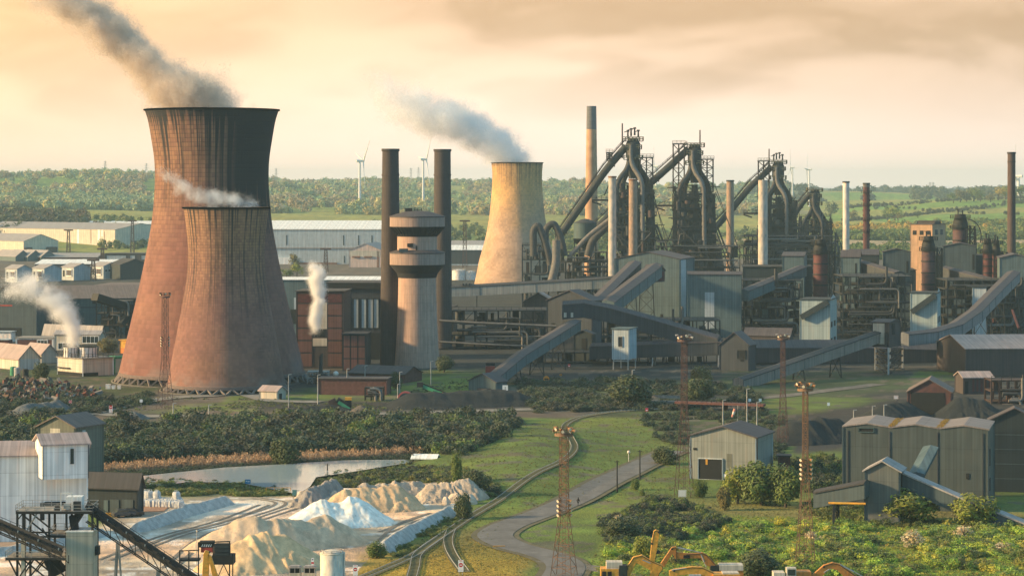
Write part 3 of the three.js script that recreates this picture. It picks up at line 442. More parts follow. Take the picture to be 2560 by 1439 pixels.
// heaps: a conical or long ridge of loose stuff with gullies
function heap(name, label, category, path, rad, hgt, m, o = {}) {     // path: world points of the crest on the ground
  const V = path.map(v3), c = V.reduce((s, v) => s.add(v), new THREE.Vector3()).multiplyScalar(1 / V.length), ext = rad * 1.25 + Math.max(...V.map((v) => v.distanceTo(c))), n = o.n ?? 90, pos = [], id = [], uv = [], sd = o.seed ?? 3; c.y = terrain(c.x, c.z) - 0.15;
  for (let j = 0; j <= n; j++) for (let i = 0; i <= n; i++) {
    const x = c.x + (i / n * 2 - 1) * ext, z = c.z + (j / n * 2 - 1) * ext; let e = 1e9, tt = 0;
    for (let s = 0; s < Math.max(1, V.length - 1); s++) { const a = V[s], b = V[Math.min(V.length - 1, s + 1)], dx = b.x - a.x, dz = b.z - a.z, L = dx * dx + dz * dz, t = L ? cl(((x - a.x) * dx + (z - a.z) * dz) / L) : 0, q = Math.hypot(x - a.x - dx * t, z - a.z - dz * t); if (q < e) { e = q; tt = (s + t) / Math.max(1, V.length - 1); } }
    const ang = Math.atan2(z - c.z, x - c.x), gul = fbm(ang * (o.gully ?? 4) + tt * 9, e * 0.15, sd, 3) - 0.5, hv = hgt * (0.82 + 0.36 * fbm(tt * 5 + sd, 1, sd, 3)), sl = e / (rad * (0.9 + 0.35 * gul * (o.rough ?? 1)));
    let y = hv * Math.max(0, 1 - sl); const cap = hv * (o.flat ?? 0.86); if (y > cap) y = cap + (y - cap) * 0.35; y += y > 0.05 ? (fbm(x * (o.fr ?? 0.5), z * (o.fr ?? 0.5), sd + 4, 4) - 0.5) * hgt * 0.16 * (o.rough ?? 1) * ss(0, 0.3, y / hgt) : 0;
    pos.push(x - c.x, (y > 0.02 ? y + terrain(x, z) - c.y - 0.12 : -0.8), z - c.z); uv.push(x, z); if (i && j) { const q = j * (n + 1) + i, w = n + 1; id.push(q - w - 1, q, q - w, q - w - 1, q - 1, q); }
  }
  const keep = []; for (let i = 0; i < id.length; i += 3) if ([0, 1, 2].some((q) => pos[id[i + q] * 3 + 1] > -0.75)) keep.push(id[i], id[i + 1], id[i + 2]);
  const g = new THREE.BufferGeometry(); g.setAttribute('position', new THREE.Float32BufferAttribute(pos, 3)); g.setAttribute('uv', new THREE.Float32BufferAttribute(uv, 2)); g.setIndex(keep); g.computeVertexNormals();
  const q = shadow(new THREE.Mesh(g, m)); q.position.copy(c); q.name = numbered(name); scene.add(q); return tag(q, label, category, o.group, o.kind);
}
// foliage: crowns of many small leaf-sized faces in clumps
function crownGeo(seed, blobs, leaves, size, up = 1) {
  const r = rng(seed), p = [], n = [], c = [], bl = [];
  for (let i = 0; i < blobs; i++) { const a = r() * 6.283, y = r() * 2 - 1, q = Math.sqrt(1 - y * y), R = 0.35 + 0.35 * r(); bl.push([Math.cos(a) * q * R, y * R * up, Math.sin(a) * q * R, 0.28 + r() * 0.22, 0.82 + r() * 0.36]); }
  for (let i = 0; i < leaves; i++) {
    const b = bl[Math.floor(r() * blobs)], a = r() * 6.283, y = r() * 2 - 1, q = Math.sqrt(1 - y * y), d = [Math.cos(a) * q, y, Math.sin(a) * q], R = b[3] * (0.75 + 0.35 * r()), o = [b[0] + d[0] * R, b[1] + d[1] * R, b[2] + d[2] * R];
    const nn = new THREE.Vector3(d[0] + (r() - 0.5) * 1.5, d[1] + 0.35 + (r() - 0.5) * 1.5, d[2] + (r() - 0.5) * 1.5).normalize(), t = new THREE.Vector3(nn.y + 0.01, nn.z, nn.x).cross(nn).normalize(), s = new THREE.Vector3().crossVectors(nn, t), sz = size * (0.6 + 0.8 * r()), k = b[4] * (0.75 + 0.5 * r()), w = r() * 6.283, yl = r() * 0.25;
    const V = [0, 1, 2, 3].map((j) => { const e = w + j * Math.PI / 2, f = sz * (j % 2 ? 0.45 : 1); return new THREE.Vector3(...o).addScaledVector(t, Math.cos(e) * f).addScaledVector(s, Math.sin(e) * f); });
    for (const j of [0, 1, 2, 0, 2, 3]) { p.push(V[j].x, V[j].y, V[j].z); n.push(nn.x, nn.y, nn.z); c.push(k * (1 + yl), k, k * (1 - yl)); }
  }
  const g = new THREE.BufferGeometry(); g.setAttribute('position', new THREE.Float32BufferAttribute(p, 3)); g.setAttribute('normal', new THREE.Float32BufferAttribute(n, 3)); g.setAttribute('color', new THREE.Float32BufferAttribute(c, 3)); return g;
}
const leafMat = (key, rgb) => mat('leaf_' + key, rgb, { vc: true, rough: 0.9, phys: true, trans: 0.3 });
const LM = { green: leafMat('green', [0.10, 0.165, 0.03]), dark: leafMat('dark', [0.055, 0.09, 0.03]), bright: leafMat('bright', [0.20, 0.255, 0.03]), yellow: leafMat('yellow', [0.36, 0.30, 0.035]), olive: leafMat('olive', [0.15, 0.145, 0.045]), blossom: leafMat('blossom', [0.55, 0.50, 0.36]), all: leafMat('mixed', [1, 1, 1]) };
const C_BIG = [1, 2, 3].map((s) => crownGeo(100 + s, 26, 3200, 0.085)), C_MID = [1, 2, 3, 4].map((s) => crownGeo(200 + s, 12, 420, 0.12, 0.8)), C_FAR = [1, 2, 3].map((s) => crownGeo(300 + s, 8, 110, 0.26)), C_TUFT = [1, 2, 3].map((s) => crownGeo(400 + s, 5, 60, 0.2, 0.6));
function tree(name, label, p, w, h, lm, o = {}) {
  const t = thing(name, label, o.cat ?? 'tree', p, o.group), r = rng(o.seed ?? Math.round(p[0] * 31)), tr = new B(), th = h * (o.bole ?? 0.42), x = p[0], y = p[1], z = p[2], R = Math.max(0.06, w * 0.035);
  tr.cyl([x, y - 0.3, z], [x, y + th, z], R * 1.4, R, 8); for (let i = 0; i < 4; i++) { const a = r() * 6.283; tr.cyl([x, y + th * (0.6 + 0.1 * i), z], [x + Math.cos(a) * w * 0.3, y + h * 0.75, z + Math.sin(a) * w * 0.3], R * 0.6, R * 0.25, 6); }
  part(t, o.cat === 'shrub' ? 'stem' : 'trunk', tr, flat('bark', [0.07, 0.055, 0.04]));
  const c = shadow(new THREE.Mesh((o.geo ?? C_BIG)[Math.floor(r() * 3)], lm)); c.name = o.cat === 'shrub' ? 'foliage' : 'crown'; const cy = h * (o.low ?? 0.2); c.position.set(0, (h + cy) / 2, 0); c.scale.set(w / 1.6, (h - cy) / 1.6, w / 1.6); c.rotation.y = r() * 6.283; t.add(c); return t;
}
// a mass of undergrowth inside a photo outline of ground; sizes in metres
function scrub(name, label, outline, n, size, cols, o = {}) {
  const r = rng(o.seed ?? n + outline[0][0]), xs = outline.map((q) => q[0]), ys = outline.map((q) => q[1]), L = [], geo = o.geo ?? C_MID;
  for (let i = 0, g = 0; i < n && g < n * 12; g++) { const px = lerp(Math.min(...xs), Math.max(...xs), r()), py = lerp(Math.min(...ys), Math.max(...ys), r()); if (!inP(outline, px, py)) continue; if (o.clump) { const w = gnd(px, py); if (fbm(w[0] / o.clump, w[2] / o.clump, o.seed ?? 1, 3) < (o.gap ?? 0.5) + (r() - 0.5) * 0.12) continue; } L.push(gnd(px, py)); i++; }
  const kinds = geo.map(() => []); L.forEach((p) => kinds[Math.floor(r() * geo.length)].push(p));
  const m4 = new THREE.Matrix4(), q = new THREE.Quaternion(), Y = new THREE.Vector3(0, 1, 0), col = new THREE.Color();
  const grp = thing(name, label, o.cat ?? 'undergrowth'); grp.userData.kind = 'stuff';
  kinds.forEach((ps, i) => {
    const im = new THREE.InstancedMesh(geo[i], LM.all, ps.length);
    ps.forEach((p, j) => { const s = lerp(size[0], size[1], Math.pow(r(), 1.7)), hy = s * (o.tall ?? 0.75) * (0.7 + r() * 0.6), a = cols[Math.floor(r() * cols.length)], k = 0.7 + r() * 0.6; im.setMatrixAt(j, m4.compose(new THREE.Vector3(p[0], p[1] + hy * 0.3, p[2]), q.setFromAxisAngle(Y, r() * 6.283), new THREE.Vector3(s, hy, s))); im.setColorAt(j, col.setRGB(a[0] * k, a[1] * k, a[2] * k)); });
    im.name = 'leaf_mass'; im.userData.kind = 'stuff'; grp.add(shadow(im));
  });
}
// steam and smoke: clouds of very small bright flakes, thick in the billows and thin at the edges
const steamMat = mat('steam', [1, 1, 1], { rough: 1, phys: true, trans: 0.45 }), smokeMat = mat('grey_steam', [0.86, 0.77, 0.68], { rough: 1, phys: true, trans: 0.5 });
const FLK = [1, 2, 3].map((sd) => { const r = rng(500 + sd), gs = () => (r() + r() + r() - 1.5) * 0.8, p = [], nr = []; for (let i = 0; i < 170; i++) { const v = new THREE.Vector3(gs(), gs(), gs()), a = new THREE.Vector3(r() - 0.5, r() - 0.5, r() - 0.5).normalize(), b = new THREE.Vector3(r() - 0.5, r() - 0.5, r() - 0.5).cross(a).normalize(), e = 0.048 * (0.6 + 0.8 * r()), n = new THREE.Vector3().crossVectors(a, b).normalize(); for (const q of [v, v.clone().addScaledVector(a, e), v.clone().addScaledVector(b, e)]) { p.push(q.x, q.y, q.z); nr.push(n.x, n.y, n.z); } } const g = new THREE.BufferGeometry(); g.setAttribute('position', new THREE.Float32BufferAttribute(p, 3)); g.setAttribute('normal', new THREE.Float32BufferAttribute(nr, 3)); return g; });
function plume(label, path, n, size, m, o = {}) {                // path: [x, y, z, radius, thickness]
  const r = rng(o.seed ?? n), gs = () => (r() + r() + r() - 1.5) * 0.82, P = path.map((q) => new THREE.Vector3(q[0], q[1], q[2])), curve = new THREE.CatmullRomCurve3(P), puffs = [], np = o.puffs ?? 90, c0 = P[0].clone(), L = [[], [], []];
  const val = (f, i) => { const x = f * (path.length - 1), a = Math.min(path.length - 2, Math.floor(x)); return lerp(path[a][i], path[a + 1][i], x - a); };
  let tot = 0; for (let i = 0; i < np; i++) { const f = (i + r()) / np, R = val(f, 3), c = curve.getPoint(f), wide = r() < 0.3; let s = R * (0.24 + 0.36 * r()) * (wide ? 1.7 : 1); const a = r() * 6.283, q = Math.sqrt(r()) * Math.max(0, R - s * 0.7), w = s * s * val(f, 4) * (wide ? 0.35 : 1); c.x += Math.cos(a) * q * 0.9; c.y += Math.sin(a) * q * 0.8; c.z += (r() - 0.5) * R * 1.2; tot += w; puffs.push([c, s, w]); }
  const v = new THREE.Vector3();
  for (const [c, s, w] of puffs) for (let i = Math.round(n * w / tot); i > 0; i--) { v.set(c.x + gs() * s * 1.05, c.y + gs() * s * 0.95, c.z + gs() * s); if (fbm(v.x / (s * 0.8), v.y / (s * 0.8), v.z / (s * 0.8) + 7, 3) < 0.43) continue; L[Math.floor(r() * 3)].push(v.clone().sub(c0)); }
  const t = thing(o.name ?? 'steam_plume', label, 'steam plume', [c0.x, c0.y, c0.z]), m4 = new THREE.Matrix4(), e = new THREE.Euler(), q = new THREE.Quaternion();
  L.forEach((ps, k) => { const im = new THREE.InstancedMesh(FLK[k], m, ps.length); ps.forEach((p, j) => { const sc = size * (0.6 + 0.8 * r()); im.setMatrixAt(j, m4.compose(p, q.setFromEuler(e.set(r() * 6, r() * 6, r() * 6)), new THREE.Vector3(sc, sc, sc))); }); im.name = 'steam'; im.userData.kind = 'stuff'; t.add(shadow(im)); });
}
// road or track along photo points of the ground; w in metres
function smoothPath(pts, n) { const c = new THREE.CatmullRomCurve3(pts.map((q) => { const g = gnd(...q); return new THREE.Vector3(g[0], 0, g[2]); }), false, 'centripetal'); return c.getSpacedPoints(n); }
function ribbon(P, off0, off1, lift) {
  const b = new B(), n = P.length, L = P.map((p, i) => { const d = new THREE.Vector3().subVectors(P[Math.min(n - 1, i + 1)], P[Math.max(0, i - 1)]).normalize(), s = new THREE.Vector3(-d.z, 0, d.x); const e = (o) => { const q = p.clone().addScaledVector(s, o); return [q.x, Math.max(terrain(q.x, q.z), terrain(p.x, p.z)) + lift, q.z]; }; const m = (off0 + off1) / 2; return [e(off0), e(m), e(off1)]; });
  for (let i = 0; i < n - 1; i++) { b.quad(L[i][1], L[i][0], L[i + 1][0], L[i + 1][1]); b.quad(L[i][2], L[i][1], L[i + 1][1], L[i + 1][2]); } return b;
}

// ---------------------------------------------------------------- far country: woods, hedges, trees, turbines, pylons
function farTrees(name, label, n, dens, cols, o = {}) {
  const r = rng(o.seed ?? n), m4 = new THREE.Matrix4(), q = new THREE.Quaternion(), Y = new THREE.Vector3(0, 1, 0), col = new THREE.Color(), kinds = C_FAR.map(() => []);
  for (let i = 0, g = 0; i < n && g < n * 20; g++) { const px = lerp(o.x[0], o.x[1], r()), d = 1 / lerp(1 / o.d[0], 1 / o.d[1], r()); if (r() > dens(px, d)) continue; const p = onG(px, d); kinds[Math.floor(r() * 3)].push([p, d, px]); i++; }
  const grp = thing(name, label, 'woodland'); grp.userData.kind = 'stuff';
  kinds.forEach((L, k) => { const im = new THREE.InstancedMesh(C_FAR[k], LM.all, L.length); L.forEach(([p, d, px], j) => { const s = lerp(o.s[0], o.s[1], r()), h = s * (0.8 + 0.5 * r()), pk = fbm(p[0] / 220, p[2] / 220, 5, 3) + (r() - 0.5) * 0.45, a = cols[cl(Math.floor(ss(0.25, 0.75, pk) * cols.length), 0, cols.length - 1)], b = 0.75 + 0.5 * r(); im.setMatrixAt(j, m4.compose(new THREE.Vector3(p[0], p[1] + h * 0.55, p[2]), q.setFromAxisAngle(Y, r() * 6.283), new THREE.Vector3(s, h, s))); im.setColorAt(j, col.setRGB(a[0] * b, a[1] * b, a[2] * b)); }); im.name = 'tree_mass'; im.userData.kind = 'stuff'; grp.add(shadow(im)); });
}
const WC = [[0.22, 0.33, 0.21], [0.26, 0.38, 0.21], [0.33, 0.42, 0.20], [0.46, 0.44, 0.18], [0.36, 0.33, 0.22]];  // lightened and blued so the leaf colour itself carries distance haze
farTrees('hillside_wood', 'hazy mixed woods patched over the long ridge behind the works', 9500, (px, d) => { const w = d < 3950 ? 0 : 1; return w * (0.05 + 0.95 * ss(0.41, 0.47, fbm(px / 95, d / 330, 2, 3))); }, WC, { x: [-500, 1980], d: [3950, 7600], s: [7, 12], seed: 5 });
farTrees('dark_wood', 'dark bare-topped wood at the far left above the sheds', 1600, (px, d) => ss(255, 190, px + (d - 2750) * 0.1), [[0.06, 0.07, 0.04], [0.075, 0.085, 0.045], [0.12, 0.09, 0.055], [0.07, 0.095, 0.04]], { x: [-500, 270], d: [2720, 3330], s: [5, 8.5], seed: 6 });
farTrees('shelter_belt', 'light green belt of trees round the far meadow behind the sheds', 900, (px, d) => 0.3 + 0.7 * ss(0.45, 0.6, fbm(px / 60, d / 160, 8, 3)), [[0.12, 0.17, 0.05], [0.17, 0.20, 0.05], [0.085, 0.14, 0.05]], { x: [240, 1960], d: [2560, 3280], s: [3.5, 6.5], seed: 7 });
farTrees('valley_wood', 'sunlit yellow-green wood in the valley at the far right', 3000, (px, d) => ss(2040, 2090, px) * (0.45 + 0.55 * ss(0.35, 0.5, fbm(px / 50, d / 100, 3, 3))), [[0.12, 0.19, 0.035], [0.17, 0.24, 0.035], [0.27, 0.29, 0.05], [0.42, 0.32, 0.045]], { x: [2000, 2900], d: [2860, 3330], s: [4.5, 8], seed: 8 });
farTrees('lower_wood', 'green tree belt below the tan field at the far right', 900, (px) => ss(1990, 2040, px), [[0.10, 0.17, 0.035], [0.15, 0.20, 0.04], [0.2, 0.22, 0.05]], { x: [1960, 2900], d: [2200, 2600], s: [4, 7], seed: 9 });
farTrees('horizon_wood', 'blue hazy line of trees along the horizon at the right', 1200, (px, d) => ss(0.42, 0.55, fbm(px / 80, d / 900, 4, 3)), [[0.05, 0.075, 0.03], [0.06, 0.08, 0.03]], { x: [1850, 2900], d: [5600, 9500], s: [9, 15], seed: 10 });
farTrees('field_hedge', 'broken dark hedge lines between the far right fields', 520, (px, d) => { const a = Math.abs(px - 2100 - (4300 - d) * 0.62) < 8 ? 1 : 0, l = Math.abs(d - 3830 - (px - 2300) * 0.9) < 26 ? 1 : 0, u = Math.abs(d - 4270) < 26 ? 1 : 0; return Math.max(a * 0.3, l, u) * ss(2090, 2150, px); }, [[0.04, 0.06, 0.025], [0.05, 0.06, 0.03]], { x: [2080, 2900], d: [3400, 4400], s: [2.2, 4.5], seed: 11 });
[[2385, 492, 4150, 26, 'green'], [2402, 488, 4170, 32, 'olive'], [2418, 487, 4180, 30, 'olive'], [2436, 489, 4180, 34, 'bright'], [2452, 490, 4160, 30, 'green'], [2478, 494, 4120, 24, 'olive'], [2497, 487, 4180, 34, 'yellow'], [2515, 487, 4200, 34, 'bright'], [2552, 490, 4150, 38, 'green']].forEach(([px, py, d, s, c], i) => tree('field_tree', ['round green tree, leftmost of the row on the far right hill', 'tall brownish tree, second in the hilltop row', 'brown-tipped tree in the middle of the hilltop clump', 'broad light green tree of the hilltop clump', 'dark green tree closing the hilltop clump', 'small olive tree in the gap right of the hilltop clump', 'yellow tree left of the tall dark chimney', 'pale green tree beside the tall dark chimney', 'wide green tree right of the tall dark chimney'][i], onG(px, d), s * k_(d) * 1.15, s * k_(d), LM[c], { geo: C_MID }));
[[2219, 3650, 34, 'green'], [2238, 3600, 36, 'bright'], [2246, 3500, 24, 'olive'], [2296, 3600, 18, 'dark'], [2078, 3800, 34, 'dark'], [2132, 3700, 28, 'olive']].forEach(([px, d, s, c], i) => tree('hedgerow_tree', ['upright green tree of the pair in the far right field', 'light green tree of the pair in the far right field', 'small bare-looking tree below the field pair', 'dark round bush alone in the far field', 'tall dark oval tree left of the white chimney', 'yellow-brown tree right of the white chimney top'][i], onG(px, d), s * k_(d), s * k_(d) * (i === 4 ? 1.5 : 1.05), LM[c], { geo: C_MID }));
// wind turbines
function turbine(label, px, pyHub, d, blade, ang, turn) {
  const g = onG(px, d), hub = at(px, pyHub, d), t = thing('wind_turbine', label, 'wind turbine', g, 'wind turbines on the far hills'), m = flat('turbine_white', [0.72, 0.72, 0.72]), k = blade / 40;
  part(t, 'tower', mk((b) => b.cyl([g[0], g[1] - 2, g[2]], [hub[0], hub[1] - 1, hub[2]], 2.1 * k, 1.3 * k, 16)), m);
  const dx = Math.cos(turn), dz = -Math.sin(turn); part(t, 'nacelle', mk((b) => b.cyl([hub[0] - dx * 5 * k, hub[1], hub[2] - dz * 5 * k], [hub[0] + dx * 4 * k, hub[1], hub[2] + dz * 4 * k], 1.9 * k, 1.7 * k, 10)), m);
  const h = new THREE.Vector3(hub[0] + dx * 5 * k, hub[1], hub[2] + dz * 5 * k), s = new THREE.Vector3(-dz, 0, dx); part(t, 'hub', mk((b) => b.ball(h, 1.7 * k, 10)), m);
  for (let i = 0; i < 3; i++) { const a = ang + i * 2.094, dir = s.clone().multiplyScalar(Math.cos(a)).add(new THREE.Vector3(0, Math.sin(a), 0)); part(t, 'blade', mk((b) => { b.beam(h, h.clone().addScaledVector(dir, blade * 0.25), 1.3 * k, 2.1 * k).beam(h.clone().addScaledVector(dir, blade * 0.25), h.clone().addScaledVector(dir, blade * 0.65), 0.8 * k, 1.6 * k).beam(h.clone().addScaledVector(dir, blade * 0.65), h.clone().addScaledVector(dir, blade), 0.4 * k, 0.8 * k); }), m); }
}
turbine('white wind turbine with one blade pointing down, between the tallest tower and the twin stacks', 899, 402, 4300, 50, -1.35, 0.35);
turbine('white wind turbine seen between the two twin stacks', 1058, 398, 4500, 46, -1.15, 0.35);
turbine('white wind turbine right of the third furnace top, blades in a V', 2024, 423, 4700, 38, 1.0, 2.9);
turbine('pale wind turbine half hidden by the third furnace, its tall blade upright', 1982, 418, 5200, 38, 1.55, 2.9);
turbine('faint wind turbine cut by the right edge behind the dark chimney', 2548, 440, 5000, 62, 1.5, 2.6);
turbine('faint hazy wind turbine between the first two furnaces', 1641, 415, 6400, 48, 1.6, 2.6);
[[262, 402, 428, 6600], [365, 408, 440, 6600], [690, 420, 450, 6300], [1027, 420, 445, 6500], [1046, 418, 445, 6600], [2326, 455, 480, 7000], [2334, 455, 480, 7100]].forEach(([px, y0, y1, d], i) => { const g = onG(px, d), top = at(px, y0, d)[1], t = thing('electricity_pylon', ['lattice pylon on the crown of the far left hill', 'faint lattice pylon left of the tallest cooling tower', 'lattice pylon just right of the tallest cooling tower', 'faint pylon, left one of the two between the twin stacks', 'faint pylon, right one of the two between the twin stacks', 'left one of the two faint pylons above the far right fields', 'right one of the two faint pylons above the far right fields'][i], 'pylon', g, 'pylons on the horizon'); part(t, 'mast', mk((b) => b.lattice(g, top - g[1], 7, 1.6, 5, 0.5, 0.35)), M.galv); for (const f of [0.72, 0.84, 0.95]) part(t, 'cross_arm', mk((b) => b.beam([g[0] - 7 * (1.6 - f), lerp(g[1], top, f), g[2]], [g[0] + 7 * (1.6 - f), lerp(g[1], top, f), g[2]], 0.5)), M.galv); });

// ---------------------------------------------------------------- far mills and sheds on the left
bld('mill_shed', 'long cream mill shed at the far left with a grey gable end', 'shed', { c: [287, 622], d: 2610, th: 40, a: 420, b: 112, e: 574, r: 559, wall: M.cream, roof: M.rGrey, f: [{ n: 'wall_sheet', on: 'A', s: [0.735, 0.75], y: [0, 0.98], m: M.rWhite }, { n: 'wall_sheet', on: 'A', s: [0.88, 0.895], y: [0.05, 0.98], m: M.rWhite }, { n: 'rooflight', on: 'A', s: [0.905, 0.915], y: [0.6, 0.98], m: M.rWhite }, { n: 'downpipe', on: 'A', s: [0.83, 0.834], y: [0.2, 1], m: M.rusty }, { n: 'downpipe', on: 'A', s: [0.925, 0.929], y: [0, 0.9], m: M.rusty }, { n: 'gable_door', on: 'B', s: [0.3, 0.5], y: [0, 0.35], m: M.mid }] });
bld('warehouse', 'low shed with a blazing white roof behind the cream mill shed', 'warehouse', { c: [420, 590], d: 2850, th: 4, a: 262, bM: 110, e: 560, r: 554, wall: M.pale, roof: M.rWhite });
bld('rolling_mill', 'huge grey rolling mill with a bright white roof behind the left towers', 'mill', { c: [1010, 660], d: 2088, th: 2, a: 420, bM: 110, e: 573, r: 553.5, wall: M.pale, roof: M.rWhite, trim: false, f: [{ n: 'crane_rail', on: 'A', s: [0, 1], y: [0.46, 0.49], m: M.rGrey, out: 0.8 }, ...[[0.295], [0.635], [0.725], [0.805]].map(([s]) => ({ n: 'louvre', on: 'A', s: [s, s + 0.006], y: [0.55, 0.83], m: M.dark })), { n: 'louvre', on: 'A', s: [0.64, 0.646], y: [0.05, 0.25], m: M.dark }, { n: 'gutter', on: 'A', s: [0, 1], y: [0.975, 1], m: M.beige, out: 0.5 }, { n: 'base_wall', on: 'A', s: [0.36, 0.6], y: [0, 0.06], m: M.rusty, out: 1.5 }, { n: 'tank_screen', on: 'A', s: [0.2, 0.33], y: [0, 0.2], m: M.rWhite, out: 3 }] });
bld('rusty_shed', 'pinkish rusty gabled shed in front of the rolling mill', 'shed', { c: [952, 668], d: 2005, th: 6, a: 80, bM: 60, e: 625, r: 609, rd: 'B', wall: M.pink, roof: M.rPink, f: [{ n: 'upper_band', on: 'A', s: [0.02, 0.98], y: [0.62, 0.96], m: M.beige }, { n: 'canopy', on: 'A', s: [0.1, 0.35], y: [0.58, 0.66], m: M.rusty, out: 1 }, { n: 'canopy', on: 'A', s: [0.48, 0.72], y: [0.58, 0.66], m: M.rusty, out: 1 }, { n: 'rusty_sheet', on: 'A', s: [0.88, 0.94], y: [0, 0.95], m: M.rusty }] });
bld('stock_shed', 'long low shed with a white roof right of the twin stacks', 'shed', { c: [1245, 664], d: 2055, th: 2, a: 240, bM: 60, e: 625, r: 615, wall: M.slate, roof: M.rWhite, f: [{ n: 'pale_band', on: 'A', s: [0, 1], y: [0.02, 0.1], m: M.pale, out: 1 }] });
bld('lorry_shed', 'faint pale shed behind the white-roofed low shed', 'shed', { c: [1250, 620], d: 2500, th: 2, a: 180, bM: 60, e: 612, r: 603, wall: M.beige, roof: M.rGrey });
[[1147, 17, 676, 704], [1176, 13, 680, 706]].forEach(([cx, r, y0, y1], i) => { const d = 1730, k = k_(d), a = at(cx, y1, d), t = thing('storage_tank', ['larger white cylindrical tank left of the far cooling tower', 'smaller cream tank beside the larger white one'][i], 'storage tank', [a[0], 0, a[2]]); const h = EYE - (y0 - HZ) * k; part(t, 'shell', mk((b) => b.lathe([a[0], 0, a[2]], [[r * k, 0], [r * k, h]], 24)), M.steelwhite); part(t, 'lid', mk((b) => b.lathe([a[0], 0, a[2]], [[r * k + 0.15, h], [r * k * 0.7, h + 0.6], [0.01, h + 1]], 24)), M.steelwhite); part(t, 'railing', mk((b) => b.rail(Array.from({ length: 13 }, (_, j) => [a[0] + Math.cos(j / 12 * 6.283) * r * k, h, a[2] + Math.sin(j / 12 * 6.283) * r * k]), 1.1, 0.14, 3)), M.galv); });
bld('old_shed', 'small old brown shed with a lean-to in front of the cream mill shed', 'shed', { c: [58, 624], d: 2450, th: 48, a: 150, b: 74, e: 603, r: 586, wall: M.cream, roof: M.rGrey, f: [{ n: 'lean_to', on: 'B', s: [0.02, 0.22], y: [0.05, 0.5], m: M.brown, out: 2 }, { n: 'lean_to', on: 'B', s: [0.65, 0.95], y: [0.05, 0.5], m: M.brown, out: 2 }] });
[[38, 655], [69, 655], [102, 654]].forEach(([px, py], i) => bld('sawtooth_bay', ['left bay of the three pale pitched roofs at the far left', 'middle bay of the three pale pitched roofs at the far left', 'right bay of the three pale pitched roofs at the far left'][i], 'workshop', { c: [px, py], d: 2170, th: 52, a: 70, b: 32, e: 641, r: 626, wall: M.grey, roof: M.rGrey }));
bld('low_store', 'long low store with a pale roof and dark red wall at the left', 'store', { c: [242, 652], d: 2170, th: 2, a: 148, bM: 45, e: 643, r: 634, wall: M.brickred, roof: M.rGrey, f: [{ n: 'bright_door', on: 'A', s: [0.75, 0.98], y: [0, 0.6], m: M.rWhite }] });
bld('canteen_block', 'flat brown block with three white window bands left of the tallest tower', 'office', { c: [388, 653], d: 2150, th: 2, a: 128, bM: 30, e: 634, rd: 'flat', wall: M.brown, roof: M.rDark, f: [[0.04, 0.42], [0.5, 0.6], [0.72, 0.95]].map((s) => ({ n: 'window', on: 'A', s, y: [0.3, 0.8], m: M.lightblue, fr: M.dark })) });
bld('long_pale_shed', 'long pale roof running behind the row of grey gabled bays', 'shed', { c: [320, 690], d: 1850, th: 4, a: 236, bM: 46, e: 660, r: 651, wall: M.slate, roof: M.rWhite });
[[72, 706, 30, 669], [146, 704, 36, 668], [220, 701, 36, 665], [294, 697, 36, 662]].forEach(([px, py, b, e], i) => bld('gabled_bay', ['leftmost grey-blue gabled bay behind the brown hall', 'second grey-blue gabled bay with a white-framed opening', 'third grey gabled bay with a dark opening', 'fourth pale gabled bay with four small windows'][i], 'workshop', { c: [px - b, py], th: 47, a: 38, b, e: e + 3, r: e - 6, rd: 'A', wall: M.lightblue, roof: M.rGrey, f: [{ n: 'opening', on: 'A', s: [0.42, 0.85], y: [0.35, 0.82], m: M.brown, fr: M.steelwhite, frw: 0.8 }, { n: 'doorway', on: 'A', s: [0.1, 0.24], y: [0.3, 0.75], m: M.hole }, ...(i === 3 ? [0.1, 0.3, 0.5, 0.7].map((s) => ({ n: 'window', on: 'B', s: [s, s + 0.1], y: [0.6, 0.72], m: M.hole })) : [])] }));
bld('dark_gable', 'dark gabled shed at the right end of the grey bays', 'shed', { c: [300, 696], d: 1735, th: 60, a: 40, b: 66, e: 662, r: 648, rd: 'A', wall: M.dark, roof: M.rDark });
bld('brown_hall', 'long hall with a brown roof and teal wall behind the steaming cooler', 'hall', { c: [60, 838], d: 1090, th: 78, aM: 62, bM: 62, e: 748, r: 722, rd: 'B', wall: M.teal, roof: M.rBrown, f: [{ n: 'sheet_band', on: 'B', s: [0.0, 1], y: [0.74, 0.77], m: M.dark }, { n: 'doorway', on: 'B', s: [0.0, 0.12], y: [0.02, 0.28], m: M.hole }, { n: 'doorway', on: 'B', s: [0.46, 0.6], y: [0.86, 0.98], m: M.hole }, { n: 'ridge_vent', on: 'B', s: [0.78, 0.82], y: [1.1, 1.16], m: M.dark, out: -8 }] });
bld('grey_hall', 'grey rendered hall front at the left edge behind the offices', 'hall', { c: [90, 836], d: 1075, th: 12, a: 140, bM: 20, e: 745, r: 712, rd: 'B', wall: M.mid, roof: M.rBrown, f: [{ n: 'opening', on: 'A', s: [0.3, 0.72], y: [0.02, 0.22], m: M.hole }, { n: 'red_sign', on: 'A', s: [0.2, 0.55], y: [0.78, 0.82], m: M.red }, { n: 'slot_window', on: 'A', s: [0.42, 0.45], y: [1.0, 1.12], m: M.hole }] });
bld('teal_annex', 'teal clad annex between the brown hall and the tallest tower', 'annex', { c: [345, 800], d: 1240, th: 5, a: 118, bM: 40, e: 715, rd: 'flat', wall: M.teal, roof: M.rBrown, f: [{ n: 'opening', on: 'A', s: [0.05, 0.42], y: [0.70, 0.96], m: M.hole }, { n: 'opening', on: 'A', s: [0.72, 0.98], y: [0.4, 0.75], m: M.hole, fr: M.pale }, { n: 'pale_panel', on: 'A', s: [0.48, 0.7], y: [0.55, 0.9], m: M.lightblue }] });
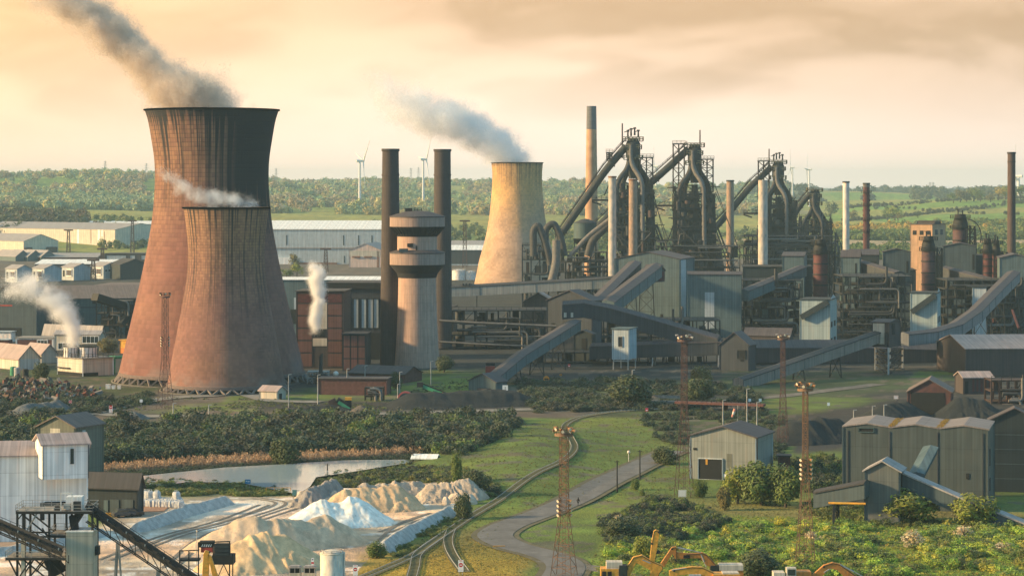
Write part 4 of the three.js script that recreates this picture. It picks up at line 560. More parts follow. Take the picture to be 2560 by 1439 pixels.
rack('ore_bunker', 'black steel bunker frame and chute left of the tallest tower', 'bunker', 240, 752, 322, 842, 1060, 14, { nx: 4, ny: 3, fill: 1.1, fillM: [M.black, M.darkrust, M.iron], rails: false });
put('inclined_chute', 'black inclined chute leaning against the bunker frame', 'chute', mk((b) => { b.beam(at(236, 742, 1052), at(330, 772, 1064), 5, 3); b.beam(at(330, 772, 1064), at(300, 812, 1058), 2.6, 2.6); }), M.black);

// ---------------------------------------------------------------- stacks and the collared tower
const stackM = mat('stack_brick', [0.09, 0.072, 0.067], { t: 'clad', s: 10, s2: 6, rough: 0.95 }), stackTop = flat('stack_soot', [0.055, 0.05, 0.05]), paleStack = mat('stack_pale', [0.66, 0.62, 0.55], { t: 'rust', s: 14, s2: 22, rough: 0.9 }), rustStack = mat('stack_rust', [0.44, 0.33, 0.25], { t: 'rust', s: 9, s2: 14, rough: 0.9 });
chimney('left one of the twin dark stacks beside the collared tower', 976, 898, 372, 914, 20.5, 26.5, stackM, { cap: stackTop, bands: [437], bandM: stackM });
chimney('right one of the twin dark stacks, partly behind the collared tower', 1106, 985, 373, 870, 20.5, 24, stackM, { cap: stackTop, bands: [437], bandM: stackM });
chimney('tall tan chimney with a dark grey upper section behind the first furnace', 1479, 1750, 265, 690, 12, 18, mat('stack_tan', [0.72, 0.42, 0.24], { t: 'noise', s: 30, rough: 0.95 }), { split: 323, top: flat('stack_greytop', [0.15, 0.15, 0.15]) });
chimney('brown chimney between the second and third furnaces', 1826, 1560, 450, 720, 9, 10.5, rustStack, { cap: M.iron });
chimney('pale grey chimney standing in front of the third furnace', 1908, 1330, 450, 768, 11.5, 12.5, paleStack, {});
chimney('slim white chimney in front of the far right fields', 2116, 1500, 453, 730, 8, 8.6, mat('stack_white', [0.95, 0.9, 0.82], { t: 'rust', s: 20, s2: 30, rough: 0.9 }), { cap: M.iron });
chimney('pale rusty stove chimney in front of the first furnace, left of the pair', 1531, 1340, 440, 760, 9.5, 10.5, paleStack, { cap: M.rusty });
chimney('rust-stained stove chimney in front of the first furnace, right of the pair', 1583, 1335, 447, 760, 10.5, 11.5, rustStack, { cap: M.rusty });
chimney('tall dark brick chimney near the right edge', 2530, 1230, 380, 790, 9.5, 11.5, mat('stack_darkbrick', [0.11, 0.075, 0.065], { t: 'clad', s: 8, s2: 5, rough: 0.95 }), { cap: stackTop, bands: [404], bandM: stackTop });
chimney('red spiral-ribbed flue with ladder platforms right of the white chimney', 2167, 1490, 457, 735, 8, 8, M.maroon, { cap: M.iron, decks: [482, 513, 550, 580], ladder: true });
{ const d = 1490, k = k_(d), c = at(2167, 735, d); put('spiral_strake', 'helical ribs wound round the red flue', 'rib', mk((b) => { const f = [[], []]; for (let i = 0; i < 90; i++) { const y = lerp(600, 488, i / 89), a = i * 0.32, p = at(2167, y, d); for (const s of [0, 1]) f[s].push([p[0] + Math.cos(a + s * 3.14) * 8.6 * k, p[1], p[2] + Math.sin(a + s * 3.14) * 8.6 * k]); } f.forEach((q) => b.lines(q, 0.5)); }), M.maroon); put('flue_cowl', 'flared dark mouth on top of the red flue', 'cowl', mk((b) => b.lathe([c[0], 0, c[2]], [[8 * k, at(0, 482, d)[1]], [7.2 * k, at(0, 474, d)[1]], [9.2 * k, at(0, 458, d)[1]], [8.6 * k, at(0, 458, d)[1]]], 20)), M.palepipe); }
{
  const d = 888, k = k_(d), cx = 1043, c = at(cx, 917, d), Y = (py) => EYE - (py - HZ) * k, t = thing('water_tower', 'slender flared concrete tower with two round collar tanks between the twin stacks', 'water tower', [c[0], 0, c[2]]), cc = [c[0], 0, c[2]], L = (q, s = 48) => mk((b) => b.lathe(cc, q.map(([r, py]) => [r * k, Y(py)]), s));
  const m = mat('tank_concrete', [0.56, 0.37, 0.29], { t: 'clad', s: 9, s2: 12, rough: 0.95 }), dk = flat('tank_under', [0.022, 0.022, 0.025]), m2 = mat('tank_band', [0.42, 0.30, 0.25], { t: 'clad', s: 10, s2: 9, rough: 0.95 });
  part(t, 'shaft', L([[57, 920], [53, 860], [50, 800], [48, 740], [47.5, 700], [47.5, 692]]), m); part(t, 'lower_cone', L([[47.6, 694], [52, 682], [69, 661]]), dk); part(t, 'lower_tank', L([[69, 661], [69, 632]]), m2); part(t, 'lower_roof', L([[70, 633], [70, 630], [50, 624]]), M.rMauve); part(t, 'neck', L([[50, 625], [50, 590]]), m); part(t, 'upper_cone', L([[50.1, 591], [54, 582], [69, 566]]), dk); part(t, 'upper_tank', L([[69, 566], [69, 541]]), m2); const rf = part(t, 'upper_roof', L([[70, 543], [70, 540], [34, 529], [0.1, 526]]), M.rMauve);
  const h = at(1012, 537, d - 4); part(rf, 'stair_house', mk((b) => { const p = at(1013, 531, d), q = at(1030, 520, d); b.box(p[0], p[1], p[2] - 2.5, q[0], q[1], p[2] + 1); }), dk); part(rf, 'railing', mk((b) => { const p = at(1035, 529, d), q = at(1054, 529, d); b.rail([p, q], 1.2, 0.25, 1.3); }), M.iron);
  part(t, 'hatch', mk((b) => { const p = at(1020, 616, d), q = at(1034, 607, d); b.box(p[0], p[1], p[2] + 6, q[0], q[1], p[2] + 7.2); }), dk); part(t, 'doorway', mk((b) => { const p = at(1041, 624, d), q = at(1045, 613, d); b.box(p[0], p[1], p[2] + 6.5, q[0], q[1], p[2] + 7.1); }), dk); part(t, 'parapet_box', mk((b) => { const p = at(1000, 629, d), q = at(1022, 617, d); b.box(p[0], p[1], p[2] + 7, q[0], q[1] - 0.4, p[2] + 8.6); }), M.mid);
  for (let i = 0; i < 40; i++) { const a = i / 40 * 6.283; part(t, 'rib', mk((b) => b.beam([cc[0] + Math.sin(a) * 50 * k, Y(588), cc[2] + Math.cos(a) * 50 * k], [cc[0] + Math.sin(a) * 68.5 * k, Y(566.5), cc[2] + Math.cos(a) * 68.5 * k], 0.22, 0.5)), dk); }
}

// ---------------------------------------------------------------- blast furnaces, drawn from the proportions of the first one
function furnace(label, X0, Y0, s, d, o = {}) {
  const k = k_(d), P = (x, y, z = 0) => { const q = at(X0 + (x - 1583) * s, Y0 + (y - 325) * s, d); q[2] += z; return q; }, c = P(1583, 700), t = thing('blast_furnace', label, 'blast furnace', [c[0], 0, -d], 'blast furnaces in a row'), m = (v) => v * s * k;
  const bk = M.black, ir = M.iron, up = o.up ?? M.pipe, pl = o.pl ?? M.palepipe, cc = (x) => P(x, 0)[0];
  const gy = 0, L = (prof, seg = 24) => mk((b) => b.lathe([cc(1583), 0, -d], prof.map(([r, py]) => [m(r), py === 'g' ? gy : P(0, py)[1]]), seg));
  part(t, 'furnace_shell', L([[36, 'g'], [36, 662], [27, 640], [31, 600], [27, 560], [15, 522], [9, 490], [8, 450]]), bk);
  part(t, 'furnace_top', L([[11, 446], [13, 400], [18, 392], [18, 358], [14, 352], [14, 345], [0.1, 344]], 16), ir);
  // bleeder valves, mast, platforms
  if (o.valves !== 0) [[1570, 345], [1578, 340], [1587, 338], [1596, 344]].forEach(([x, y]) => part(t, 'bleeder_valve', mk((b) => { const q = P(x, y), e = P(x, y - 16); b.cyl(q, e, m(2.6), m(1.8), 8).cyl([e[0], e[1], e[2]], [e[0], e[1] + m(4), e[2]], m(4.2), m(3.4), 8).beam(P(x, y - 17), P(x - 9, y - 15), m(2)); }), bk));
  if (o.mast !== 0) { const mx = o.mast ?? 1556; part(t, 'mast', mk((b) => b.cyl(P(mx, 395), P(mx, 308), m(2.1), m(1.7), 8)), M.darkrust); }
  for (const [x0, x1, y] of [[1556, 1608, 352], [1562, 1604, 372], [1560, 1606, 398]]) { const dk = part(t, 'top_platform', mk((b) => { const a = P(x0, y, -m(16)), q = P(x1, y, m(16)); b.box(a[0], a[1] - 0.3, a[2], q[0], a[1], q[2]); }), ir); part(dk, 'railing', mk((b) => { const y2 = P(0, y)[1]; b.rail([P(x0, y, m(16)), P(x1, y, m(16)), P(x1, y, -m(16)), P(x0, y, -m(16)), P(x0, y, m(16))], 2.2, 0.34, 2); }), M.hand); }
  // four gas uptakes that join at the top
  part(t, 'uptake', mk((b) => b.pipe([P(1573, 360, m(6)), P(1573, 418, m(10)), P(1541, 452, m(26)), P(1540, 600, m(28))], m(6.2), 12)), up);
  part(t, 'uptake', mk((b) => b.pipe([P(1577, 362, m(12)), P(1577, 412, m(14)), P(1604, 448, m(30)), P(1606, 620, m(32))], m(6.2), 12)), pl);
  part(t, 'uptake', mk((b) => b.pipe([P(1590, 362, -m(8)), P(1591, 412, -m(10)), P(1622, 450, -m(22)), P(1624, 640, -m(26))], m(7.5), 12)), bk);
  part(t, 'uptake', mk((b) => b.pipe([P(1584, 362, -m(10)), P(1584, 414, -m(12)), P(1558, 446, -m(24)), P(1556, 620, -m(28))], m(7), 12)), ir);
  // downcomer with its walkway, skip incline
  if (o.down) { part(t, 'downcomer', mk((b) => b.pipe(o.down.map(([x, y, z]) => { const q = at(x, y, d); q[2] += z ?? 0; return q; }), m(9.5), 14)), M.iron); part(t, 'downcomer_walkway', mk((b) => { const q = o.down.slice(0, -1).map(([x, y, z]) => { const e = at(x - 4, y - 15 * s, d); e[2] += z ?? 0; return e; }); b.lines(q, 0.9, 0.5); b.rail(q, 1.3, 0.2, 4); }), M.darkrust); for (let i = 1; i < o.down.length - 1; i++) { const [x, y, z] = o.down[i], q = at(x, y, d); part(t, 'pipe_flange', mk((b) => { const e = at(...[o.down[i - 1][0], o.down[i - 1][1], d]); const v = new THREE.Vector3(e[0] - q[0], e[1] - q[1], 0).normalize(), c2 = new THREE.Vector3(q[0], q[1], q[2] + (z ?? 0)).addScaledVector(v, m(24)); b.cyl(c2, c2.clone().addScaledVector(v, 0.8), m(11.8), m(11.8), 14); }), ir); } }
  // side gantries
  for (const [x0, x1, y0, y1] of o.gantries ?? [[1600, 1632, 394, 470]]) { part(t, 'gantry', mk((b) => { for (const z of [-m(9), m(9)]) { for (const x of [x0, (x0 + x1) / 2, x1]) b.beam(P(x, y0, z), P(x, y1, z), m(2.2)); for (let j = 0; j < 4; j++) { const ya = lerp(y0, y1, j / 4), yb = lerp(y0, y1, (j + 1) / 4); b.beam(P(x0, ya, z), P(x1, ya, z), m(1.8)).beam(P(x0, ya, z), P(x1, yb, z), m(1.1)).beam(P(x1, ya, z), P(x0, yb, z), m(1.1)); } } b.beam(P(x0, y0, -m(9)), P(x0, y0, m(9)), m(1.1)).beam(P(x1, y0, -m(9)), P(x1, y0, m(9)), m(1.1)); }), M.darkrust); const dk = part(t, 'gantry_deck', mk((b) => { const a = P(x0 - 2, y0, -m(10)), q = P(x1 + 2, y0, m(10)); b.box(a[0], a[1], a[2], q[0], a[1] + 0.5, q[2]); }), ir); part(dk, 'railing', mk((b) => b.rail([P(x0 - 2, y0 - 1, m(10)), P(x1 + 2, y0 - 1, m(10))], 1.8, 0.22, 2.2)), M.hand); }
  // tower frame: corner columns, decks, bracing, stair
  const xs = [1532, 1558, 1608, 1632], yt = 452;
  for (const x of xs) for (const z of [-m(34), m(34)]) part(t, 'column', mk((b) => b.beam(P(x, yt + (x === 1532 || x === 1632 ? 22 : 0), z * 0.8), [P(x, 0)[0] + (x - 1583) * s * k * 0.12, gy, -d + z], m(4.6))), bk);
  for (let i = 0; i < 8; i++) { const y = 480 + i * 28, e = 6 + i * 2; const dk = part(t, 'deck', mk((b) => { const a = P(1534 - e, y, -m(34)), q = P(1630 + e, y, m(34)); b.box(a[0], a[1] - m(4.5), a[2], q[0], a[1], q[2]); }), i % 3 ? bk : ir); part(dk, 'railing', mk((b) => b.rail([P(1534 - e, y, m(34.2)), P(1630 + e, y, m(34.2))], 1.6, 0.3, 2.6)), ir); }
  part(t, 'bracing', mk((b) => { for (let i = 0; i < 8; i++) { const y = 452 + i * 28; for (const z of [-m(33), m(33)]) b.beam(P(1532, y + 14, z), P(1558, y + 42, z), m(1.8)).beam(P(1608, y + 28, z), P(1632, y, z), m(1.8)).beam(P(1558, y, z), P(1608, y + 28, z), m(1.6)).beam(P(1608, y, z), P(1558, y + 28, z), m(1.6)); } b.beam(P(1640, 560, m(30)), P(1690, 690, m(40)), m(4)).beam(P(1634, 560, m(30)), P(1678, 690, m(40)), m(3)); for (let i = 0; i < 6; i++) b.beam(P(1640 + i * 8.3, 560 + i * 21.6, m(31)), P(1636 + i * 7.4 + 8, 572 + i * 21.6, m(31)), m(1.2)); }), bk);
  const r = rng(Math.round(X0)); part(t, 'lattice_work', mk((b) => { for (let i = 0; i < 90; i++) { const x = 1524 + r() * 108, y = 440 + r() * 240, z = m((r() - 0.5) * 70), L = 18 + r() * 46; b.beam(P(x, y, z), r() < 0.45 ? P(x, y + L, z) : r() < 0.5 ? P(x + L * (r() < 0.5 ? -0.8 : 0.8), y, z) : P(x + L * (r() - 0.5) * 1.2, y + L, z), m(1.2 + r() * 2.2)); } }), bk); for (let i = 0; i < 46; i++) { const x = 1528 + r() * 98, y = 470 + r() * 220, w = 6 + r() * 14, h = 6 + r() * 18, z = m(10 + r() * 26); part(t, r() < 0.5 ? 'housing' : 'vessel', mk((b) => { const a = P(x, y, z), q = P(x + w, y - h, z - m(8)); r() < 0.5 ? b.box(a[0], a[1], q[2], q[0], q[1], a[2]) : b.cyl([(a[0] + q[0]) / 2, a[1], a[2]], [(a[0] + q[0]) / 2, q[1], a[2]], m(w / 2.4), m(w / 2.4), 10); }), [bk, ir, M.darkrust, M.pipe][Math.floor(r() * 4)]); }
  for (let i = 0; i < 12; i++) { const x = 1528 + r() * 100, y = 560 + r() * 120; part(t, 'service_pipe', mk((b) => b.pipe([P(x, y, m(36)), P(x + (r() - 0.5) * 70, y, m(37)), P(x + (r() - 0.5) * 70, y + 20 + r() * 40, m(37))], m(1 + r() * 1.6), 7, 3)), r() < 0.3 ? M.palepipe : M.pipe); }
  part(t, 'bustle_pipe', mk((b) => { const q = []; for (let i = 0; i <= 20; i++) q.push([cc(1583) + Math.cos(i / 20 * 6.283) * m(36), P(0, 636)[1], -d + Math.sin(i / 20 * 6.283) * m(36)]); b.pipe(q, m(5), 8, 1); }), M.pipe);
  part(t, 'cast_house', mk((b) => { const a = P(1515, 702, m(60)), q = P(1655, 662, -m(40)); b.box(a[0], gy, q[2], q[0], q[1], a[2]); const e = P(1510, 640, m(10)); b.quad(a[0] !== 0 ? [a[0], q[1], a[2]] : [0, 0, 0], [q[0], q[1], a[2]], [q[0], e[1], e[2]], [a[0], e[1], e[2]]); }), bk);
  if (o.boom) part(t, 'side_crane', mk((b) => { const [x0, x1, y] = o.boom; b.beam(P(x0, y), P(x1, y), m(7), m(5)).beam(P(x0 + 8, y - 4), P(x1, y - 22), m(1)).beam(P(x0, y + 4), P((x0 + x1) / 2, y + 12), m(4)); b.rail([P(x0, y - 3), P(x1, y - 3)], 1.5, 0.2, 3); }), M.darkrust);
  if (o.ropes) part(t, 'hoist_rope', mk((b) => o.ropes.forEach(([x0, y0, x1, y1]) => b.beam(P(x0, y0, m(20)), P(x1, y1, m(60)), 0.28))), bk);
  return t;
}
furnace('first blast furnace from the left, the tallest, with four valves on its top', 1583, 325, 1, 1450, { down: [[1566, 366], [1546, 388], [1512, 428], [1394, 598], [1392, 640], [1392, 690]], gantries: [[1601, 1632, 394, 470], [1517, 1530, 382, 400]], boom: [1480, 1528, 500], ropes: [[1630, 470, 1670, 640], [1634, 500, 1690, 660]] });
furnace('second blast furnace from the left, with a mast at the right of its top', 1737, 341, 0.96, 1500, { mast: 1597, valves: 0, down: [[1722, 372], [1700, 392], [1622, 462], [1560, 505], [1470, 590], [1452, 640]], gantries: [[1600, 1631, 385, 470], [1527, 1556, 345, 470]], boom: [1480, 1530, 505], ropes: [[1634, 450, 1700, 640], [1636, 470, 1712, 660]] });
furnace('third blast furnace from the left, behind the pale grey chimney', 1946, 386, 0.84, 1650, { down: [[1930, 416], [1912, 434], [1880, 462], [1820, 535], [1760, 600], [1750, 640]], gantries: [[1524, 1556, 345, 460], [1602, 1634, 480, 560]], boom: [1480, 1530, 500], ropes: [[1634, 470, 1690, 660]] });
furnace('fourth blast furnace from the left, the lowest and darkest', 2038, 458, 0.74, 1700, { mast: 0, valves: 0, up: M.iron, pl: M.pipe, down: [[2028, 484], [2012, 500], [1990, 530], [1965, 575], [1950, 620]], gantries: [[1600, 1640, 455, 520]], ropes: [[1634, 440, 1720, 680], [1630, 430, 1700, 700]] });
[['inside the first furnace', 1540, 462, 1630, 700, 1452], ['inside the second furnace', 1694, 478, 1784, 700, 1502], ['inside the third furnace', 1908, 496, 1988, 690, 1652], ['inside the fourth furnace', 2004, 540, 2078, 690, 1702], ['between the third and fourth furnaces', 1972, 560, 2022, 690, 1640], ['right of the fourth furnace', 2070, 590, 2104, 690, 1660], ['left of the third furnace', 1868, 600, 1918, 690, 1620]].forEach(([l, x0, y0, x1, y1, d], i) => rack('furnace_plant', 'black frame of decks, vessels and pipework ' + l, 'plant frame', x0, y0, x1, y1, d, 11, { nx: 4, ny: Math.round((y1 - y0) / 20), fill: 0.9, bar: 0.75, m: M.black, fillM: [M.black, M.black, M.iron, M.darkrust], ragged: true, pipes: 14, seed: 900 + i }));
// gas cleaning plant left of the furnaces
rack('gas_cleaning_frame', 'dark gas cleaning frame with platforms right of the far cooling tower', 'plant frame', 1306, 612, 1372, 705, 1380, 16, { nx: 3, ny: 4, fill: 1.3 });
rack('furnace_services', 'dark tangle of plant and decks between the gas pipes and the first furnace', 'plant frame', 1396, 630, 1530, 712, 1400, 22, { nx: 7, ny: 5, fill: 1.1, ragged: true });
rack('furnace_services', 'dark plant decks between the first and second furnaces', 'plant frame', 1600, 600, 1700, 690, 1440, 22, { nx: 5, ny: 5, fill: 1.1, ragged: true });
rack('furnace_services', 'black plant decks below the second furnace', 'plant frame', 1690, 615, 1850, 700, 1420, 26, { nx: 8, ny: 5, fill: 1.1, ragged: true });
rack('furnace_services', 'dark plant decks between the pale chimney and the fourth furnace', 'plant frame', 1860, 590, 2080, 700, 1500, 26, { nx: 10, ny: 6, fill: 1.0, ragged: true });
[[[1334, 640], [1333, 575], [1345, 560], [1362, 600], [1377, 662], 9], [[1362, 640], [1364, 570], [1384, 555], [1402, 590], [1412, 640], 8.5]].forEach((q, i) => { const d = 1372 + i * 14, r = q.pop(); put('gas_pipe', ['left one of the two hooped gas pipes near the far cooling tower', 'right one of the two hooped gas pipes near the far cooling tower'][i], 'pipe', mk((b) => b.pipe(q.map(([x, y]) => at(x, y, d)), r * k_(d), 14)), M.pipe); });
{ const d = 1480, k = k_(d), c = at(1463, 640, d), t = thing('gas_holder', 'dark round-bottomed holder tank with a shallow roof behind the first downcomer', 'tank', [c[0], 0, c[2]]), L = (q) => mk((b) => b.lathe([c[0], 0, c[2]], q.map(([r, py]) => [r * k, EYE - (py - HZ) * k]), 28)); part(t, 'shell', L([[29, 596], [29, 556]]), M.teal); part(t, 'bowl', L([[29, 596], [24, 608], [12, 618], [3, 622]]), M.dark); part(t, 'roof', L([[30, 557], [10, 548], [0.1, 546]]), M.rDark); for (let i = 0; i < 6; i++) part(t, 'column', mk((b) => { const a = i / 6 * 6.283; b.beam([c[0] + Math.cos(a) * 27 * k, 0, c[2] + Math.sin(a) * 27 * k], [c[0] + Math.cos(a) * 27 * k, EYE - (597 - HZ) * k, c[2] + Math.sin(a) * 27 * k], 0.7); }), M.black); }
{ const d = 1345; put('gas_pipe', 'thick pale gas main rising from the plant and bending left below the first downcomer', 'pipe', mk((b) => b.pipe([at(1425, 640, d), at(1470, 590, d), at(1525, 548, d)], 1.3, 10)), M.palepipe); put('gas_pipe', 'pale upright gas pipe with a swept bend left of the stove chimneys', 'pipe', mk((b) => b.pipe([at(1470, 640, d + 20), at(1480, 600, d + 20), at(1530, 555, d + 20)], 2.1, 12)), M.pipe); put('gas_pipe', 'pale vertical main below the first downcomer', 'pipe', mk((b) => b.pipe([at(1391, 600, d), at(1391, 660, d), at(1378, 705, d)], 2.2, 12)), M.palepipe); }

// ---------------------------------------------------------------- central sheds, transfer houses and galleries
bld('stock_house', 'large grey gabled stock house below the furnaces where two galleries enter', 'shed', { c: [1700, 838], d: 1082, th: 14, a: 160, b: 48, e: 648, r: 631, rd: 'B', wall: M.grey, roof: M.rMauve, trimW: 0.9, f: [{ n: 'pilaster', on: 'B', s: [0, 0.38], y: [0, 0.985], m: M.pale, out: 0.35 }, { n: 'door', on: 'B', s: [0.12, 0.2], y: [0.05, 0.35], m: M.hole, out: 0.5 }, { n: 'doorway', on: 'A', s: [0.7, 0.74], y: [0.12, 0.28], m: M.hole }, { n: 'red_roof', on: 'A', s: [0.7, 0.98], y: [0.1, 0.18], m: M.maroon, out: 5 }, { n: 'dark_shelter', on: 'A', s: [0.72, 0.96], y: [0.0, 0.1], m: M.hole, out: 4 }, { n: 'plinth', on: 'A', s: [0, 0.7], y: [0.0, 0.19], m: M.dark }] });
bld('stock_house_wing', 'square grey wing right of the large stock house', 'shed', { c: [1853, 845], d: 1062, th: 6, a: 132, b: 8, e: 686, r: 680, rd: 'A', wall: M.grey, roof: M.rMauve, f: [{ n: 'slot', on: 'B', s: [0.2, 0.9], y: [0.6, 0.98], m: M.hole }, { n: 'sheet', on: 'A', s: [0.32, 0.5], y: [0.12, 0.72], m: M.lightblue, out: 0.06 }, { n: 'opening', on: 'A', s: [0.22, 0.5], y: [0, 0.12], m: M.hole }, { n: 'duct', on: 'A', s: [0.42, 0.58], y: [0.02, 0.16], m: M.grey, out: 2 }] });
const dG = (px0, py0, d0, px1, py1, d1) => [at(px0, py0, d0), at(px1, py1, d1)];
gallery('conveyor_gallery', 'left one of the two parallel galleries climbing into the stock house', [at(1492, 772, 990), at(1588, 676, 1072)], 5.2, 3.6, { wall: M.slate, roof: M.rMauve, legs: [0.6] });
gallery('conveyor_gallery', 'right one of the two parallel galleries, with a pale side, climbing into the stock house', [at(1516, 786, 985), at(1640, 690, 1066)], 6.2, 4.8, { wall: M.grey, roof: M.rMauve, legs: [0.45, 0.8] });
bld('head_house', 'small head house with a rusty red end where the right gallery meets the stock house', 'head house', { c: [1641, 722], y0: 705, d: 1060, th: 38, a: 32, b: 22, e: 676, r: 663, rd: 'A', wall: M.slate, roof: M.rMauve, f: [{ n: 'rusty_end', on: 'B', s: [0.3, 0.98], y: [0.1, 0.9], m: M.maroon }, { n: 'opening', on: 'A', s: [0.7, 1], y: [0.5, 0.9], m: M.hole }] });
gallery('conveyor_gallery', 'long pale gallery running level from the twin stacks to the stock house', [at(1100, 742, 1120), at(1200, 738, 1120), at(1480, 722, 1118), at(1560, 716, 1118)], 6, 4.2, { wall: clad('gallery_pale', [0.26, 0.255, 0.235]), roof: M.rDark, legs: [0.2, 0.45, 0.7], seam: 22 });
put('gallery_vent', 'row of rooflight hoods on the long pale gallery by the right stack', 'roof hood', mk((b) => { for (let i = 0; i < 3; i++) { const p = at(1156 + i * 8, 710, 1119); b.box(p[0], p[1] - 0.5, p[2] - 2, p[0] + 0.7, p[1] + 0.5, p[2] + 2); } }), M.slate);
bld('transfer_house', 'dark gabled transfer house where the central galleries meet', 'transfer house', { c: [1480, 905], d: 955, th: 22, a: 112, b: 26, e: 752, r: 727, rd: 'B', wall: M.slate, roof: M.rMauve, f: [{ n: 'doorway', on: 'A', s: [0.1, 0.17], y: [0.42, 0.58], m: M.hole }] });
gallery('conveyor_gallery', 'broad brown gallery arching from two white windows down to the right', [at(1406, 797, 905), at(1462, 793, 905), at(1530, 806, 903), at(1640, 836, 898), at(1800, 883, 890)], 5.5, 5.2, { wall: M.slate, roof: M.rMauve, legs: [0.28, 0.55], seam: 30, rise: 1.2 });
for (const [px, l] of [[1410, 'left white pane at the end of the arching gallery'], [1427, 'right white pane at the end of the arching gallery']]) put('gallery_window', l, 'window', mk((b) => { const p = at(px, 793, 902.1), q = at(px + 6.5, 781, 902.1); b.box(p[0], p[1], p[2] - 0.1, q[0], q[1], p[2] + 0.08); }), M.cream);
gallery('conveyor_gallery', 'long gallery sloping from the central transfer house down to a small hut at lower left', [at(1222, 976, 792), at(1300, 912, 830), at(1438, 826, 895)], 4.2, 3.5, { wall: M.grey, roof: M.rMauve, legs: [0.3, 0.55, 0.8] });
bld('tail_house', 'small grey gabled house at the foot of the long sloping gallery', 'tail house', { c: [1240, 985], d: 780, th: 38, a: 68, b: 26, e: 955, r: 936, rd: 'B', wall: M.grey, roof: M.rMauve, f: [{ n: 'lean_to', on: 'A', s: [0.45, 0.8], y: [0, 0.35], m: M.rMauve, out: 2 }] });
bld('switch_house', 'small dark gabled house with a black doorway left of the white control box', 'switch house', { c: [1480, 902], d: 918, th: 16, a: 44, b: 8, e: 835, r: 826, rd: 'B', wall: M.dark, roof: M.slate, f: [{ n: 'doorway', on: 'A', s: [0.42, 0.7], y: [0.45, 0.85], m: M.hole }] });
{ const r = bld('control_box', 'pale square control box on stilts in front of the brown galleries', 'control box', { c: [1572, 905], y0: 899, d: 872, th: 18, a: 40, b: 22, e: 823, rd: 'flat', wall: M.pale, roof: M.grey, f: [{ n: 'window', on: 'A', s: [0.36, 0.62], y: [0.42, 0.76], m: M.hole, fr: M.galv }] }); part(r.t, 'leg', mk((b) => b.beam(r.S(0.3, 0.3, 0), [r.S(0.3, 0.3, 0)[0], 0, r.S(0.3, 0.3, 0)[2]], 0.4)), M.galv); part(r.t, 'leg', mk((b) => b.beam(r.S(r.a - 0.3, 0.3, 0), [r.S(r.a - 0.3, 0, 0)[0], 0, r.S(r.a, 0.3, 0)[2]], 0.4)), M.galv); part(r.t, 'leg', mk((b) => b.beam(r.S(r.a - 0.3, r.b, 0), [r.S(r.a - 0.3, r.b, 0)[0], 0, r.S(r.a, r.b, 0)[2]], 0.4)), M.galv); part(r.t, 'leg', mk((b) => b.beam(r.S(0.3, r.b, 0), [r.S(0.3, r.b, 0)[0], 0, r.S(0, r.b, 0)[2]], 0.4)), M.galv); part(r.t, 'brace', mk((b) => b.beam([r.S(0.3, 0.3, 0)[0], 3, r.S(0, 0.3, 0)[2]], [r.S(r.a - 0.3, 0, 0)[0], 3, r.S(r.a, 0.3, 0)[2]], 0.25)), M.galv); }
gallery('conveyor_gallery', 'level brown gallery running behind the pale control box to the right transfer house', [at(1478, 897, 900), at(1806, 886, 890)], 5.5, 4.6, { wall: M.slate, roof: M.rMauve, legs: [0.48, 0.98], legM: M.galv, seam: 60, rise: 1 });
bld('transfer_house', 'brown gabled transfer house at the right end of the arching gallery', 'transfer house', { c: [1872, 938], d: 868, th: 20, a: 70, b: 24, e: 862, r: 832, rd: 'B', wall: M.slate, roof: M.rMauve, f: [{ n: 'opening', on: 'A', s: [0.62, 0.9], y: [0.48, 0.8], m: M.hole, fr: M.iron }, { n: 'opening', on: 'A', s: [0.72, 0.84], y: [0.38, 0.48], m: M.hole }] });
gallery('conveyor_gallery', 'wide brown gallery crossing behind the leaning lit gallery to the mauve-roofed shed', [at(1868, 905, 905), at(2140, 905, 910), at(2428, 912, 915)], 9, 5.4, { wall: M.brown, roof: M.rMauve, legs: [0.06, 0.2, 0.36, 0.52, 0.68, 0.85, 0.97], twin: true, seam: 80, rise: 2.6 });
bld('screen_house', 'mauve-roofed house behind the wide brown gallery', 'screen house', { c: [1975, 860], d: 985, th: 20, a: 110, b: 12, e: 838, r: 822, rd: 'A', wall: M.brown, roof: M.rMauve });
bld('junction_house', 'small brown junction house on tall legs where two sloping galleries meet', 'junction house', { c: [2224, 872], y0: 868, d: 850, th: 34, a: 38, b: 36, e: 806, r: 800, rd: 'A', wall: M.brown, roof: M.rMauve, f: [{ n: 'doorway', on: 'B', s: [0.25, 0.48], y: [0.5, 0.95], m: M.hole }, { n: 'ladder_cage', on: 'A', s: [0.78, 0.9], y: [0, 0.6], m: M.iron, out: 0.8 }, { n: 'sunlit_sheet', on: 'A', s: [0.04, 0.72], y: [0.12, 0.96], m: M.beige }] });  // beige sheet puts a sunlit tone into the colour of the left wall
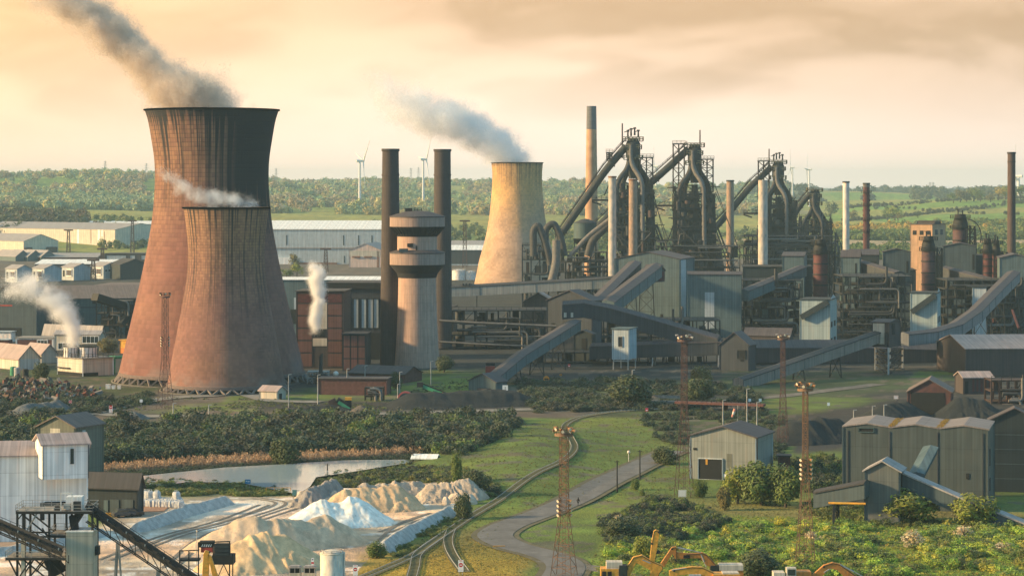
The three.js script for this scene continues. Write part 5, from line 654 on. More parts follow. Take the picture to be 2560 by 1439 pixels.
{ const t = thing('junction_trestle', 'braced steel legs carrying the brown junction house', 'trestle', at(2224, 960, 850)); const a = at(2188, 868, 856), g0 = 0; for (const [x, z] of [[2190, 872], [2222, 850], [2258, 880], [2226, 902]]) part(t, 'leg', mk((b) => { const p = at(x, 868, z); b.beam([p[0], g0 - 0.3, p[2]], p, 0.55); }), M.galv); part(t, 'bracing', mk((b) => { const L = [[2190, 872], [2222, 850], [2258, 880]].map(([x, z]) => at(x, 868, z)); for (let i = 0; i < 2; i++) for (let j = 0; j < 4; j++) { const y0 = L[i][1] * j / 4, y1 = L[i][1] * (j + 1) / 4; b.beam([L[i][0], y0, L[i][2]], [L[i + 1][0], y1, L[i + 1][2]], 0.28).beam([L[i + 1][0], y0, L[i + 1][2]], [L[i][0], y1, L[i][2]], 0.28).beam([L[i][0], y1, L[i][2]], [L[i + 1][0], y1, L[i + 1][2]], 0.28); } }), M.iron); }
gallery('conveyor_gallery', 'lit gallery leaning from the junction house down to the left', [at(1846, 976, 800), at(2000, 922, 826), at(2196, 854, 854)], 4, 3.5, { wall: clad('gallery_tan', [0.22, 0.175, 0.15]), roof: M.rDark, legs: [0.45, 0.7], seam: 20 });
gallery('conveyor_gallery', 'sweeping gallery curving from the junction house up to the far right head house', [at(2258, 864, 872), at(2330, 856, 885), at(2390, 838, 905), at(2440, 802, 940), at(2490, 750, 985), at(2536, 704, 1020)], 5, 4, { wall: clad('gallery_sweep', [0.17, 0.17, 0.172]), roof: M.rMauve, legs: [0.3, 0.55, 0.8], seam: 18 });
bld('head_house', 'grey head house at the right edge above the sweeping gallery', 'head house', { c: [2575, 830], d: 1090, th: 8, a: 72, bM: 24, e: 645, r: 636, rd: 'B', wall: M.grey, roof: M.rMauve, f: [{ n: 'opening', on: 'A', s: [0.25, 0.55], y: [0.42, 0.5], m: M.hole }] });
gallery('conveyor_gallery', 'grey gallery rising to the right from the stock house wing', [at(1858, 752, 1066), at(2004, 690, 1120)], 5, 4.2, { wall: M.grey, roof: M.rMauve, legs: [0.5] });
gallery('conveyor_gallery', 'dark gallery dropping to the right between the small gabled houses', [at(2152, 676, 1160), at(2250, 706, 1130)], 5, 4.4, { wall: M.slate, roof: M.rMauve, legs: [0.6] });
gallery('conveyor_gallery', 'dark gallery with a lamp dropping towards the red twin vessels', [at(2365, 694, 1130), at(2498, 728, 1100)], 5, 4.6, { wall: M.slate, roof: M.rMauve, legs: [0.5] });
// coke ovens and sinter plant at the right
bld('gabled_house', 'low grey gabled house left of the red vessel tower', 'house', { c: [2010, 800], d: 1180, th: 10, a: 52, b: 22, e: 640, r: 632, rd: 'A', wall: M.grey, roof: M.rMauve });
bld('gabled_house', 'grey gabled house right of the red vessel tower, above a falling gallery', 'house', { c: [2150, 800], d: 1150, th: 14, a: 44, b: 6, e: 640, r: 626, rd: 'A', wall: M.grey, roof: M.rMauve, f: [{ n: 'slot', on: 'A', s: [0.75, 0.84], y: [0.72, 0.9], m: M.hole }] });
bld('gabled_house', 'broad-roofed house with an open side below the white chimney', 'house', { c: [2196, 810], d: 1220, th: 10, a: 70, b: 8, e: 636, r: 624, rd: 'A', wall: M.dark, roof: M.rMauve, f: [{ n: 'opening', on: 'A', s: [0.75, 0.95], y: [0.6, 0.9], m: M.hole }] });
bld('gabled_house', 'plain dark gabled house standing alone right of the red flue', 'house', { c: [2276, 800], d: 1150, th: 6, a: 66, b: 8, e: 630, r: 622, rd: 'B', wall: M.mid, roof: M.rDark, f: [{ n: 'slot', on: 'A', s: [0.86, 0.94], y: [0.72, 0.88], m: M.hole }] });
bld('round_roof_house', 'wide dark house with a curved-looking roof right of the tall brick block', 'house', { c: [2440, 800], d: 1170, th: 10, a: 78, b: 12, e: 616, r: 608, rd: 'B', wall: M.mid, roof: M.rDark, f: [{ n: 'slot', on: 'A', s: [0.9, 0.97], y: [0.7, 0.9], m: M.hole }] });
bld('coal_tower', 'tan concrete tower block with square openings at the right skyline', 'coal tower', { c: [2332, 800], d: 1290, th: 30, a: 50, b: 46, e: 561, rd: 'flat', wall: mat('tower_block', [0.60, 0.37, 0.22], { t: 'clad', s: 12, s2: 12, rough: 0.95 }), roof: M.rMauve, f: [...[0.1, 0.42, 0.74].map((s) => ({ n: 'opening', on: 'A', s: [s, s + 0.17], y: [0.88, 0.93], m: M.hole })), ...[0.2, 0.6].map((s) => ({ n: 'opening', on: 'B', s: [s, s + 0.2], y: [0.88, 0.94], m: M.tarmac }))] });
bld('tower_penthouse', 'small penthouse on the roof of the tan tower block', 'penthouse', { c: [2338, 562], y0: 561, d: 1295, th: 30, a: 40, b: 20, e: 553, rd: 'flat', wall: M.brown, roof: M.rMauve });
function vesselTower(label, cx, d, top, bot, r, m, cap) {
  const k = k_(d), c = at(cx, bot, d), Y = (py) => EYE - (py - HZ) * k, t = thing('vessel_tower', label, 'vessel tower', [c[0], 0, c[2]]), L = (q) => mk((b) => b.lathe([c[0], 0, c[2]], q.map(([a, py]) => [a * k, py === 0 ? 0 : Y(py)]), 24));
  part(t, 'shell', L([[r, 0], [r, top + 34]]), m); part(t, 'head', L([[r, top + 34], [r * 0.98, top + 22], [r * 0.75, top + 8], [r * 0.7, top], [0.1, top - 1]]), cap ?? M.black);
  for (let i = 0; i < 4; i++) { const py = top + 34 + (bot - top - 40) * i / 4; part(t, 'stiffener', L([[r, py + 1.5], [r + 1.2, py + 1.5], [r + 1.2, py - 1.5], [r, py - 1.5]]), M.black); }
  for (const py of [top + 10, top + 36]) { const dk = part(t, 'platform', L([[r * 0.8, py + 1], [r + 6, py + 1], [r + 6, py], [r * 0.8, py]]), M.black); part(dk, 'railing', mk((b) => b.rail(Array.from({ length: 13 }, (_, i) => [c[0] + Math.cos(i / 12 * 6.283) * (r + 6) * k, Y(py), c[2] + Math.sin(i / 12 * 6.283) * (r + 6) * k]), 1.5, 0.18, 2)), M.iron); }
  part(t, 'vent_pipe', mk((b) => b.cyl([c[0] - r * 0.3 * k, Y(top), c[2]], [c[0] - r * 0.3 * k, Y(top - 12), c[2]], 0.3, 0.3, 6).cyl([c[0] + r * 0.3 * k, Y(top), c[2]], [c[0] + r * 0.3 * k, Y(top - 10), c[2]], 0.3, 0.3, 6).beam([c[0] - r * 0.6 * k, Y(top - 12), c[2]], [c[0], Y(top - 12), c[2]], 0.3)), M.black);
  part(t, 'access_tower', mk((b) => b.lattice([c[0] + (r + 10) * k, 0, c[2] + 1], Y(top + 30), 12 * k, 12 * k, 8, 0.4, 0.25)), M.black);
  return t;
}
vesselTower('red cylindrical vessel with a dark cap right of the fourth furnace', 2052, 1110, 598, 745, 18, M.maroon);
vesselTower('dark maroon vessel with a platformed cap left of the falling lamp-lit gallery', 2322, 1120, 590, 745, 17, steel('plum', [0.075, 0.04, 0.045]));
vesselTower('dark domed vessel with a hooped side frame on the right skyline', 2402, 1240, 535, 700, 19, steel('plum', [0.075, 0.04, 0.045]));
vesselTower('left one of the twin red vessels near the dark chimney', 2470, 1120, 596, 705, 12, M.maroon);
vesselTower('right one of the twin red vessels near the dark chimney', 2492, 1140, 600, 705, 10, M.maroon);
put('hoop_frame', 'thin hooped steel frame beside the domed vessel', 'frame', mk((b) => { const d = 1235, q = []; for (let i = 0; i <= 14; i++) { const a = Math.PI * (0.5 - i / 14 * 0.62); q.push(at(2420 + Math.cos(a) * 34, 590 - Math.sin(a) * 42, d)); } b.lines(q, 0.4); b.lattice(at(2428, 650, d), 15, 5, 4, 4, 0.4, 0.25); }), M.black);
// coke side bunkers with pale concrete faces
function bunker(label, x0, x1, y0, y1, d, split) {
  const r = bld('pale_bunker', label, 'bunker', { c: [split, y1], d, th: 14, a: split - x0, b: x1 - split, e: y0 + 6, rd: 'flat', wall: mat('bunker_wall', [0.40, 0.48, 0.47], { t: 'clad', s: 20, s2: 30, rough: 0.9 }), roof: M.dark, f: [{ n: 'chute_mouth', on: 'B', s: [0.12, 0.34], y: [0.02, 0.16], m: M.hole }, { n: 'chute_mouth', on: 'B', s: [0.6, 0.84], y: [0.02, 0.16], m: M.hole }, { n: 'chute_mouth', on: 'B', s: [0.14, 0.34], y: [0.4, 0.52], m: M.hole }, { n: 'chute_mouth', on: 'B', s: [0.62, 0.82], y: [0.4, 0.52], m: M.hole }, { n: 'doorway', on: 'A', s: [0.5, 0.7], y: [0, 0.14], m: M.hole }] });
  part(r.t, 'inclined_belt', mk((b) => { const p = r.S(r.a * 0.95, -1.2, r.he * 0.62), q = r.S(r.a * 0.05, -1.2, r.he * 0.97); b.beam(p, q, 1.8, 2.2); }), M.dark); part(r.t, 'end_cap', mk((b) => { const q = (s, t, y) => r.S(s, t, y); b.poly([q(0, 0, r.he), q(0, r.b, r.he), q(0, r.b * 0.5, r.he + 2)]); }), M.pale); return r;
}
bunker('pale blue-grey bunker block with a sloping belt and dark chute mouths', 2003, 2108, 744, 840, 1010, 2076);
bunker('second pale bunker block farther right, partly behind the junction house', 2280, 2368, 727, 838, 1030, 2344);
bld('pale_panel_block', 'narrow pale clad block left of the sweeping gallery', 'block', { c: [2466, 830], d: 1080, th: 10, a: 32, b: 6, e: 719, rd: 'flat', wall: M.pale, roof: M.dark });
rack('oven_battery', 'dark teal coke oven frontage with hanging decks between the two pale bunkers', 'oven battery', 2108, 690, 2282, 838, 1060, 30, { nx: 9, ny: 7, fill: 1.3, m: M.iron, fillM: [M.dark, M.teal, M.iron, M.black, M.slate] });
rack('oven_battery', 'dark oven frontage under the falling gallery right of the second bunker', 'oven battery', 2370, 700, 2570, 838, 1085, 30, { nx: 9, ny: 6, fill: 1.2, m: M.iron, fillM: [M.dark, M.teal, M.iron, M.black] });
rack('oven_battery', 'dark oven frontage left of the first pale bunker', 'oven battery', 1860, 700, 2006, 840, 1090, 26, { nx: 7, ny: 6, fill: 1.2, m: M.iron, fillM: [M.dark, M.teal, M.iron, M.black] });
bld('dark_block', 'tall dark teal block behind the oven frontage', 'block', { c: [2290, 830], d: 1180, th: 5, a: 180, bM: 30, e: 676, rd: 'flat', wall: M.dark, roof: M.black });
bld('dark_block', 'dark teal block under the dropping galleries at the right', 'block', { c: [2500, 830], d: 1175, th: 5, a: 170, bM: 30, e: 640, rd: 'flat', wall: M.dark, roof: M.black });
bld('dark_block', 'dark block under the gallery rising from the stock house wing', 'block', { c: [2030, 830], d: 1190, th: 5, a: 170, bM: 30, e: 668, rd: 'flat', wall: M.dark, roof: M.black });
put('red_conveyor', 'thin red inclined conveyor arm at the right edge', 'conveyor', mk((b) => b.beam(at(2532, 775, 1020), at(2548, 820, 1000), 0.7)), M.maroon);
bld('mauve_shed', 'large shed with a mauve-pink roof at the right edge', 'shed', { c: [2416, 948], d: 840, th: 86, aM: 40, bM: 60, e: 872, r: 846, rd: 'B', wall: M.brown, roof: M.rPink });
bld('bin_house', 'small brown bin house with a pink roof below the mauve-roofed shed', 'bin house', { c: [2410, 1000], d: 770, th: 84, aM: 9, bM: 9, e: 944, r: 932, rd: 'B', wall: M.brown, roof: M.rPink, f: [{ n: 'door', on: 'B', s: [0.05, 0.16], y: [0.1, 0.8], m: M.hole }, ...[0.34, 0.48, 0.62, 0.76, 0.9].map((s) => ({ n: 'rusty_slat', on: 'B', s: [s - 0.04, s + 0.03], y: [0.2, 0.9], m: M.maroon }))] });
rack('loading_gantry', 'rusty open loading frame at the right edge below the mauve-roofed shed', 'loading frame', 2480, 950, 2580, 1030, 735, 10, { nx: 5, ny: 3, m: M.darkrust, fill: 0.8, fillM: [M.darkrust, M.rusty, M.black] });
// pipe bridges and the dark yard in the middle
rack('pipe_bridge', 'dark pipe bridge and plant between the right stack and the central transfer house', 'pipe bridge', 1128, 775, 1392, 898, 985, 24, { nx: 9, ny: 4, fill: 0.9, pipes: 18, m: M.iron, fillM: [M.dark, M.slate, M.black, M.teal] });
rack('pipe_bridge', 'plant frames behind the level brown gallery and the arching gallery', 'pipe bridge', 1480, 800, 1800, 890, 1010, 22, { nx: 11, ny: 3, fill: 0.9, m: M.iron, fillM: [M.dark, M.slate, M.black] });
rack('pipe_bridge', 'dim frames below the level brown gallery', 'pipe bridge', 1330, 880, 1800, 948, 905, 12, { nx: 14, ny: 2, fill: 0.6, m: M.iron, fillM: [M.dark, M.slate, M.black, M.darkrust], bar: 0.35 });
[[815, 1.0], [868, 0.8]].forEach(([py, r], i) => put('overhead_pipe', ['long grey overhead pipe, upper one right of the collared tower', 'long grey overhead pipe, lower one right of the collared tower'][i], 'pipe', mk((b) => b.pipe([at(1098, py - 14, 960), at(1200, py - 8, 958), at(1390, py, 955)], r * 0.45, 10)), M.palepipe));
bld('maroon_tank_house', 'round-roofed maroon tank house behind the pipe bridge', 'tank house', { c: [1380, 790], d: 1120, th: 10, a: 70, b: 10, e: 752, r: 732, rd: 'B', wall: M.brown, roof: M.rPink });
bld('dark_block', 'low dark building filling the gap behind the twin stacks', 'block', { c: [1130, 880], d: 1040, th: 3, a: 160, bM: 26, e: 770, rd: 'flat', wall: M.dark, roof: M.black });
// boiler house and sheds right of the left towers
{
  const r = bld('boiler_house', 'red panelled boiler house with steaming vents right of the left towers', 'boiler house', { c: [858, 922], d: 880, th: 3, a: 118, bM: 22, e: 729, rd: 'flat', wall: M.brown, roof: M.rDark, f: [...[[0.03, 0.33], [0.67, 0.97]].flatMap((s) => [[0.04, 0.20], [0.22, 0.36], [0.38, 0.52], [0.54, 0.68], [0.70, 0.84], [0.86, 0.97]].map((y, i) => ({ n: 'red_panel', on: 'A', s, y, m: i === 5 ? M.maroon : M.redpanel, out: 0.18 }))), { n: 'pale_panel', on: 'A', s: [0.35, 0.65], y: [0.52, 0.86], m: M.cream, out: 0.15 }, { n: 'dark_panel', on: 'A', s: [0.35, 0.65], y: [0.87, 0.97], m: M.maroon, out: 0.15 }, { n: 'pale_panel', on: 'A', s: [0.35, 0.65], y: [0.30, 0.40], m: M.cream, out: 0.15 }, { n: 'opening', on: 'A', s: [0.4, 0.62], y: [0.42, 0.51], m: M.hole }] });
  bld('boiler_annex', 'lower red panelled annex of the boiler house', 'annex', { c: [913, 920], d: 868, th: 3, a: 56, bM: 16, e: 836, rd: 'flat', wall: M.dark, roof: M.rDark, f: [0.03, 0.36, 0.69].flatMap((s) => [[0.04, 0.34], [0.37, 0.66], [0.69, 0.97]].map((y) => ({ n: 'red_panel', on: 'A', s: [s, s + 0.28], y, m: M.redpanel, out: 0.18 }))) });
  bld('turbine_hall', 'dark hall with tall glazed bays between the boiler house and the left stack', 'hall', { c: [956, 915], d: 925, th: 3, a: 140, bM: 24, e: 708, rd: 'flat', wall: M.slate, roof: M.rDark, f: [...[0.34, 0.48, 0.62, 0.74, 0.84].map((s, i) => ({ n: 'window', on: 'A', s: [s, s + 0.09], y: [0.42, 0.8], m: i % 2 ? M.lightblue : M.pale, fr: M.dark, mull: 1 })), { n: 'parapet', on: 'A', s: [0, 1], y: [0.93, 1.0], m: M.black, out: 0.8 }, { n: 'lower_wall', on: 'A', s: [0.3, 1], y: [0, 0.36], m: M.hole }] });
  bld('grey_store', 'grey flat-roofed store behind the shorter cooling tower', 'store', { c: [770, 800], d: 1060, th: 4, a: 90, bM: 30, e: 700, rd: 'flat', wall: M.grey, roof: M.rWhite, f: [{ n: 'dark_slot', on: 'A', s: [0.5, 0.95], y: [0.25, 0.5], m: M.hole }, { n: 'pale_panel', on: 'A', s: [0.6, 0.9], y: [0.5, 0.7], m: M.pale }] });
  bld('bright_store', 'low pale-roofed stores behind the turbine hall', 'store', { c: [950, 760], d: 1250, th: 3, a: 140, bM: 30, e: 700, r: 694, wall: M.grey, roof: M.rWhite });
}
bld('brick_store', 'long low red-brick store with a flat edge in the yard right of the shorter tower', 'store', { c: [966, 990], d: 768, th: 6, a: 172, b: 10, e: 948, rd: 'flat', wall: M.brickred, roof: M.rMauve });
bld('brick_store', 'broad low brick store at the foot of the left stack', 'store', { c: [1010, 958], d: 815, th: 24, a: 140, b: 40, e: 936, r: 920, rd: 'A', wall: M.brickred, roof: M.rMauve });
bld('field_hut', 'small pinkish gabled hut at the foot of the shorter tower', 'hut', { c: [692, 999], d: 751, th: 28, a: 46, b: 18, e: 977, r: 967, rd: 'A', wall: M.beige, roof: M.rPink, f: [{ n: 'door', on: 'B', s: [0.25, 0.55], y: [0, 0.7], m: M.hole }] });
put('round_tank', 'small white globe tank behind the brick store', 'tank', mk((b) => b.ball(at(839, 934, 800), 0.9, 14, 0.95)), M.steelwhite);

// ---------------------------------------------------------------- roads, tracks and heaps
function road(name, label, pts, w, m, lift = 0.12, edge) {
  const P = smoothPath(pts, 90); if (edge) { const v = shadow(new THREE.Mesh(ribbon(P, -w / 2 - edge, w / 2 + edge, lift - 0.06).geo(), mat('verge', [0.17, 0.155, 0.09], { t: 'soil', s: 6, rough: 1 }))); v.name = numbered('road_verge'); tag(v, 'worn gravelly verge along the ' + label, null, null, 'structure'); scene.add(v); } const o = shadow(new THREE.Mesh(ribbon(P, -w / 2, w / 2, lift).geo(), m)); o.name = numbered(name); tag(o, label, null, null, 'structure'); scene.add(o); return P;
}
const asphalt = mat('asphalt', [0.21, 0.205, 0.20], { t: 'soil', s: 11, rough: 0.85, bump: 0.05 }), gravel = mat('gravel', [0.22, 0.20, 0.175], { t: 'soil', s: 9, rough: 1, bump: 0.1 }), lightroad = mat('light_road', [0.33, 0.31, 0.28], { t: 'soil', s: 13, rough: 0.95 });
road('road', 'grey road winding in an S between the grassy banks', [[1680, 1128], [1640, 1146], [1590, 1170], [1520, 1204], [1440, 1248], [1375, 1276], [1312, 1299], [1256, 1322], [1238, 1342], [1282, 1366], [1362, 1387], [1412, 1412], [1390, 1460], [1330, 1520]], 6.4, asphalt, 0.17, 1.1);
road('road', 'dirt fork of the road at the lower centre', [[1360, 1400], [1420, 1412], [1500, 1424], [1600, 1450]], 4.5, gravel, 0.12);
road('road', 'pale works road running in front of the cooling towers', [[-200, 1052], [60, 1044], [230, 1034], [330, 1040], [520, 1040], [760, 1040], [900, 1036], [1100, 1030], [1300, 1024], [1420, 1021]], 7, lightroad, 0.12);
road('road', 'pale road curving between the signs left of the shorter tower', [[190, 1040], [270, 1022], [340, 1008], [420, 996], [520, 990], [600, 985], [690, 1003], [800, 1006]], 7, lightroad, 0.2);
road('path', 'grey track across the open ground below the leaning gallery', [[1840, 1000], [1960, 990], [2080, 975], [2200, 960]], 6, gravel, 0.12);
function track(label, pts) {
  const P = smoothPath(pts, 110); const c = thing('railway_track', label, 'railway track', [P[0].x, 0, P[0].z], 'rusty railway tracks through the grass');
  part(c, 'trackbed', ribbon(P, -1.05, 1.05, 0.1), mat('trackbed', [0.24, 0.22, 0.11], { t: 'soil', s: 5, rough: 1 }));
  for (const s of [-0.75, 0.75]) part(c, 'rail', mk((b) => { const q = P.map((p, i) => { const d = new THREE.Vector3().subVectors(P[Math.min(P.length - 1, i + 1)], P[Math.max(0, i - 1)]).normalize(); return [p.x - d.z * s, terrain(p.x, p.z) + 0.32, p.z + d.x * s]; }); b.lines(q, 0.08, 0.11); }), M.galv);
  const L = P.slice(1).reduce((a, p, i) => a + p.distanceTo(P[i]), 0), n = Math.min(280, Math.round(L / 1.4)), cv = new THREE.CatmullRomCurve3(P); const sg = new THREE.BoxGeometry(2.0, 0.08, 0.22);
  const im = new THREE.InstancedMesh(sg, flat('sleeper', [0.20, 0.19, 0.10]), n), m4 = new THREE.Matrix4(); for (let i = 0; i < n; i++) { const p = cv.getPointAt(i / n), d = cv.getTangentAt(i / n); m4.makeRotationY(Math.atan2(d.x, d.z)).setPosition(p.x - c.position.x, terrain(p.x, p.z) + 0.17, p.z - c.position.z); im.setMatrixAt(i, m4); } im.name = 'sleepers'; im.userData.kind = 'stuff'; c.add(im);
}
track('main railway track curving down the bank to the lower centre', [[1700, 1021], [1560, 1028], [1470, 1040], [1425, 1055], [1412, 1075], [1426, 1095], [1436, 1118], [1424, 1140], [1392, 1160], [1340, 1184], [1298, 1212], [1262, 1240], [1190, 1285], [1110, 1338], [1030, 1392], [930, 1436], [820, 1480]]);
track('branch railway track leaving the main one at the lower centre', [[1122, 1330], [1080, 1358], [1044, 1388], [1036, 1420], [1024, 1460]]);
track('short siding bending right from the main track past the sign', [[1128, 1326], [1120, 1350], [1124, 1374], [1138, 1400], [1160, 1430]]);
const sandA = mat('sand_tan', [1.2, 0.82, 0.46], { t: 'soil', s: 5, rough: 1, bump: 0.25 }), sandB = mat('sand_pale', [1.02, 0.76, 0.52], { t: 'soil', s: 5, rough: 1, bump: 0.25 }), sandW = mat('sand_white', [1.3, 1.24, 1.12], { t: 'noise', s: 5, rough: 1, bump: 0.12 }), coal = mat('coal', [0.034, 0.042, 0.046], { t: 'soil', s: 4, rough: 0.95, bump: 0.3 }), rock = mat('rock', [0.95, 0.78, 0.62], { t: 'soil', s: 4, rough: 1, bump: 0.5 }), greyheap = mat('grey_spoil', [0.24, 0.25, 0.25], { t: 'soil', s: 4, rough: 1, bump: 0.4 });
{ const rut = mat('wet_rut', [0.27, 0.235, 0.20], { t: 'soil', s: 3, rough: 0.7 }); [[[330, 1378], [470, 1330], [620, 1290], [700, 1256], [640, 1246]], [[420, 1420], [520, 1340], [640, 1300], [730, 1270]], [[960, 1350], [1010, 1310], [1090, 1282], [1040, 1300], [960, 1330]], [[260, 1400], [400, 1345], [560, 1300], [660, 1262]]].forEach((p, i) => { const P = smoothPath(p, 60); for (const s of [-1, 1]) { const o = shadow(new THREE.Mesh(ribbon(P, s - 0.34, s + 0.34, 0.07 + i * 0.006).geo(), rut)); o.name = numbered('tyre_track'); tag(o, 'wet tyre track across the pale sand yard', null, null, 'structure'); scene.add(o); } }); }
heap('sand_heap', 'golden tan sand heap at the lower left beside the screening machine', 'sand heap', [gnd(608, 1420), gnd(702, 1412)], 9.5, 5.7, sandA, { seed: 2, rough: 0.9, flat: 0.93 });
heap('sand_heap', 'long pale sand heap with a gullied flank behind the golden one', 'sand heap', [gnd(570, 1372), gnd(690, 1368), gnd(812, 1356)], 8.5, 5.3, sandB, { seed: 5, rough: 1.2, flat: 0.93 });
heap('sand_heap', 'bright white sand heap in the middle of the yard', 'sand heap', [gnd(790, 1312), gnd(890, 1308)], 7.8, 4.7, sandW, { seed: 9, rough: 0.8, flat: 0.93 });
heap('sand_heap', 'tan sand heap farthest back, with a lumpy crest', 'sand heap', [gnd(862, 1276), gnd(990, 1270)], 6.8, 4.6, mat('sand_tan2', [1.05, 0.72, 0.43], { t: 'soil', s: 5, rough: 1, bump: 0.25 }), { seed: 13, rough: 1.1, fr: 0.9, flat: 0.93 });
heap('berm', 'long grey-white berm along the left side of the sand yard', 'berm', [gnd(345, 1326), gnd(450, 1290), gnd(560, 1260)], 2.6, 2.0, mat('berm_chalk', [0.95, 0.93, 0.90], { t: 'soil', s: 3, rough: 1, bump: 0.4 }), { seed: 17, n: 120, fr: 1 });
heap('berm', 'low chalky berm running down to the lower left corner', 'berm', [gnd(-40, 1392), gnd(120, 1366), gnd(250, 1338)], 2.4, 1.7, mat('berm_chalk'), { seed: 18, n: 120, fr: 1 });
heap('berm', 'chalky berm with weeds between the sand yard and the railway', 'berm', [gnd(958, 1378), gnd(1030, 1330), gnd(1120, 1288)], 2.5, 2.1, mat('berm_chalk'), { seed: 21, n: 120, fr: 1 });
heap('rock_face', 'crumbling pale rock face at the back of the sand yard', 'rock face', [gnd(1070, 1252), gnd(1180, 1246)], 4.2, 4.2, rock, { seed: 23, rough: 1.8, fr: 1, gully: 9 });
heap('rock_face', 'ridge of broken rock behind the tan heap', 'rock face', [gnd(900, 1243), gnd(1050, 1236)], 3.2, 3.2, rock, { seed: 25, rough: 2, fr: 1.1, gully: 9 });
heap('rock_face', 'grey slabby rock bank left of the tan heap', 'rock face', [gnd(770, 1264), gnd(830, 1244)], 4.2, 4.0, mat('rock_grey', [0.66, 0.60, 0.55], { t: 'soil', s: 3, rough: 1, bump: 0.5 }), { seed: 27, rough: 1.9, fr: 1.2, gully: 9 });
{ const r = rng(71); for (const [x0, y0, x1, y1, n, l] of [[742, 1236, 850, 1268, 14, 'on the grey rock bank left of the tan heap'], [1064, 1206, 1196, 1262, 16, 'at the foot of the pale rock face']]) for (let i = 0; i < n; i++) { const p = gnd(lerp(x0, x1, r()), lerp(y0, y1, 0.3 + r() * 0.7)), g = new THREE.IcosahedronGeometry(1, 1), a = g.attributes.position; for (let j = 0; j < a.count; j++) { const k = 0.75 + 0.5 * n3(a.getX(j) * 1.7 + i * 9, a.getY(j) * 1.7, a.getZ(j) * 1.7 + 3.3); a.setXYZ(j, a.getX(j) * k, a.getY(j) * k, a.getZ(j) * k); } g.computeVertexNormals(); const q = shadow(new THREE.Mesh(g, rock)); q.position.set(p[0], p[1] + 0.5, p[2]); const s = 0.5 + r() * 1.1; q.scale.set(s * 1.4, s * 0.8, s); q.rotation.set(r(), r() * 6, r()); q.name = numbered('boulder'); tag(q, 'pale broken boulder ' + l, 'boulder', 'boulders ' + l); scene.add(q); } }
heap('coal_heap', 'wide flat-topped black coal heap in the yard below the tail house', 'coal heap', [gnd(1040, 1016), gnd(1150, 1012), gnd(1270, 1008)], 12, 4.8, coal, { seed: 31, rough: 0.6, flat: 0.8 });
heap('coal_heap', 'large black coal heap right of the lattice mast, near the grey sheds', 'coal heap', [gnd(1990, 1104), gnd(2085, 1098)], 11, 6.2, coal, { seed: 33, rough: 0.5, flat: 0.85 });
heap('coal_heap', 'dark heap behind the open portal shed at the right', 'coal heap', [gnd(2210, 1045), gnd(2260, 1040)], 9, 4.2, coal, { seed: 35, rough: 0.5 });
heap('coal_heap', 'dark heap right of the open portal shed', 'coal heap', [gnd(2400, 1040), gnd(2450, 1040)], 9, 5.5, coal, { seed: 36, rough: 0.5 });
heap('coal_heap', 'small black heap beside the mobile screener', 'coal heap', [gnd(770, 1028), gnd(850, 1026)], 5, 1.9, coal, { seed: 37 });
heap('coal_heap', 'low black heap left of the mobile screener', 'coal heap', [gnd(715, 1030), gnd(745, 1030)], 4, 1.3, coal, { seed: 38 });
heap('spoil_heap', 'grey spoil heap at the left behind the road', 'spoil heap', [gnd(60, 1034), gnd(140, 1026)], 6, 3.2, greyheap, { seed: 41, fr: 0.8 });
heap('spoil_heap', 'cone of grey spoil beside the road in front of the tallest tower', 'spoil heap', [gnd(332, 1046)], 5.5, 2.6, greyheap, { seed: 43 });
heap('spoil_heap', 'low grey rubble heap at the roadside left of the brown shed', 'spoil heap', [gnd(48, 1068)], 5, 1.6, greyheap, { seed: 44, fr: 0.9 });
heap('spoil_heap', 'pale low heap in the grass near the works road', 'spoil heap', [gnd(478, 1062)], 4, 1.2, greyheap, { seed: 45 });
heap('gravel_heap', 'brown gravel heap beside the mobile screener', 'gravel heap', [gnd(902, 1030)], 4, 2.4, mat('gravel_brown', [0.20, 0.17, 0.14], { t: 'soil', s: 3, rough: 1, bump: 0.3 }), { seed: 46 });

// ---------------------------------------------------------------- buildings of the lower half
bld('open_portal_shed', 'maroon gabled shed with a wide black opening left of the loading frame', 'shed', { c: [2378, 1046], d: 700, th: 12, a: 104, b: 26, e: 980, r: 950, rd: 'B', wall: steel('oxide', [0.085, 0.038, 0.036]), roof: M.rBrown, f: [{ n: 'opening', on: 'A', s: [0.07, 0.86], y: [0, 0.97], m: M.hole }] });
bld('brown_shed', 'weathered brown gabled shed behind the white building', 'shed', { c: [186, 1236], d: 525, th: 24, a: 98, b: 52, e: 1068, r: 1043, rd: 'B', wall: M.olive, roof: M.rBrown, f: [{ n: 'sheet', on: 'A', s: [0.32, 0.6], y: [0.1, 0.97], m: M.beige, out: 0.06 }, { n: 'pale_strip', on: 'B', s: [0.25, 0.36], y: [0.75, 0.94], m: M.pale }] });
bld('white_building', 'tall white clad works building at the left edge', 'works building', { c: [-160, 1366], d: 447, th: 82, aM: 13, bM: 25.8, e: 1142, r: 1116, rd: 'B', wall: M.white, roof: M.rPink, f: [{ n: 'doorway', on: 'B', s: [0.690, 0.72], y: [0.26, 0.46], m: M.hole }, { n: 'dark_gap', on: 'B', s: [0.72, 0.98], y: [0.42, 0.47], m: M.hole }] });
bld('white_hoist_block', 'white block with a pink roof jutting from the upper white building', 'hoist block', { c: [106, 1199], y0: 1199, d: 444.5, th: 70, aM: 8, b: 107, e: 1112, r: 1092, rd: 'B', wall: M.white, roof: M.rPink, trimM: M.slate, trimW: 0.14, f: [{ n: 'window', on: 'B', s: [0.61, 0.67], y: [0.46, 0.86], m: M.glass, fr: M.dark, frw: 0.1 }, { n: 'sill', on: 'B', s: [0.6, 0.68], y: [0.43, 0.46], m: M.dark, out: 0.2 }] });
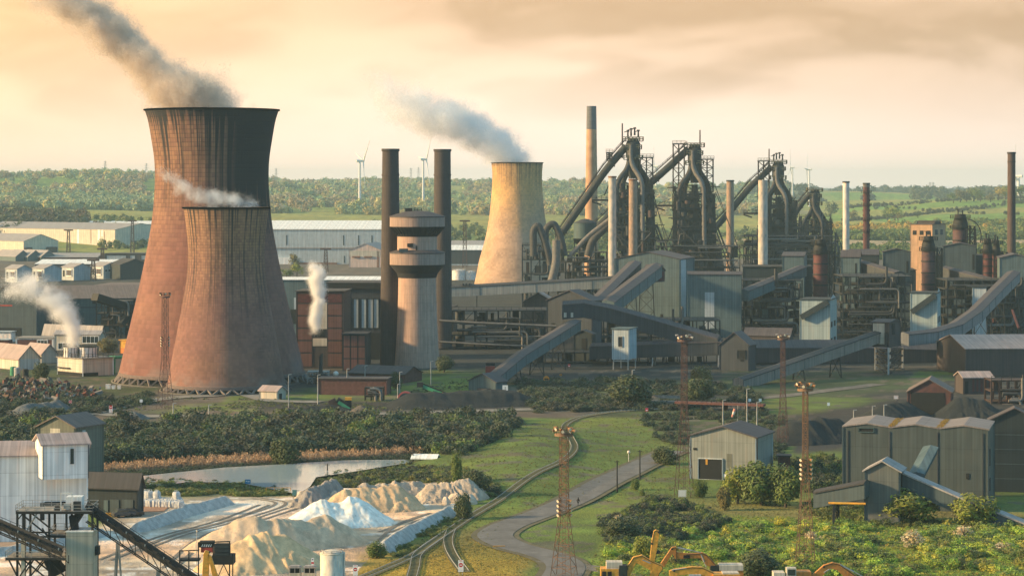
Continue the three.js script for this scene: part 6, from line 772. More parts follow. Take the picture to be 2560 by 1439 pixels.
bld('dark_shed', 'low dark brown shed with grey doors right of the white building', 'shed', { c: [343, 1290], d: 485, th: 14, a: 142, b: 8, e: 1214, r: 1187, rd: 'A', wall: M.dark, roof: M.rDark, f: [{ n: 'grey_door', on: 'A', s: [0.5, 0.66], y: [0.1, 0.55], m: M.mid }, { n: 'grey_door', on: 'A', s: [0.72, 0.92], y: [0.12, 0.56], m: M.mid }, { n: 'grey_door', on: 'A', s: [0.38, 0.46], y: [0.08, 0.52], m: M.grey }] });
bld('grey_shed', 'grey streaked gabled shed with a black open doorway in the middle right', 'shed', { c: [1890, 1200], d: 541, th: 20, a: 160, b: 58, e: 1094, r: 1070, rd: 'B', wall: clad('shed_streak', [0.20, 0.21, 0.19]), roof: M.rMauve, trimM: M.pale, trimW: 0.25, f: [{ n: 'doorway', on: 'A', s: [0.125, 0.5], y: [0.02, 0.5], m: M.hole, fr: M.pale, frw: 0.25 }, { n: 'door_strip', on: 'A', s: [0.24, 0.27], y: [0.36, 0.49], m: M.yellow, out: 0.18 }, { n: 'white_notice', on: 'A', s: [0.51, 0.56], y: [0.06, 0.16], m: M.rWhite }, { n: 'pale_sheet', on: 'A', s: [0.72, 0.82], y: [0.02, 0.17], m: M.pale }, { n: 'downpipe', on: 'B', s: [0.05, 0.07], y: [0, 0.97], m: M.rusty, out: 0.16 }, { n: 'patched_sheet', on: 'A', s: [0.56, 0.64], y: [0.3, 0.62], m: M.olive, out: 0.05 }, { n: 'vent', on: 'A', s: [0.05, 0.10], y: [0.68, 0.73], m: M.hole }] });
{ const r = bld('grey_works', 'big grey streaked building with three low roof gables at the lower right', 'works building', { c: [2472, 1290], d: 489, th: 14, a: 352, b: 56, e: 1075, r: 1066, rd: 'B', bays: 3, ov: 0.2, wall: clad('works_streak', [0.055, 0.070, 0.068]), roof: clad('works_roof', [0.21, 0.18, 0.17]), trimM: M.mid, f: [{ n: 'louvre', on: 'A', s: [0.11, 0.215], y: [0.945, 0.995], m: M.hole, fr: M.teal, frw: 0.2 }, { n: 'window', on: 'A', s: [0.85, 0.87], y: [0.41, 0.48], m: M.hole }, { n: 'slot', on: 'B', s: [0.2, 0.3], y: [0.55, 0.75], m: M.hole }, { n: 'slot', on: 'B', s: [0.2, 0.3], y: [0.25, 0.4], m: M.hole }, ...[0.03, 0.32, 0.65, 0.96].map((s) => ({ n: 'downpipe', on: 'A', s: [s, s + 0.007], y: [0.02, 0.96], m: M.slate, out: 0.16 })), { n: 'sheet_lap', on: 'A', s: [0.0, 0.36], y: [0.30, 0.305], m: M.mid, out: 0.07 }] });
  for (const [f, w] of [[1 / 3, 0.9], [2 / 3, 1.0]]) { const s = r.a * (1 - f), q = rng(90 + f * 10), im = new THREE.InstancedMesh(C_TUFT[0], LM.all, 90), m4 = new THREE.Matrix4(); for (let i = 0; i < 90; i++) { const p = r.S(s + (q() - 0.5) * 1.2, q() * r.b * 0.95, r.he + 0.35), e = 0.25 + q() * 0.4; m4.makeScale(e, e * 0.7, e).setPosition(p[0] - r.g[0], p[1] - r.g[1], p[2] - r.g[2]); im.setMatrixAt(i, m4); im.setColorAt(i, new THREE.Color().setRGB(0.26 + q() * 0.1, 0.22, 0.03)); } im.name = 'roof_moss'; im.userData.kind = 'stuff'; r.t.add(im); } }
bld('grey_transfer_house', 'small grey gabled house in front of the big grey streaked building', 'transfer house', { c: [2249, 1300], d: 470, th: 16, a: 82, b: 26, e: 1178, r: 1155, rd: 'B', wall: clad('transfer_streak', [0.095, 0.105, 0.10]), roof: M.rGrey, trimM: M.mid });
gallery('conveyor_gallery', 'enclosed belt falling right from the small grey house to the lower right corner', [at(2262, 1222, 474), at(2420, 1290, 470), at(2600, 1362, 466)], 3, 3.2, { wall: M.mid, roof: M.rGrey, legs: [0.5, 0.8] });
gallery('conveyor_gallery', 'enclosed belt falling left from the small grey house into the bushes', [at(2168, 1244, 470), at(2040, 1268, 474)], 3, 3.0, { wall: M.mid, roof: M.rDark, legs: [0.6] });
gallery('chute', 'steep ridged chute leaning against the big grey streaked building', [at(2292, 1200, 475), at(2328, 1132, 484)], 2.5, 1.2, { cat: 'chute', wall: M.mid, roof: M.grey, seam: 30 });
put('yellow_pipe', 'yellow pipe left of the small grey transfer house', 'pipe', mk((b) => b.cyl(at(2072, 1257, 468), at(2165, 1259, 466), 0.22, 0.22, 10)), M.yellow);
bld('dark_works', 'dark tall building at the lower right edge behind the big grey one', 'works building', { c: [2600, 1290], d: 520, th: 10, a: 120, b: 10, e: 1052, r: 1022, rd: 'B', wall: M.dark, roof: M.rMauve, f: [0.2, 0.4, 0.6, 0.8].map((y) => ({ n: 'sheet_band', on: 'A', s: [0, 1], y: [y, y + 0.012], m: M.mid, out: 0.1 })) });
bld('brick_hut', 'small red brick hut right of the grey streaked shed', 'hut', { c: [1974, 1188], d: 552, th: 6, a: 26, bM: 3, e: 1141, rd: 'flat', wall: M.brickred, roof: M.rDark });
bld('pump_house', 'low teal hut with a white roof on the pond shore', 'hut', { c: [1088, 1152], d: 585, th: 10, a: 56, b: 6, e: 1146, r: 1139, rd: 'A', wall: M.teal, roof: M.rWhite });
{ const t = thing('rail_bridge', 'long rust-brown plate bridge carrying the railway behind the grass bank', 'bridge', at(1780, 1030, 715)); part(t, 'girder', mk((b) => { const p = at(1690, 1014, 715), q = at(1912, 998, 705); b.beam([p[0], p[1] + 1, p[2]], [q[0], p[1] + 1, q[2]], 2.2, 0.6); }), M.brickred); part(t, 'girder', mk((b) => { const p = at(1690, 1013, 719), q = at(1912, 998, 709); b.beam([p[0], p[1] + 1, p[2]], [q[0], p[1] + 1, q[2]], 2.2, 0.6); }), M.brickred); for (const x of [1700, 1760, 1815, 1870, 1905]) part(t, 'pier', mk((b) => { const p = at(x, 1012, 714); b.box(p[0] - 0.6, -0.5, p[2] - 4, p[0] + 0.6, p[1], p[2]); }), M.brown); for (let i = 0; i < 18; i++) part(t, 'stiffener', mk((b) => { const p = at(1694 + i * 12.2, 1014, 714.4 - i * 0.55), y = at(1690, 1014, 715)[1] + 1; b.beam([p[0], y - 1, p[2]], [p[0], y + 1, p[2]], 0.2); }), M.darkrust); }
put('concrete_wall', 'grey retaining wall with a coping left of the rust-brown bridge', 'wall', mk((b) => { const p = at(1630, 1002, 730), q = at(1700, 994, 728); b.beam([p[0], 1.2, p[2]], [q[0], 1.2, q[2]], 2.6, 0.6); b.beam([p[0], 2.6, p[2]], [q[0], 2.6, q[2]], 0.3, 0.9); }), M.conc);
// left group: cooler, offices, sheds
{
  const r = bld('fan_cooler', 'cream clad cooling unit with two steaming fan drums left of the towers', 'cooling unit', { c: [206, 943], d: 842, th: 46, a: 77, b: 66, e: 898, rd: 'flat', wall: M.cream, roof: M.conc, trimM: M.rWhite, f: [{ n: 'air_intake', on: 'A', s: [0, 1], y: [0, 0.24], m: M.hole }, { n: 'air_intake', on: 'B', s: [0, 0.5], y: [0, 0.24], m: M.hole }, { n: 'walkway', on: 'A', s: [0.02, 0.5], y: [0.44, 0.48], m: M.iron, out: 1 }, ...[0.26, 0.42, 0.58, 0.74, 0.9].map((y) => ({ n: 'board_joint', on: 'A', s: [0, 1], y: [y, y + 0.012], m: M.beige, out: 0.05 }))] });
  const k = r.k; for (const [px, w] of [[176, 19], [219, 23]]) { const c = at(px, 896, 850), y = r.g[1] + r.he + 0.3; const f = part(r.t, 'fan_drum', mk((b) => b.lathe([c[0], y, c[2]], [[w * k, 0], [w * 0.95 * k, 1.5], [w * k, 3.2], [w * 0.96 * k, 3.2], [w * 0.9 * k, 0.5]], 28)), M.steelwhite); for (let i = 0; i < 14; i++) part(f, 'stave', mk((b) => { const a = i / 14 * 6.283; b.beam([c[0] + Math.cos(a) * w * k, y, c[2] + Math.sin(a) * w * k], [c[0] + Math.cos(a) * w * k, y + 3.2, c[2] + Math.sin(a) * w * k], 0.14); }), M.iron); }
  part(r.t, 'railing', mk((b) => { const y = r.he + 0.3; b.rail([r.S(r.a, 0, y), r.S(0, 0, y), r.S(0, r.b, y)], 1.3, 0.14, 2); }), M.iron);
}
bld('office_wing', 'white-framed office wing with red brick panels behind the cooler', 'office', { c: [131, 872], d: 985, th: 4, a: 93, bM: 12, e: 846, rd: 'flat', wall: M.rWhite, roof: M.conc, f: [{ n: 'brick_panel', on: 'A', s: [0.03, 0.56], y: [0.1, 0.9], m: M.brickred }, { n: 'window', on: 'A', s: [0.58, 0.85], y: [0.1, 0.85], m: M.glass, fr: M.rWhite, mull: 3 }, { n: 'brick_panel', on: 'A', s: [0.87, 0.97], y: [0.1, 0.9], m: M.brickred }] });
bld('office_block', 'two-storey office with window bands right of the brick-panelled wing', 'office', { c: [248, 872], d: 975, th: 10, a: 116, b: 6, e: 836, r: 828, rd: 'A', wall: M.beige, roof: M.rGrey, f: [{ n: 'window', on: 'A', s: [0.08, 0.5], y: [0.12, 0.5], m: M.glass, fr: M.rWhite, mull: 4 }, { n: 'window', on: 'A', s: [0.62, 0.98], y: [0.5, 0.9], m: M.glass, fr: M.rWhite, mull: 4 }, { n: 'dark_base', on: 'A', s: [0.55, 1], y: [0, 0.42], m: M.dark }] });
bld('pitched_office', 'older office with a pale pitched roof behind the window bands', 'office', { c: [250, 850], d: 1020, th: 30, a: 160, b: 8, e: 836, r: 816, rd: 'A', wall: M.beige, roof: M.rGrey });
bld('cream_store', 'cream store with a pinkish roof at the left edge', 'store', { c: [46, 926], d: 872, th: 50, a: 110, b: 46, e: 896, r: 866, rd: 'A', wall: M.cream, roof: M.rPink, f: [{ n: 'grey_door', on: 'B', s: [0.05, 0.95], y: [0, 0.92], m: M.pale, out: 0.06 }] });
bld('grey_store', 'second pinkish-roofed store behind the cream one', 'store', { c: [103, 910], d: 905, th: 50, a: 60, b: 34, e: 884, r: 862, rd: 'A', wall: M.beige, roof: M.rPink });
bld('yellow_container', 'yellow steel cabin standing at the foot of the tallest tower', 'cabin', { c: [318, 886], d: 960, th: 30, a: 20, b: 10, e: 851, rd: 'flat', wall: M.yellow, roof: M.yellow, f: [{ n: 'door', on: 'A', s: [0.1, 0.9], y: [0.05, 0.45], m: M.orange }] });
bld('brick_hut', 'small red brick hut at the left edge under the grey hall', 'hut', { c: [18, 866], d: 1000, th: 8, a: 60, bM: 5, e: 850, rd: 'flat', wall: M.brickred, roof: M.pale, f: [{ n: 'window', on: 'A', s: [0.75, 0.95], y: [0.2, 0.6], m: M.lightblue }] });
bld('round_store', 'white cabin at the left edge above the brick hut', 'cabin', { c: [26, 846], d: 1030, th: 8, a: 50, bM: 5, e: 830, rd: 'flat', wall: M.steelwhite, roof: M.pale });
put('green_pipe', 'thick green pipe running from the cooler to the tallest tower', 'pipe', mk((b) => { b.cyl(at(262, 894, 860), at(308, 892, 850), 0.55, 0.55, 10); b.cyl(at(284, 896, 855), [at(284, 896, 855)[0], 0, -855], 0.5, 0.5, 10); }), M.green);
[[32, 924], [42, 926], [62, 930]].forEach(([px, py], i) => { const p = gnd(px, py + 14); put('upright_tank', ['green upright tank by the scrap yard', 'pale upright tank by the scrap yard', 'dark squat tank by the scrap yard'][i], 'tank', mk((b) => b.lathe(p, [[1.1, 0], [1.1, 2.6], [0.9, 2.9], [0.01, 3]], 16)), [M.green, M.galv, M.black][i]); });

// ---------------------------------------------------------------- masts, posts and signs
function floodMast(label, px, py, top, w0, w1, o = {}) {
  const g = gnd(px, py), d = -g[2], k = k_(d), y1 = EYE - (top - HZ) * k, h = y1 - g[1], m = o.m ?? M.mast, t = thing('floodlight_mast', label, 'floodlight mast', g, o.group), hs = (1 - (o.neck ?? 1)) * h, W0 = w0 * k, W1 = w1 * k;
  if (hs > 0.5) { part(t, 'base_lattice', mk((b) => b.lattice([g[0], g[1] - 0.2, g[2]], hs + 0.2, W0, W1, 6, o.bar ?? 0.16, (o.bar ?? 0.16) * 0.6, 0.3)), m); part(t, 'upper_lattice', mk((b) => b.lattice([g[0], g[1] + hs, g[2]], h - hs - 1, W1, W1 * 0.9, 14, o.bar ?? 0.16, (o.bar ?? 0.16) * 0.6, 0.3)), m); } else part(t, 'lattice', mk((b) => b.lattice([g[0], g[1] - 0.2, g[2]], h - 1, W0, W1, o.n ?? 14, o.bar ?? 0.16, (o.bar ?? 0.16) * 0.6, 0.3)), m);
  part(t, 'ladder', mk((b) => { for (const s of [-0.2, 0.2]) b.beam([g[0] + s, g[1], g[2] + 0.2], [g[0] + s, y1 - 1, g[2] + 0.2], 0.06); for (let i = 0; i < h / 0.6; i++) b.beam([g[0] - 0.2, g[1] + i * 0.6, g[2] + 0.2], [g[0] + 0.2, g[1] + i * 0.6, g[2] + 0.2], 0.05); }), m);
  const R = (o.head ?? 24) * k; const dk = part(t, 'platform', mk((b) => b.lathe([g[0], y1 - 1.1, g[2]], [[0.1, 0], [R, 0], [R, 0.35], [0.1, 0.35]], 14)), m); part(dk, 'railing', mk((b) => b.rail(Array.from({ length: 11 }, (_, i) => [g[0] + Math.cos(i / 10 * 6.283) * R, y1 - 0.75, g[2] + Math.sin(i / 10 * 6.283) * R]), 0.9, 0.07, 1)), m);
  const lamp = (a, r, y) => { const c = [g[0] + Math.cos(a) * r, y, g[2] + Math.sin(a) * r], e = [c[0] + Math.cos(a) * 0.55, y - 0.2, c[2] + Math.sin(a) * 0.55]; const l = part(t, 'floodlight', mk((b) => b.cyl(c, e, 0.12, 0.27, 10, false).cyl([c[0], y - 0.45, c[2]], [c[0], y, c[2]], 0.06, 0.06, 6)), o.lm ?? steel('lamp_bronze', [0.30, 0.16, 0.07])); part(l, 'lens', mk((b) => { const v = new THREE.Vector3(e[0] - c[0], e[1] - c[1], e[2] - c[2]).normalize(), q = v3(e).addScaledVector(v, -0.03); b.cyl(q, q.clone().addScaledVector(v, 0.04), 0.25, 0.25, 10); }), mat('lens', [0.75, 0.66, 0.52], { rough: 0.25 })); };
  const n = o.lamps ?? 8; for (let i = 0; i < n; i++) lamp(i / n * 6.283 + 0.3, R * 0.85, y1 - 0.1 + (i % 2) * 0.35);
  for (const [py2, m2] of o.mid ?? []) { const y = EYE - (py2 - HZ) * k; for (let i = 0; i < m2; i++) lamp(-0.4 + (i % 2) * 1.9 + 0.9, W1 * 0.5 + 0.2, y - Math.floor(i / 2) * 0.75); }
  return t;
}
const tan = steel('masttan', [0.20, 0.115, 0.065]);
floodMast('rusty lattice floodlight mast in the foreground centre, a ring of lamps on top', 1410, 1442, 1072, 56, 20, { neck: 0.56, head: 24, lamps: 9, mid: [[1248, 8]], m: tan, bar: 0.11 });
floodMast('tall slim floodlight mast at the right, with orange lamps on top and a mid-height cluster', 2014, 1418, 960, 44, 13, { neck: 0.45, head: 20, lamps: 8, mid: [[1146, 10]], m: tan, bar: 0.10 });
floodMast('dark red lattice mast left of the grey streaked shed', 1711, 1240, 840, 42, 14, { neck: 0.45, head: 18, lamps: 6, m: M.mastdark, lm: M.galv, bar: 0.10 });
floodMast('dim far lattice mast above the black coal heap', 1958, 1112, 838, 26, 11, { neck: 0.5, head: 14, lamps: 6, m: M.mastdark, lm: M.galv, bar: 0.11 });
floodMast('lattice mast with a square head in front of the tallest cooling tower', 412, 1021, 734, 32, 13, { neck: 0.55, head: 12, lamps: 6, mid: [[842, 8]], m: M.mastdark, lm: M.darkrust, bar: 0.12 });
[[330, 640, 552, 2350, 'mast against the cream mill shed gable'], [170, 638, 575, 2300, 'mast in front of the cream mill shed wall'], [814, 668, 622, 1900, 'lamp mast in front of the rolling mill'], [1162, 660, 552, 2000, 'lamp mast left of the far cooling tower'], [255, 660, 622, 2050, 'mast beside the flat brown block'], [232, 700, 650, 1720, 'thin mast on the grey gabled bays']].forEach(([px, py, top, d, l]) => { const g = onG(px, d), y = at(px, top, d)[1], t = thing('lamp_mast', 'far lattice ' + l, 'lamp mast', g, 'far lamp masts'); part(t, 'lattice', mk((b) => b.lattice(g, y - g[1], 3.4, 1.8, 7, 0.45, 0.3)), M.mastdark); part(t, 'lamp_head', mk((b) => b.box(g[0] - 4, y - 0.6, g[2] - 1, g[0] + 4, y + 0.6, g[2] + 1)), M.mastdark); });
[[721, 1018, 936, 'grey lamp post by the pinkish hut'], [794, 1010, 937, 'grey lamp post in front of the low brick store'], [867, 986, 922, 'grey lamp post left of the black screen frame'], [912, 970, 914, 'thin lamp post at the foot of the left stack'], [994, 1008, 960, 'pale post left of the red arched shelter'], [999, 985, 930, 'thin post behind the red arched shelter'], [1077, 962, 903, 'lamp post below the collared tower'], [1581, 1010, 925, 'lamp post in front of the round bush'], [566, 985, 930, 'thin post in front of the shorter tower'], [432, 1042, 1008, 'short post beside the spoil cone'], [521, 1040, 1012, 'white post at the roadside left of the timber heap'], [1808, 1090, 1000, 'tall lamp post behind the grey streaked shed'], [1868, 1090, 972, 'lamp post with a white lamp behind the grey streaked shed'], [1893, 1075, 1005, 'lamp post at the corner of the rust-brown bridge'], [1543, 1230, 1150, 'dark telegraph pole beside the winding road'], [1600, 1200, 1124, 'second dark telegraph pole up the winding road'], [818, 1182, 1158, 'dark post on the pond shore'], [1032, 1154, 1115, 'dark pole beside the white-roofed hut'], [2135, 1085, 1025, 'thin lamp post on the black ground left of the grey works'], [2182, 1080, 1015, 'second thin lamp post on the black ground'], [2211, 1075, 1012, 'third thin lamp post on the black ground']].forEach(([px, py, top, l]) => { const g = gnd(px, py), k = k_(-g[2]), h = EYE - (top - HZ) * k - g[1], pole = /pole|dark post/.test(l), t = thing(pole ? 'utility_pole' : 'lamp_post', l, pole ? 'pole' : 'lamp post', g); part(t, 'shaft', mk((b) => b.cyl([g[0], g[1] - 0.2, g[2]], [g[0], g[1] + h, g[2]], 0.17, 0.11, 8)), pole ? M.black : M.galv); part(t, pole ? 'cross_arm' : 'lamp_head', mk((b) => pole ? b.beam([g[0] - 0.5, g[1] + h - 0.3, g[2]], [g[0] + 0.5, g[1] + h - 0.3, g[2]], 0.1) : b.beam([g[0] - 0.1, g[1] + h, g[2]], [g[0] + 0.8, g[1] + h + 0.1, g[2]], 0.22)), pole ? M.black : M.galv); });
put('dome_lamp', 'white dome on a thin post beside the winding road', 'lamp', mk((b) => { const g = gnd(1572, 1155); b.cyl(g, [g[0], g[1] + 2.1, g[2]], 0.07, 0.07, 6).ball([g[0], g[1] + 2.3, g[2]], 0.36, 12); }), M.steelwhite);
// signs with their print
function sign(name, label, px, py, w, h, up, draw, o = {}) {
  const g = gnd(px, py), c = document.createElement('canvas'); c.width = 128; c.height = Math.round(128 * h / w); const x = c.getContext('2d'); draw(x, c.width, c.height); const tx = new THREE.CanvasTexture(c); tx.colorSpace = THREE.SRGBColorSpace; const t = thing(name, label, 'sign', g), m = new THREE.MeshStandardMaterial({ map: tx, roughness: 0.5 }); m.name = 'sign_print';
  const f = new THREE.PlaneGeometry(w, h), q = shadow(new THREE.Mesh(f, m)); q.name = 'face'; q.position.set(0, up + h / 2, 0.12); t.add(q); part(t, 'board', mk((b) => b.box(g[0] - w / 2, g[1] + up, g[2] + 0.02, g[0] + w / 2, g[1] + up + h, g[2] + 0.1)), M.galv);
  for (const s of o.one ? [0] : [-0.32, 0.32]) part(t, 'post', mk((b) => b.cyl([g[0] + s * w, g[1] - 0.2, g[2]], [g[0] + s * w, g[1] + up + h * 0.9, g[2]], 0.05, 0.05, 6)), M.galv); return t;
}
const fill = (x, c, a, b, w, h) => { x.fillStyle = c; x.fillRect(a, b, w, h); }, disc = (x, c, a, b, r) => { x.fillStyle = c; x.beginPath(); x.arc(a, b, r, 0, 7); x.fill(); };
const noEntry = (x, w, h) => { fill(x, '#f4f4f0', 0, 0, w, h); disc(x, '#c8201c', w / 2, h * 0.42, w * 0.40); fill(x, '#f4f4f0', w * 0.24, h * 0.42 - w * 0.08, w * 0.52, w * 0.16); fill(x, '#c8201c', w * 0.2, h * 0.05, w * 0.6, h * 0.05); fill(x, '#f4f4f0', 0, h * 0.74, w, h * 0.26); fill(x, '#999', w * 0.15, h * 0.82, w * 0.7, 3); fill(x, '#999', w * 0.15, h * 0.9, w * 0.6, 3); };
sign('no_entry_sign', 'red no-entry sign on a white board beside the white silo', 888, 1446, 0.75, 1.7, 0.5, noEntry);
sign('no_entry_sign', 'red and white road sign board among the tracks at the lower centre', 1152, 1438, 0.85, 1.9, 0.6, noEntry);
sign('notice_sign', 'white, red and yellow notice beside the vented roof caps', 781, 1428, 0.42, 1.6, 0.6, (x, w, h) => { fill(x, '#f0f0ee', 0, 0, w, h); fill(x, '#c8323a', 0, h * 0.4, w, h * 0.2); fill(x, '#e6c81e', 0, h * 0.82, w, h * 0.18); fill(x, '#556', w * 0.2, h * 0.1, w * 0.6, h * 0.12); }, { one: true });
sign('road_sign', 'round red no-entry sign at the left beside the spoil heap', 175, 1022, 0.9, 0.9, 1.6, (x, w, h) => { fill(x, '#c8c8c4', 0, 0, w, h); disc(x, '#c4252a', w / 2, h / 2, w * 0.48); fill(x, '#eee', w * 0.2, h * 0.42, w * 0.6, h * 0.16); }, { one: true });
sign('road_sign', 'red and white pair of signs at the road bend left of the towers', 276, 1034, 1.0, 1.9, 0.4, (x, w, h) => { fill(x, '#e8e6e2', 0, 0, w, h); fill(x, '#c4252a', w * 0.1, 0, w * 0.8, h * 0.5); fill(x, '#eee', w * 0.25, h * 0.22, w * 0.5, h * 0.08); x.strokeStyle = '#c4252a'; x.lineWidth = 8; x.beginPath(); x.moveTo(w / 2, h * 0.56); x.lineTo(w * 0.85, h * 0.9); x.lineTo(w * 0.15, h * 0.9); x.closePath(); x.stroke(); });
sign('road_sign', 'round white road sign beside the pale road', 352, 1016, 0.9, 0.9, 1.2, (x, w, h) => { fill(x, '#bbb', 0, 0, w, h); disc(x, '#f4f4f4', w / 2, h / 2, w * 0.48); }, { one: true });
sign('road_sign', 'small red and white sign on the works road', 858, 1048, 0.9, 1.3, 0.9, (x, w, h) => { fill(x, '#e8e0e0', 0, 0, w, h); fill(x, '#c4384a', w * 0.1, h * 0.1, w * 0.3, h * 0.6); fill(x, '#c4384a', w * 0.6, h * 0.1, w * 0.3, h * 0.6); });
sign('white_board', 'plain white upright board beside the tail house', 1263, 1000, 1.6, 3.2, 1.2, (x, w, h) => { fill(x, '#efeee8', 0, 0, w, h); fill(x, '#444', w * 0.44, h * 0.15, w * 0.1, h * 0.6); });
sign('blue_sign', 'blue board with a white badge beside the yellow gate', 619, 1224, 1.15, 0.9, 1.3, (x, w, h) => { fill(x, '#1d79a8', 0, 0, w, h); disc(x, '#e8f0f4', w * 0.25, h * 0.42, w * 0.1); fill(x, '#dce8ee', w * 0.42, h * 0.34, w * 0.45, h * 0.1); fill(x, '#dce8ee', w * 0.42, h * 0.52, w * 0.4, h * 0.1); });
sign('green_sign', 'grey-green board on a post left of the rock bank', 736, 1258, 0.9, 1.1, 1.6, (x, w, h) => { fill(x, '#4d7f84', 0, 0, w, h); });
sign('notice_board', 'white panel at the foot of the dark red lattice mast', 1706, 1244, 1.6, 1.4, 0.2, (x, w, h) => { fill(x, '#eceae4', 0, 0, w, h); x.strokeStyle = '#888'; x.lineWidth = 3; x.strokeRect(w * 0.08, h * 0.08, w * 0.84, h * 0.84); });
[[1366, 945, 'round orange board with dark letters on the slope below the pipe bridge'], [1402, 930, 'small orange marker below the pipe bridge']].forEach(([px, py, l], i) => sign('orange_board', l, px, py + 12, i ? 0.9 : 1.9, i ? 0.6 : 1.9, 0.4, (x, w, h) => { fill(x, '#3a3f3a', 0, 0, w, h); disc(x, '#e08a1e', w / 2, h / 2, w * 0.5); fill(x, '#40301a', w * 0.15, h * 0.42, w * 0.7, h * 0.2); }, { one: true }));
[[1423, 912, '#b83c44'], [1617, 1024, '#d84050'], [2241, 993, '#e8d4cc'], [1875, 1000, '#eef4f4'], [2072, 1010, '#dde8ea'], [1901, 1000, '#eef4f4'], [1325, 992, '#eceff0']].forEach(([px, py, c], i) => sign('small_sign', ['red and white sign by the gallery trestles', 'small pink marker sign beside the railway', 'pale notice at the foot of the junction trestle', 'white marker near the rust-brown bridge', 'white marker post on the open ground', 'white plate at the bridge end', 'small white road sign right of the coal heap'][i], px, py + 8, i === 2 ? 1.3 : 0.8, i === 2 ? 1 : 0.9, 0.5, (x, w, h) => { fill(x, c, 0, 0, w, h); fill(x, '#fff', w * 0.2, h * 0.6, w * 0.6, h * 0.2); }, { one: true }));
{ const g = gnd(1845, 1075), t = thing('windsock', 'pink and white windsock hanging on a pole behind the grey streaked shed', 'windsock', g), k = k_(-g[2]); part(t, 'pole', mk((b) => b.cyl(g, [g[0], g[1] + 6.4, g[2]], 0.08, 0.06, 6)), M.galv); const s = (a) => { const p = at(lerp(1838, 1831, a), lerp(1022, 1042, a), -g[2]); return p; }; for (let i = 0; i < 3; i++) part(t, 'sleeve_band', mk((b) => b.cyl(s(i / 3), s((i + 1) / 3), 0.42 - i * 0.06, 0.36 - i * 0.06, 10, false)), i % 2 ? M.steelwhite : mat('sock_pink', [0.62, 0.25, 0.2], { rough: 0.9 })); }
// ---------------------------------------------------------------- vehicles and machines
{
  const g = gnd(1222, 940), t = thing('shunting_locomotive', 'red-fronted dark shunting locomotive below the pipe bridge', 'locomotive', g), x = g[0], z = g[2];
  part(t, 'body', mk((b) => b.box(x - 1.0, g[1] + 1.2, z - 9, x + 1.9, g[1] + 3.2, z)), M.black); part(t, 'nose', mk((b) => b.box(x - 1.1, g[1] + 1.0, z, x + 1.9, g[1] + 3.3, z + 0.7)), M.red, 'bright red nose'); part(t, 'cab', mk((b) => b.box(x - 1.1, g[1] + 1.2, z - 6, x + 2.0, g[1] + 4.2, z - 3.5)), M.darkrust); part(t, 'window', mk((b) => b.box(x - 0.8, g[1] + 3.35, z - 3.5, x + 1.7, g[1] + 4.0, z - 3.42)), M.glass); part(t, 'underframe', mk((b) => b.box(x - 1, g[1] + 0.5, z - 9, x + 1.9, g[1] + 1.2, z + 0.5)), M.black); for (const dz of [-8, -6, -2, -0.5]) part(t, 'wheel', mk((b) => b.cyl([x - 1, g[1] + 0.5, z + dz], [x - 0.8, g[1] + 0.5, z + dz], 0.5, 0.5, 14)), M.iron); part(t, 'buffer_beam', mk((b) => b.box(x - 1.2, g[1] + 0.6, z + 0.7, x + 2, g[1] + 1.0, z + 0.85)), M.yellow);
}
function stacker(label, x0, y0, x1, y1, d, m, w) { const p = v3(at(x0, y0, d)), q = v3(at(x1, y1, d - 1)), t = thing('mobile_conveyor', label, 'mobile conveyor', [p.x, 0, p.z]), n = q.clone().lerp(p, 0.5); part(t, 'belt_frame', mk((b) => b.beam(p, q, w, 0.9)), m); part(t, 'belt', mk((b) => b.beam([p.x, p.y + w * 0.56, p.z], [q.x, q.y + w * 0.56, q.z], 0.1, 0.8)), M.black); part(t, 'tail_tip', mk((b) => { const e = q.clone().lerp(p, 0.22); b.beam(e, q, w * 1.08, 0.95); }), M.yellow); part(t, 'hopper', mk((b) => { b.beam([p.x, p.y - 0.6, p.z], [p.x, p.y + 0.8, p.z], 1.8, 1.6); }), M.black); for (const s of [-0.5, 0.5]) part(t, 'strut', mk((b) => b.beam([n.x, n.y, n.z + s], [n.x - 1.2, 0, n.z + s], 0.2)), M.black); part(t, 'wheel', mk((b) => b.cyl([n.x - 1.2, 0.5, n.z - 0.6], [n.x - 1.2, 0.5, n.z + 0.6], 0.5, 0.5, 12)), M.black); return t; }
stacker('green mobile conveyor with a yellow tip beside the red arched shelter', 1050, 962, 1120, 990, 752, M.green, 0.75);
stacker('low green mobile conveyor on the flank of the coal heap', 1164, 985, 1202, 988, 748, M.green, 0.45);
{ const g = gnd(1014, 1008), k = k_(-g[2]), r = 19 * k, t = thing('arched_shelter', 'red-rimmed arched shelter at the left end of the coal heap', 'shelter', g); const sh = new THREE.Shape(); sh.moveTo(-r, 0); sh.lineTo(-r, r * 0.5); sh.absarc(0, r * 0.5, r, Math.PI, 0, true); sh.lineTo(r, 0); const o = shadow(new THREE.Mesh(new THREE.ExtrudeGeometry(sh, { depth: 4, bevelEnabled: false }), M.grey)); o.name = 'shell'; o.position.z = -4; t.add(o); part(t, 'rim', mk((b) => { const q = []; for (let i = 0; i <= 14; i++) { const a = Math.PI * (1 - i / 14); q.push([g[0] + Math.cos(a) * r, g[1] + r * 0.5 + Math.sin(a) * r, g[2] + 0.1]); } b.lines([[g[0] - r, g[1], g[2] + 0.1], ...q, [g[0] + r, g[1], g[2] + 0.1]], 0.45, 0.5); }), mat('rim_red', [0.55, 0.12, 0.11], { rough: 0.6 })); part(t, 'doorway', mk((b) => b.box(g[0] + r * 0.1, g[1], g[2] + 0.02, g[0] + r * 0.75, g[1] + r * 0.9, g[2] + 0.08)), M.hole); }
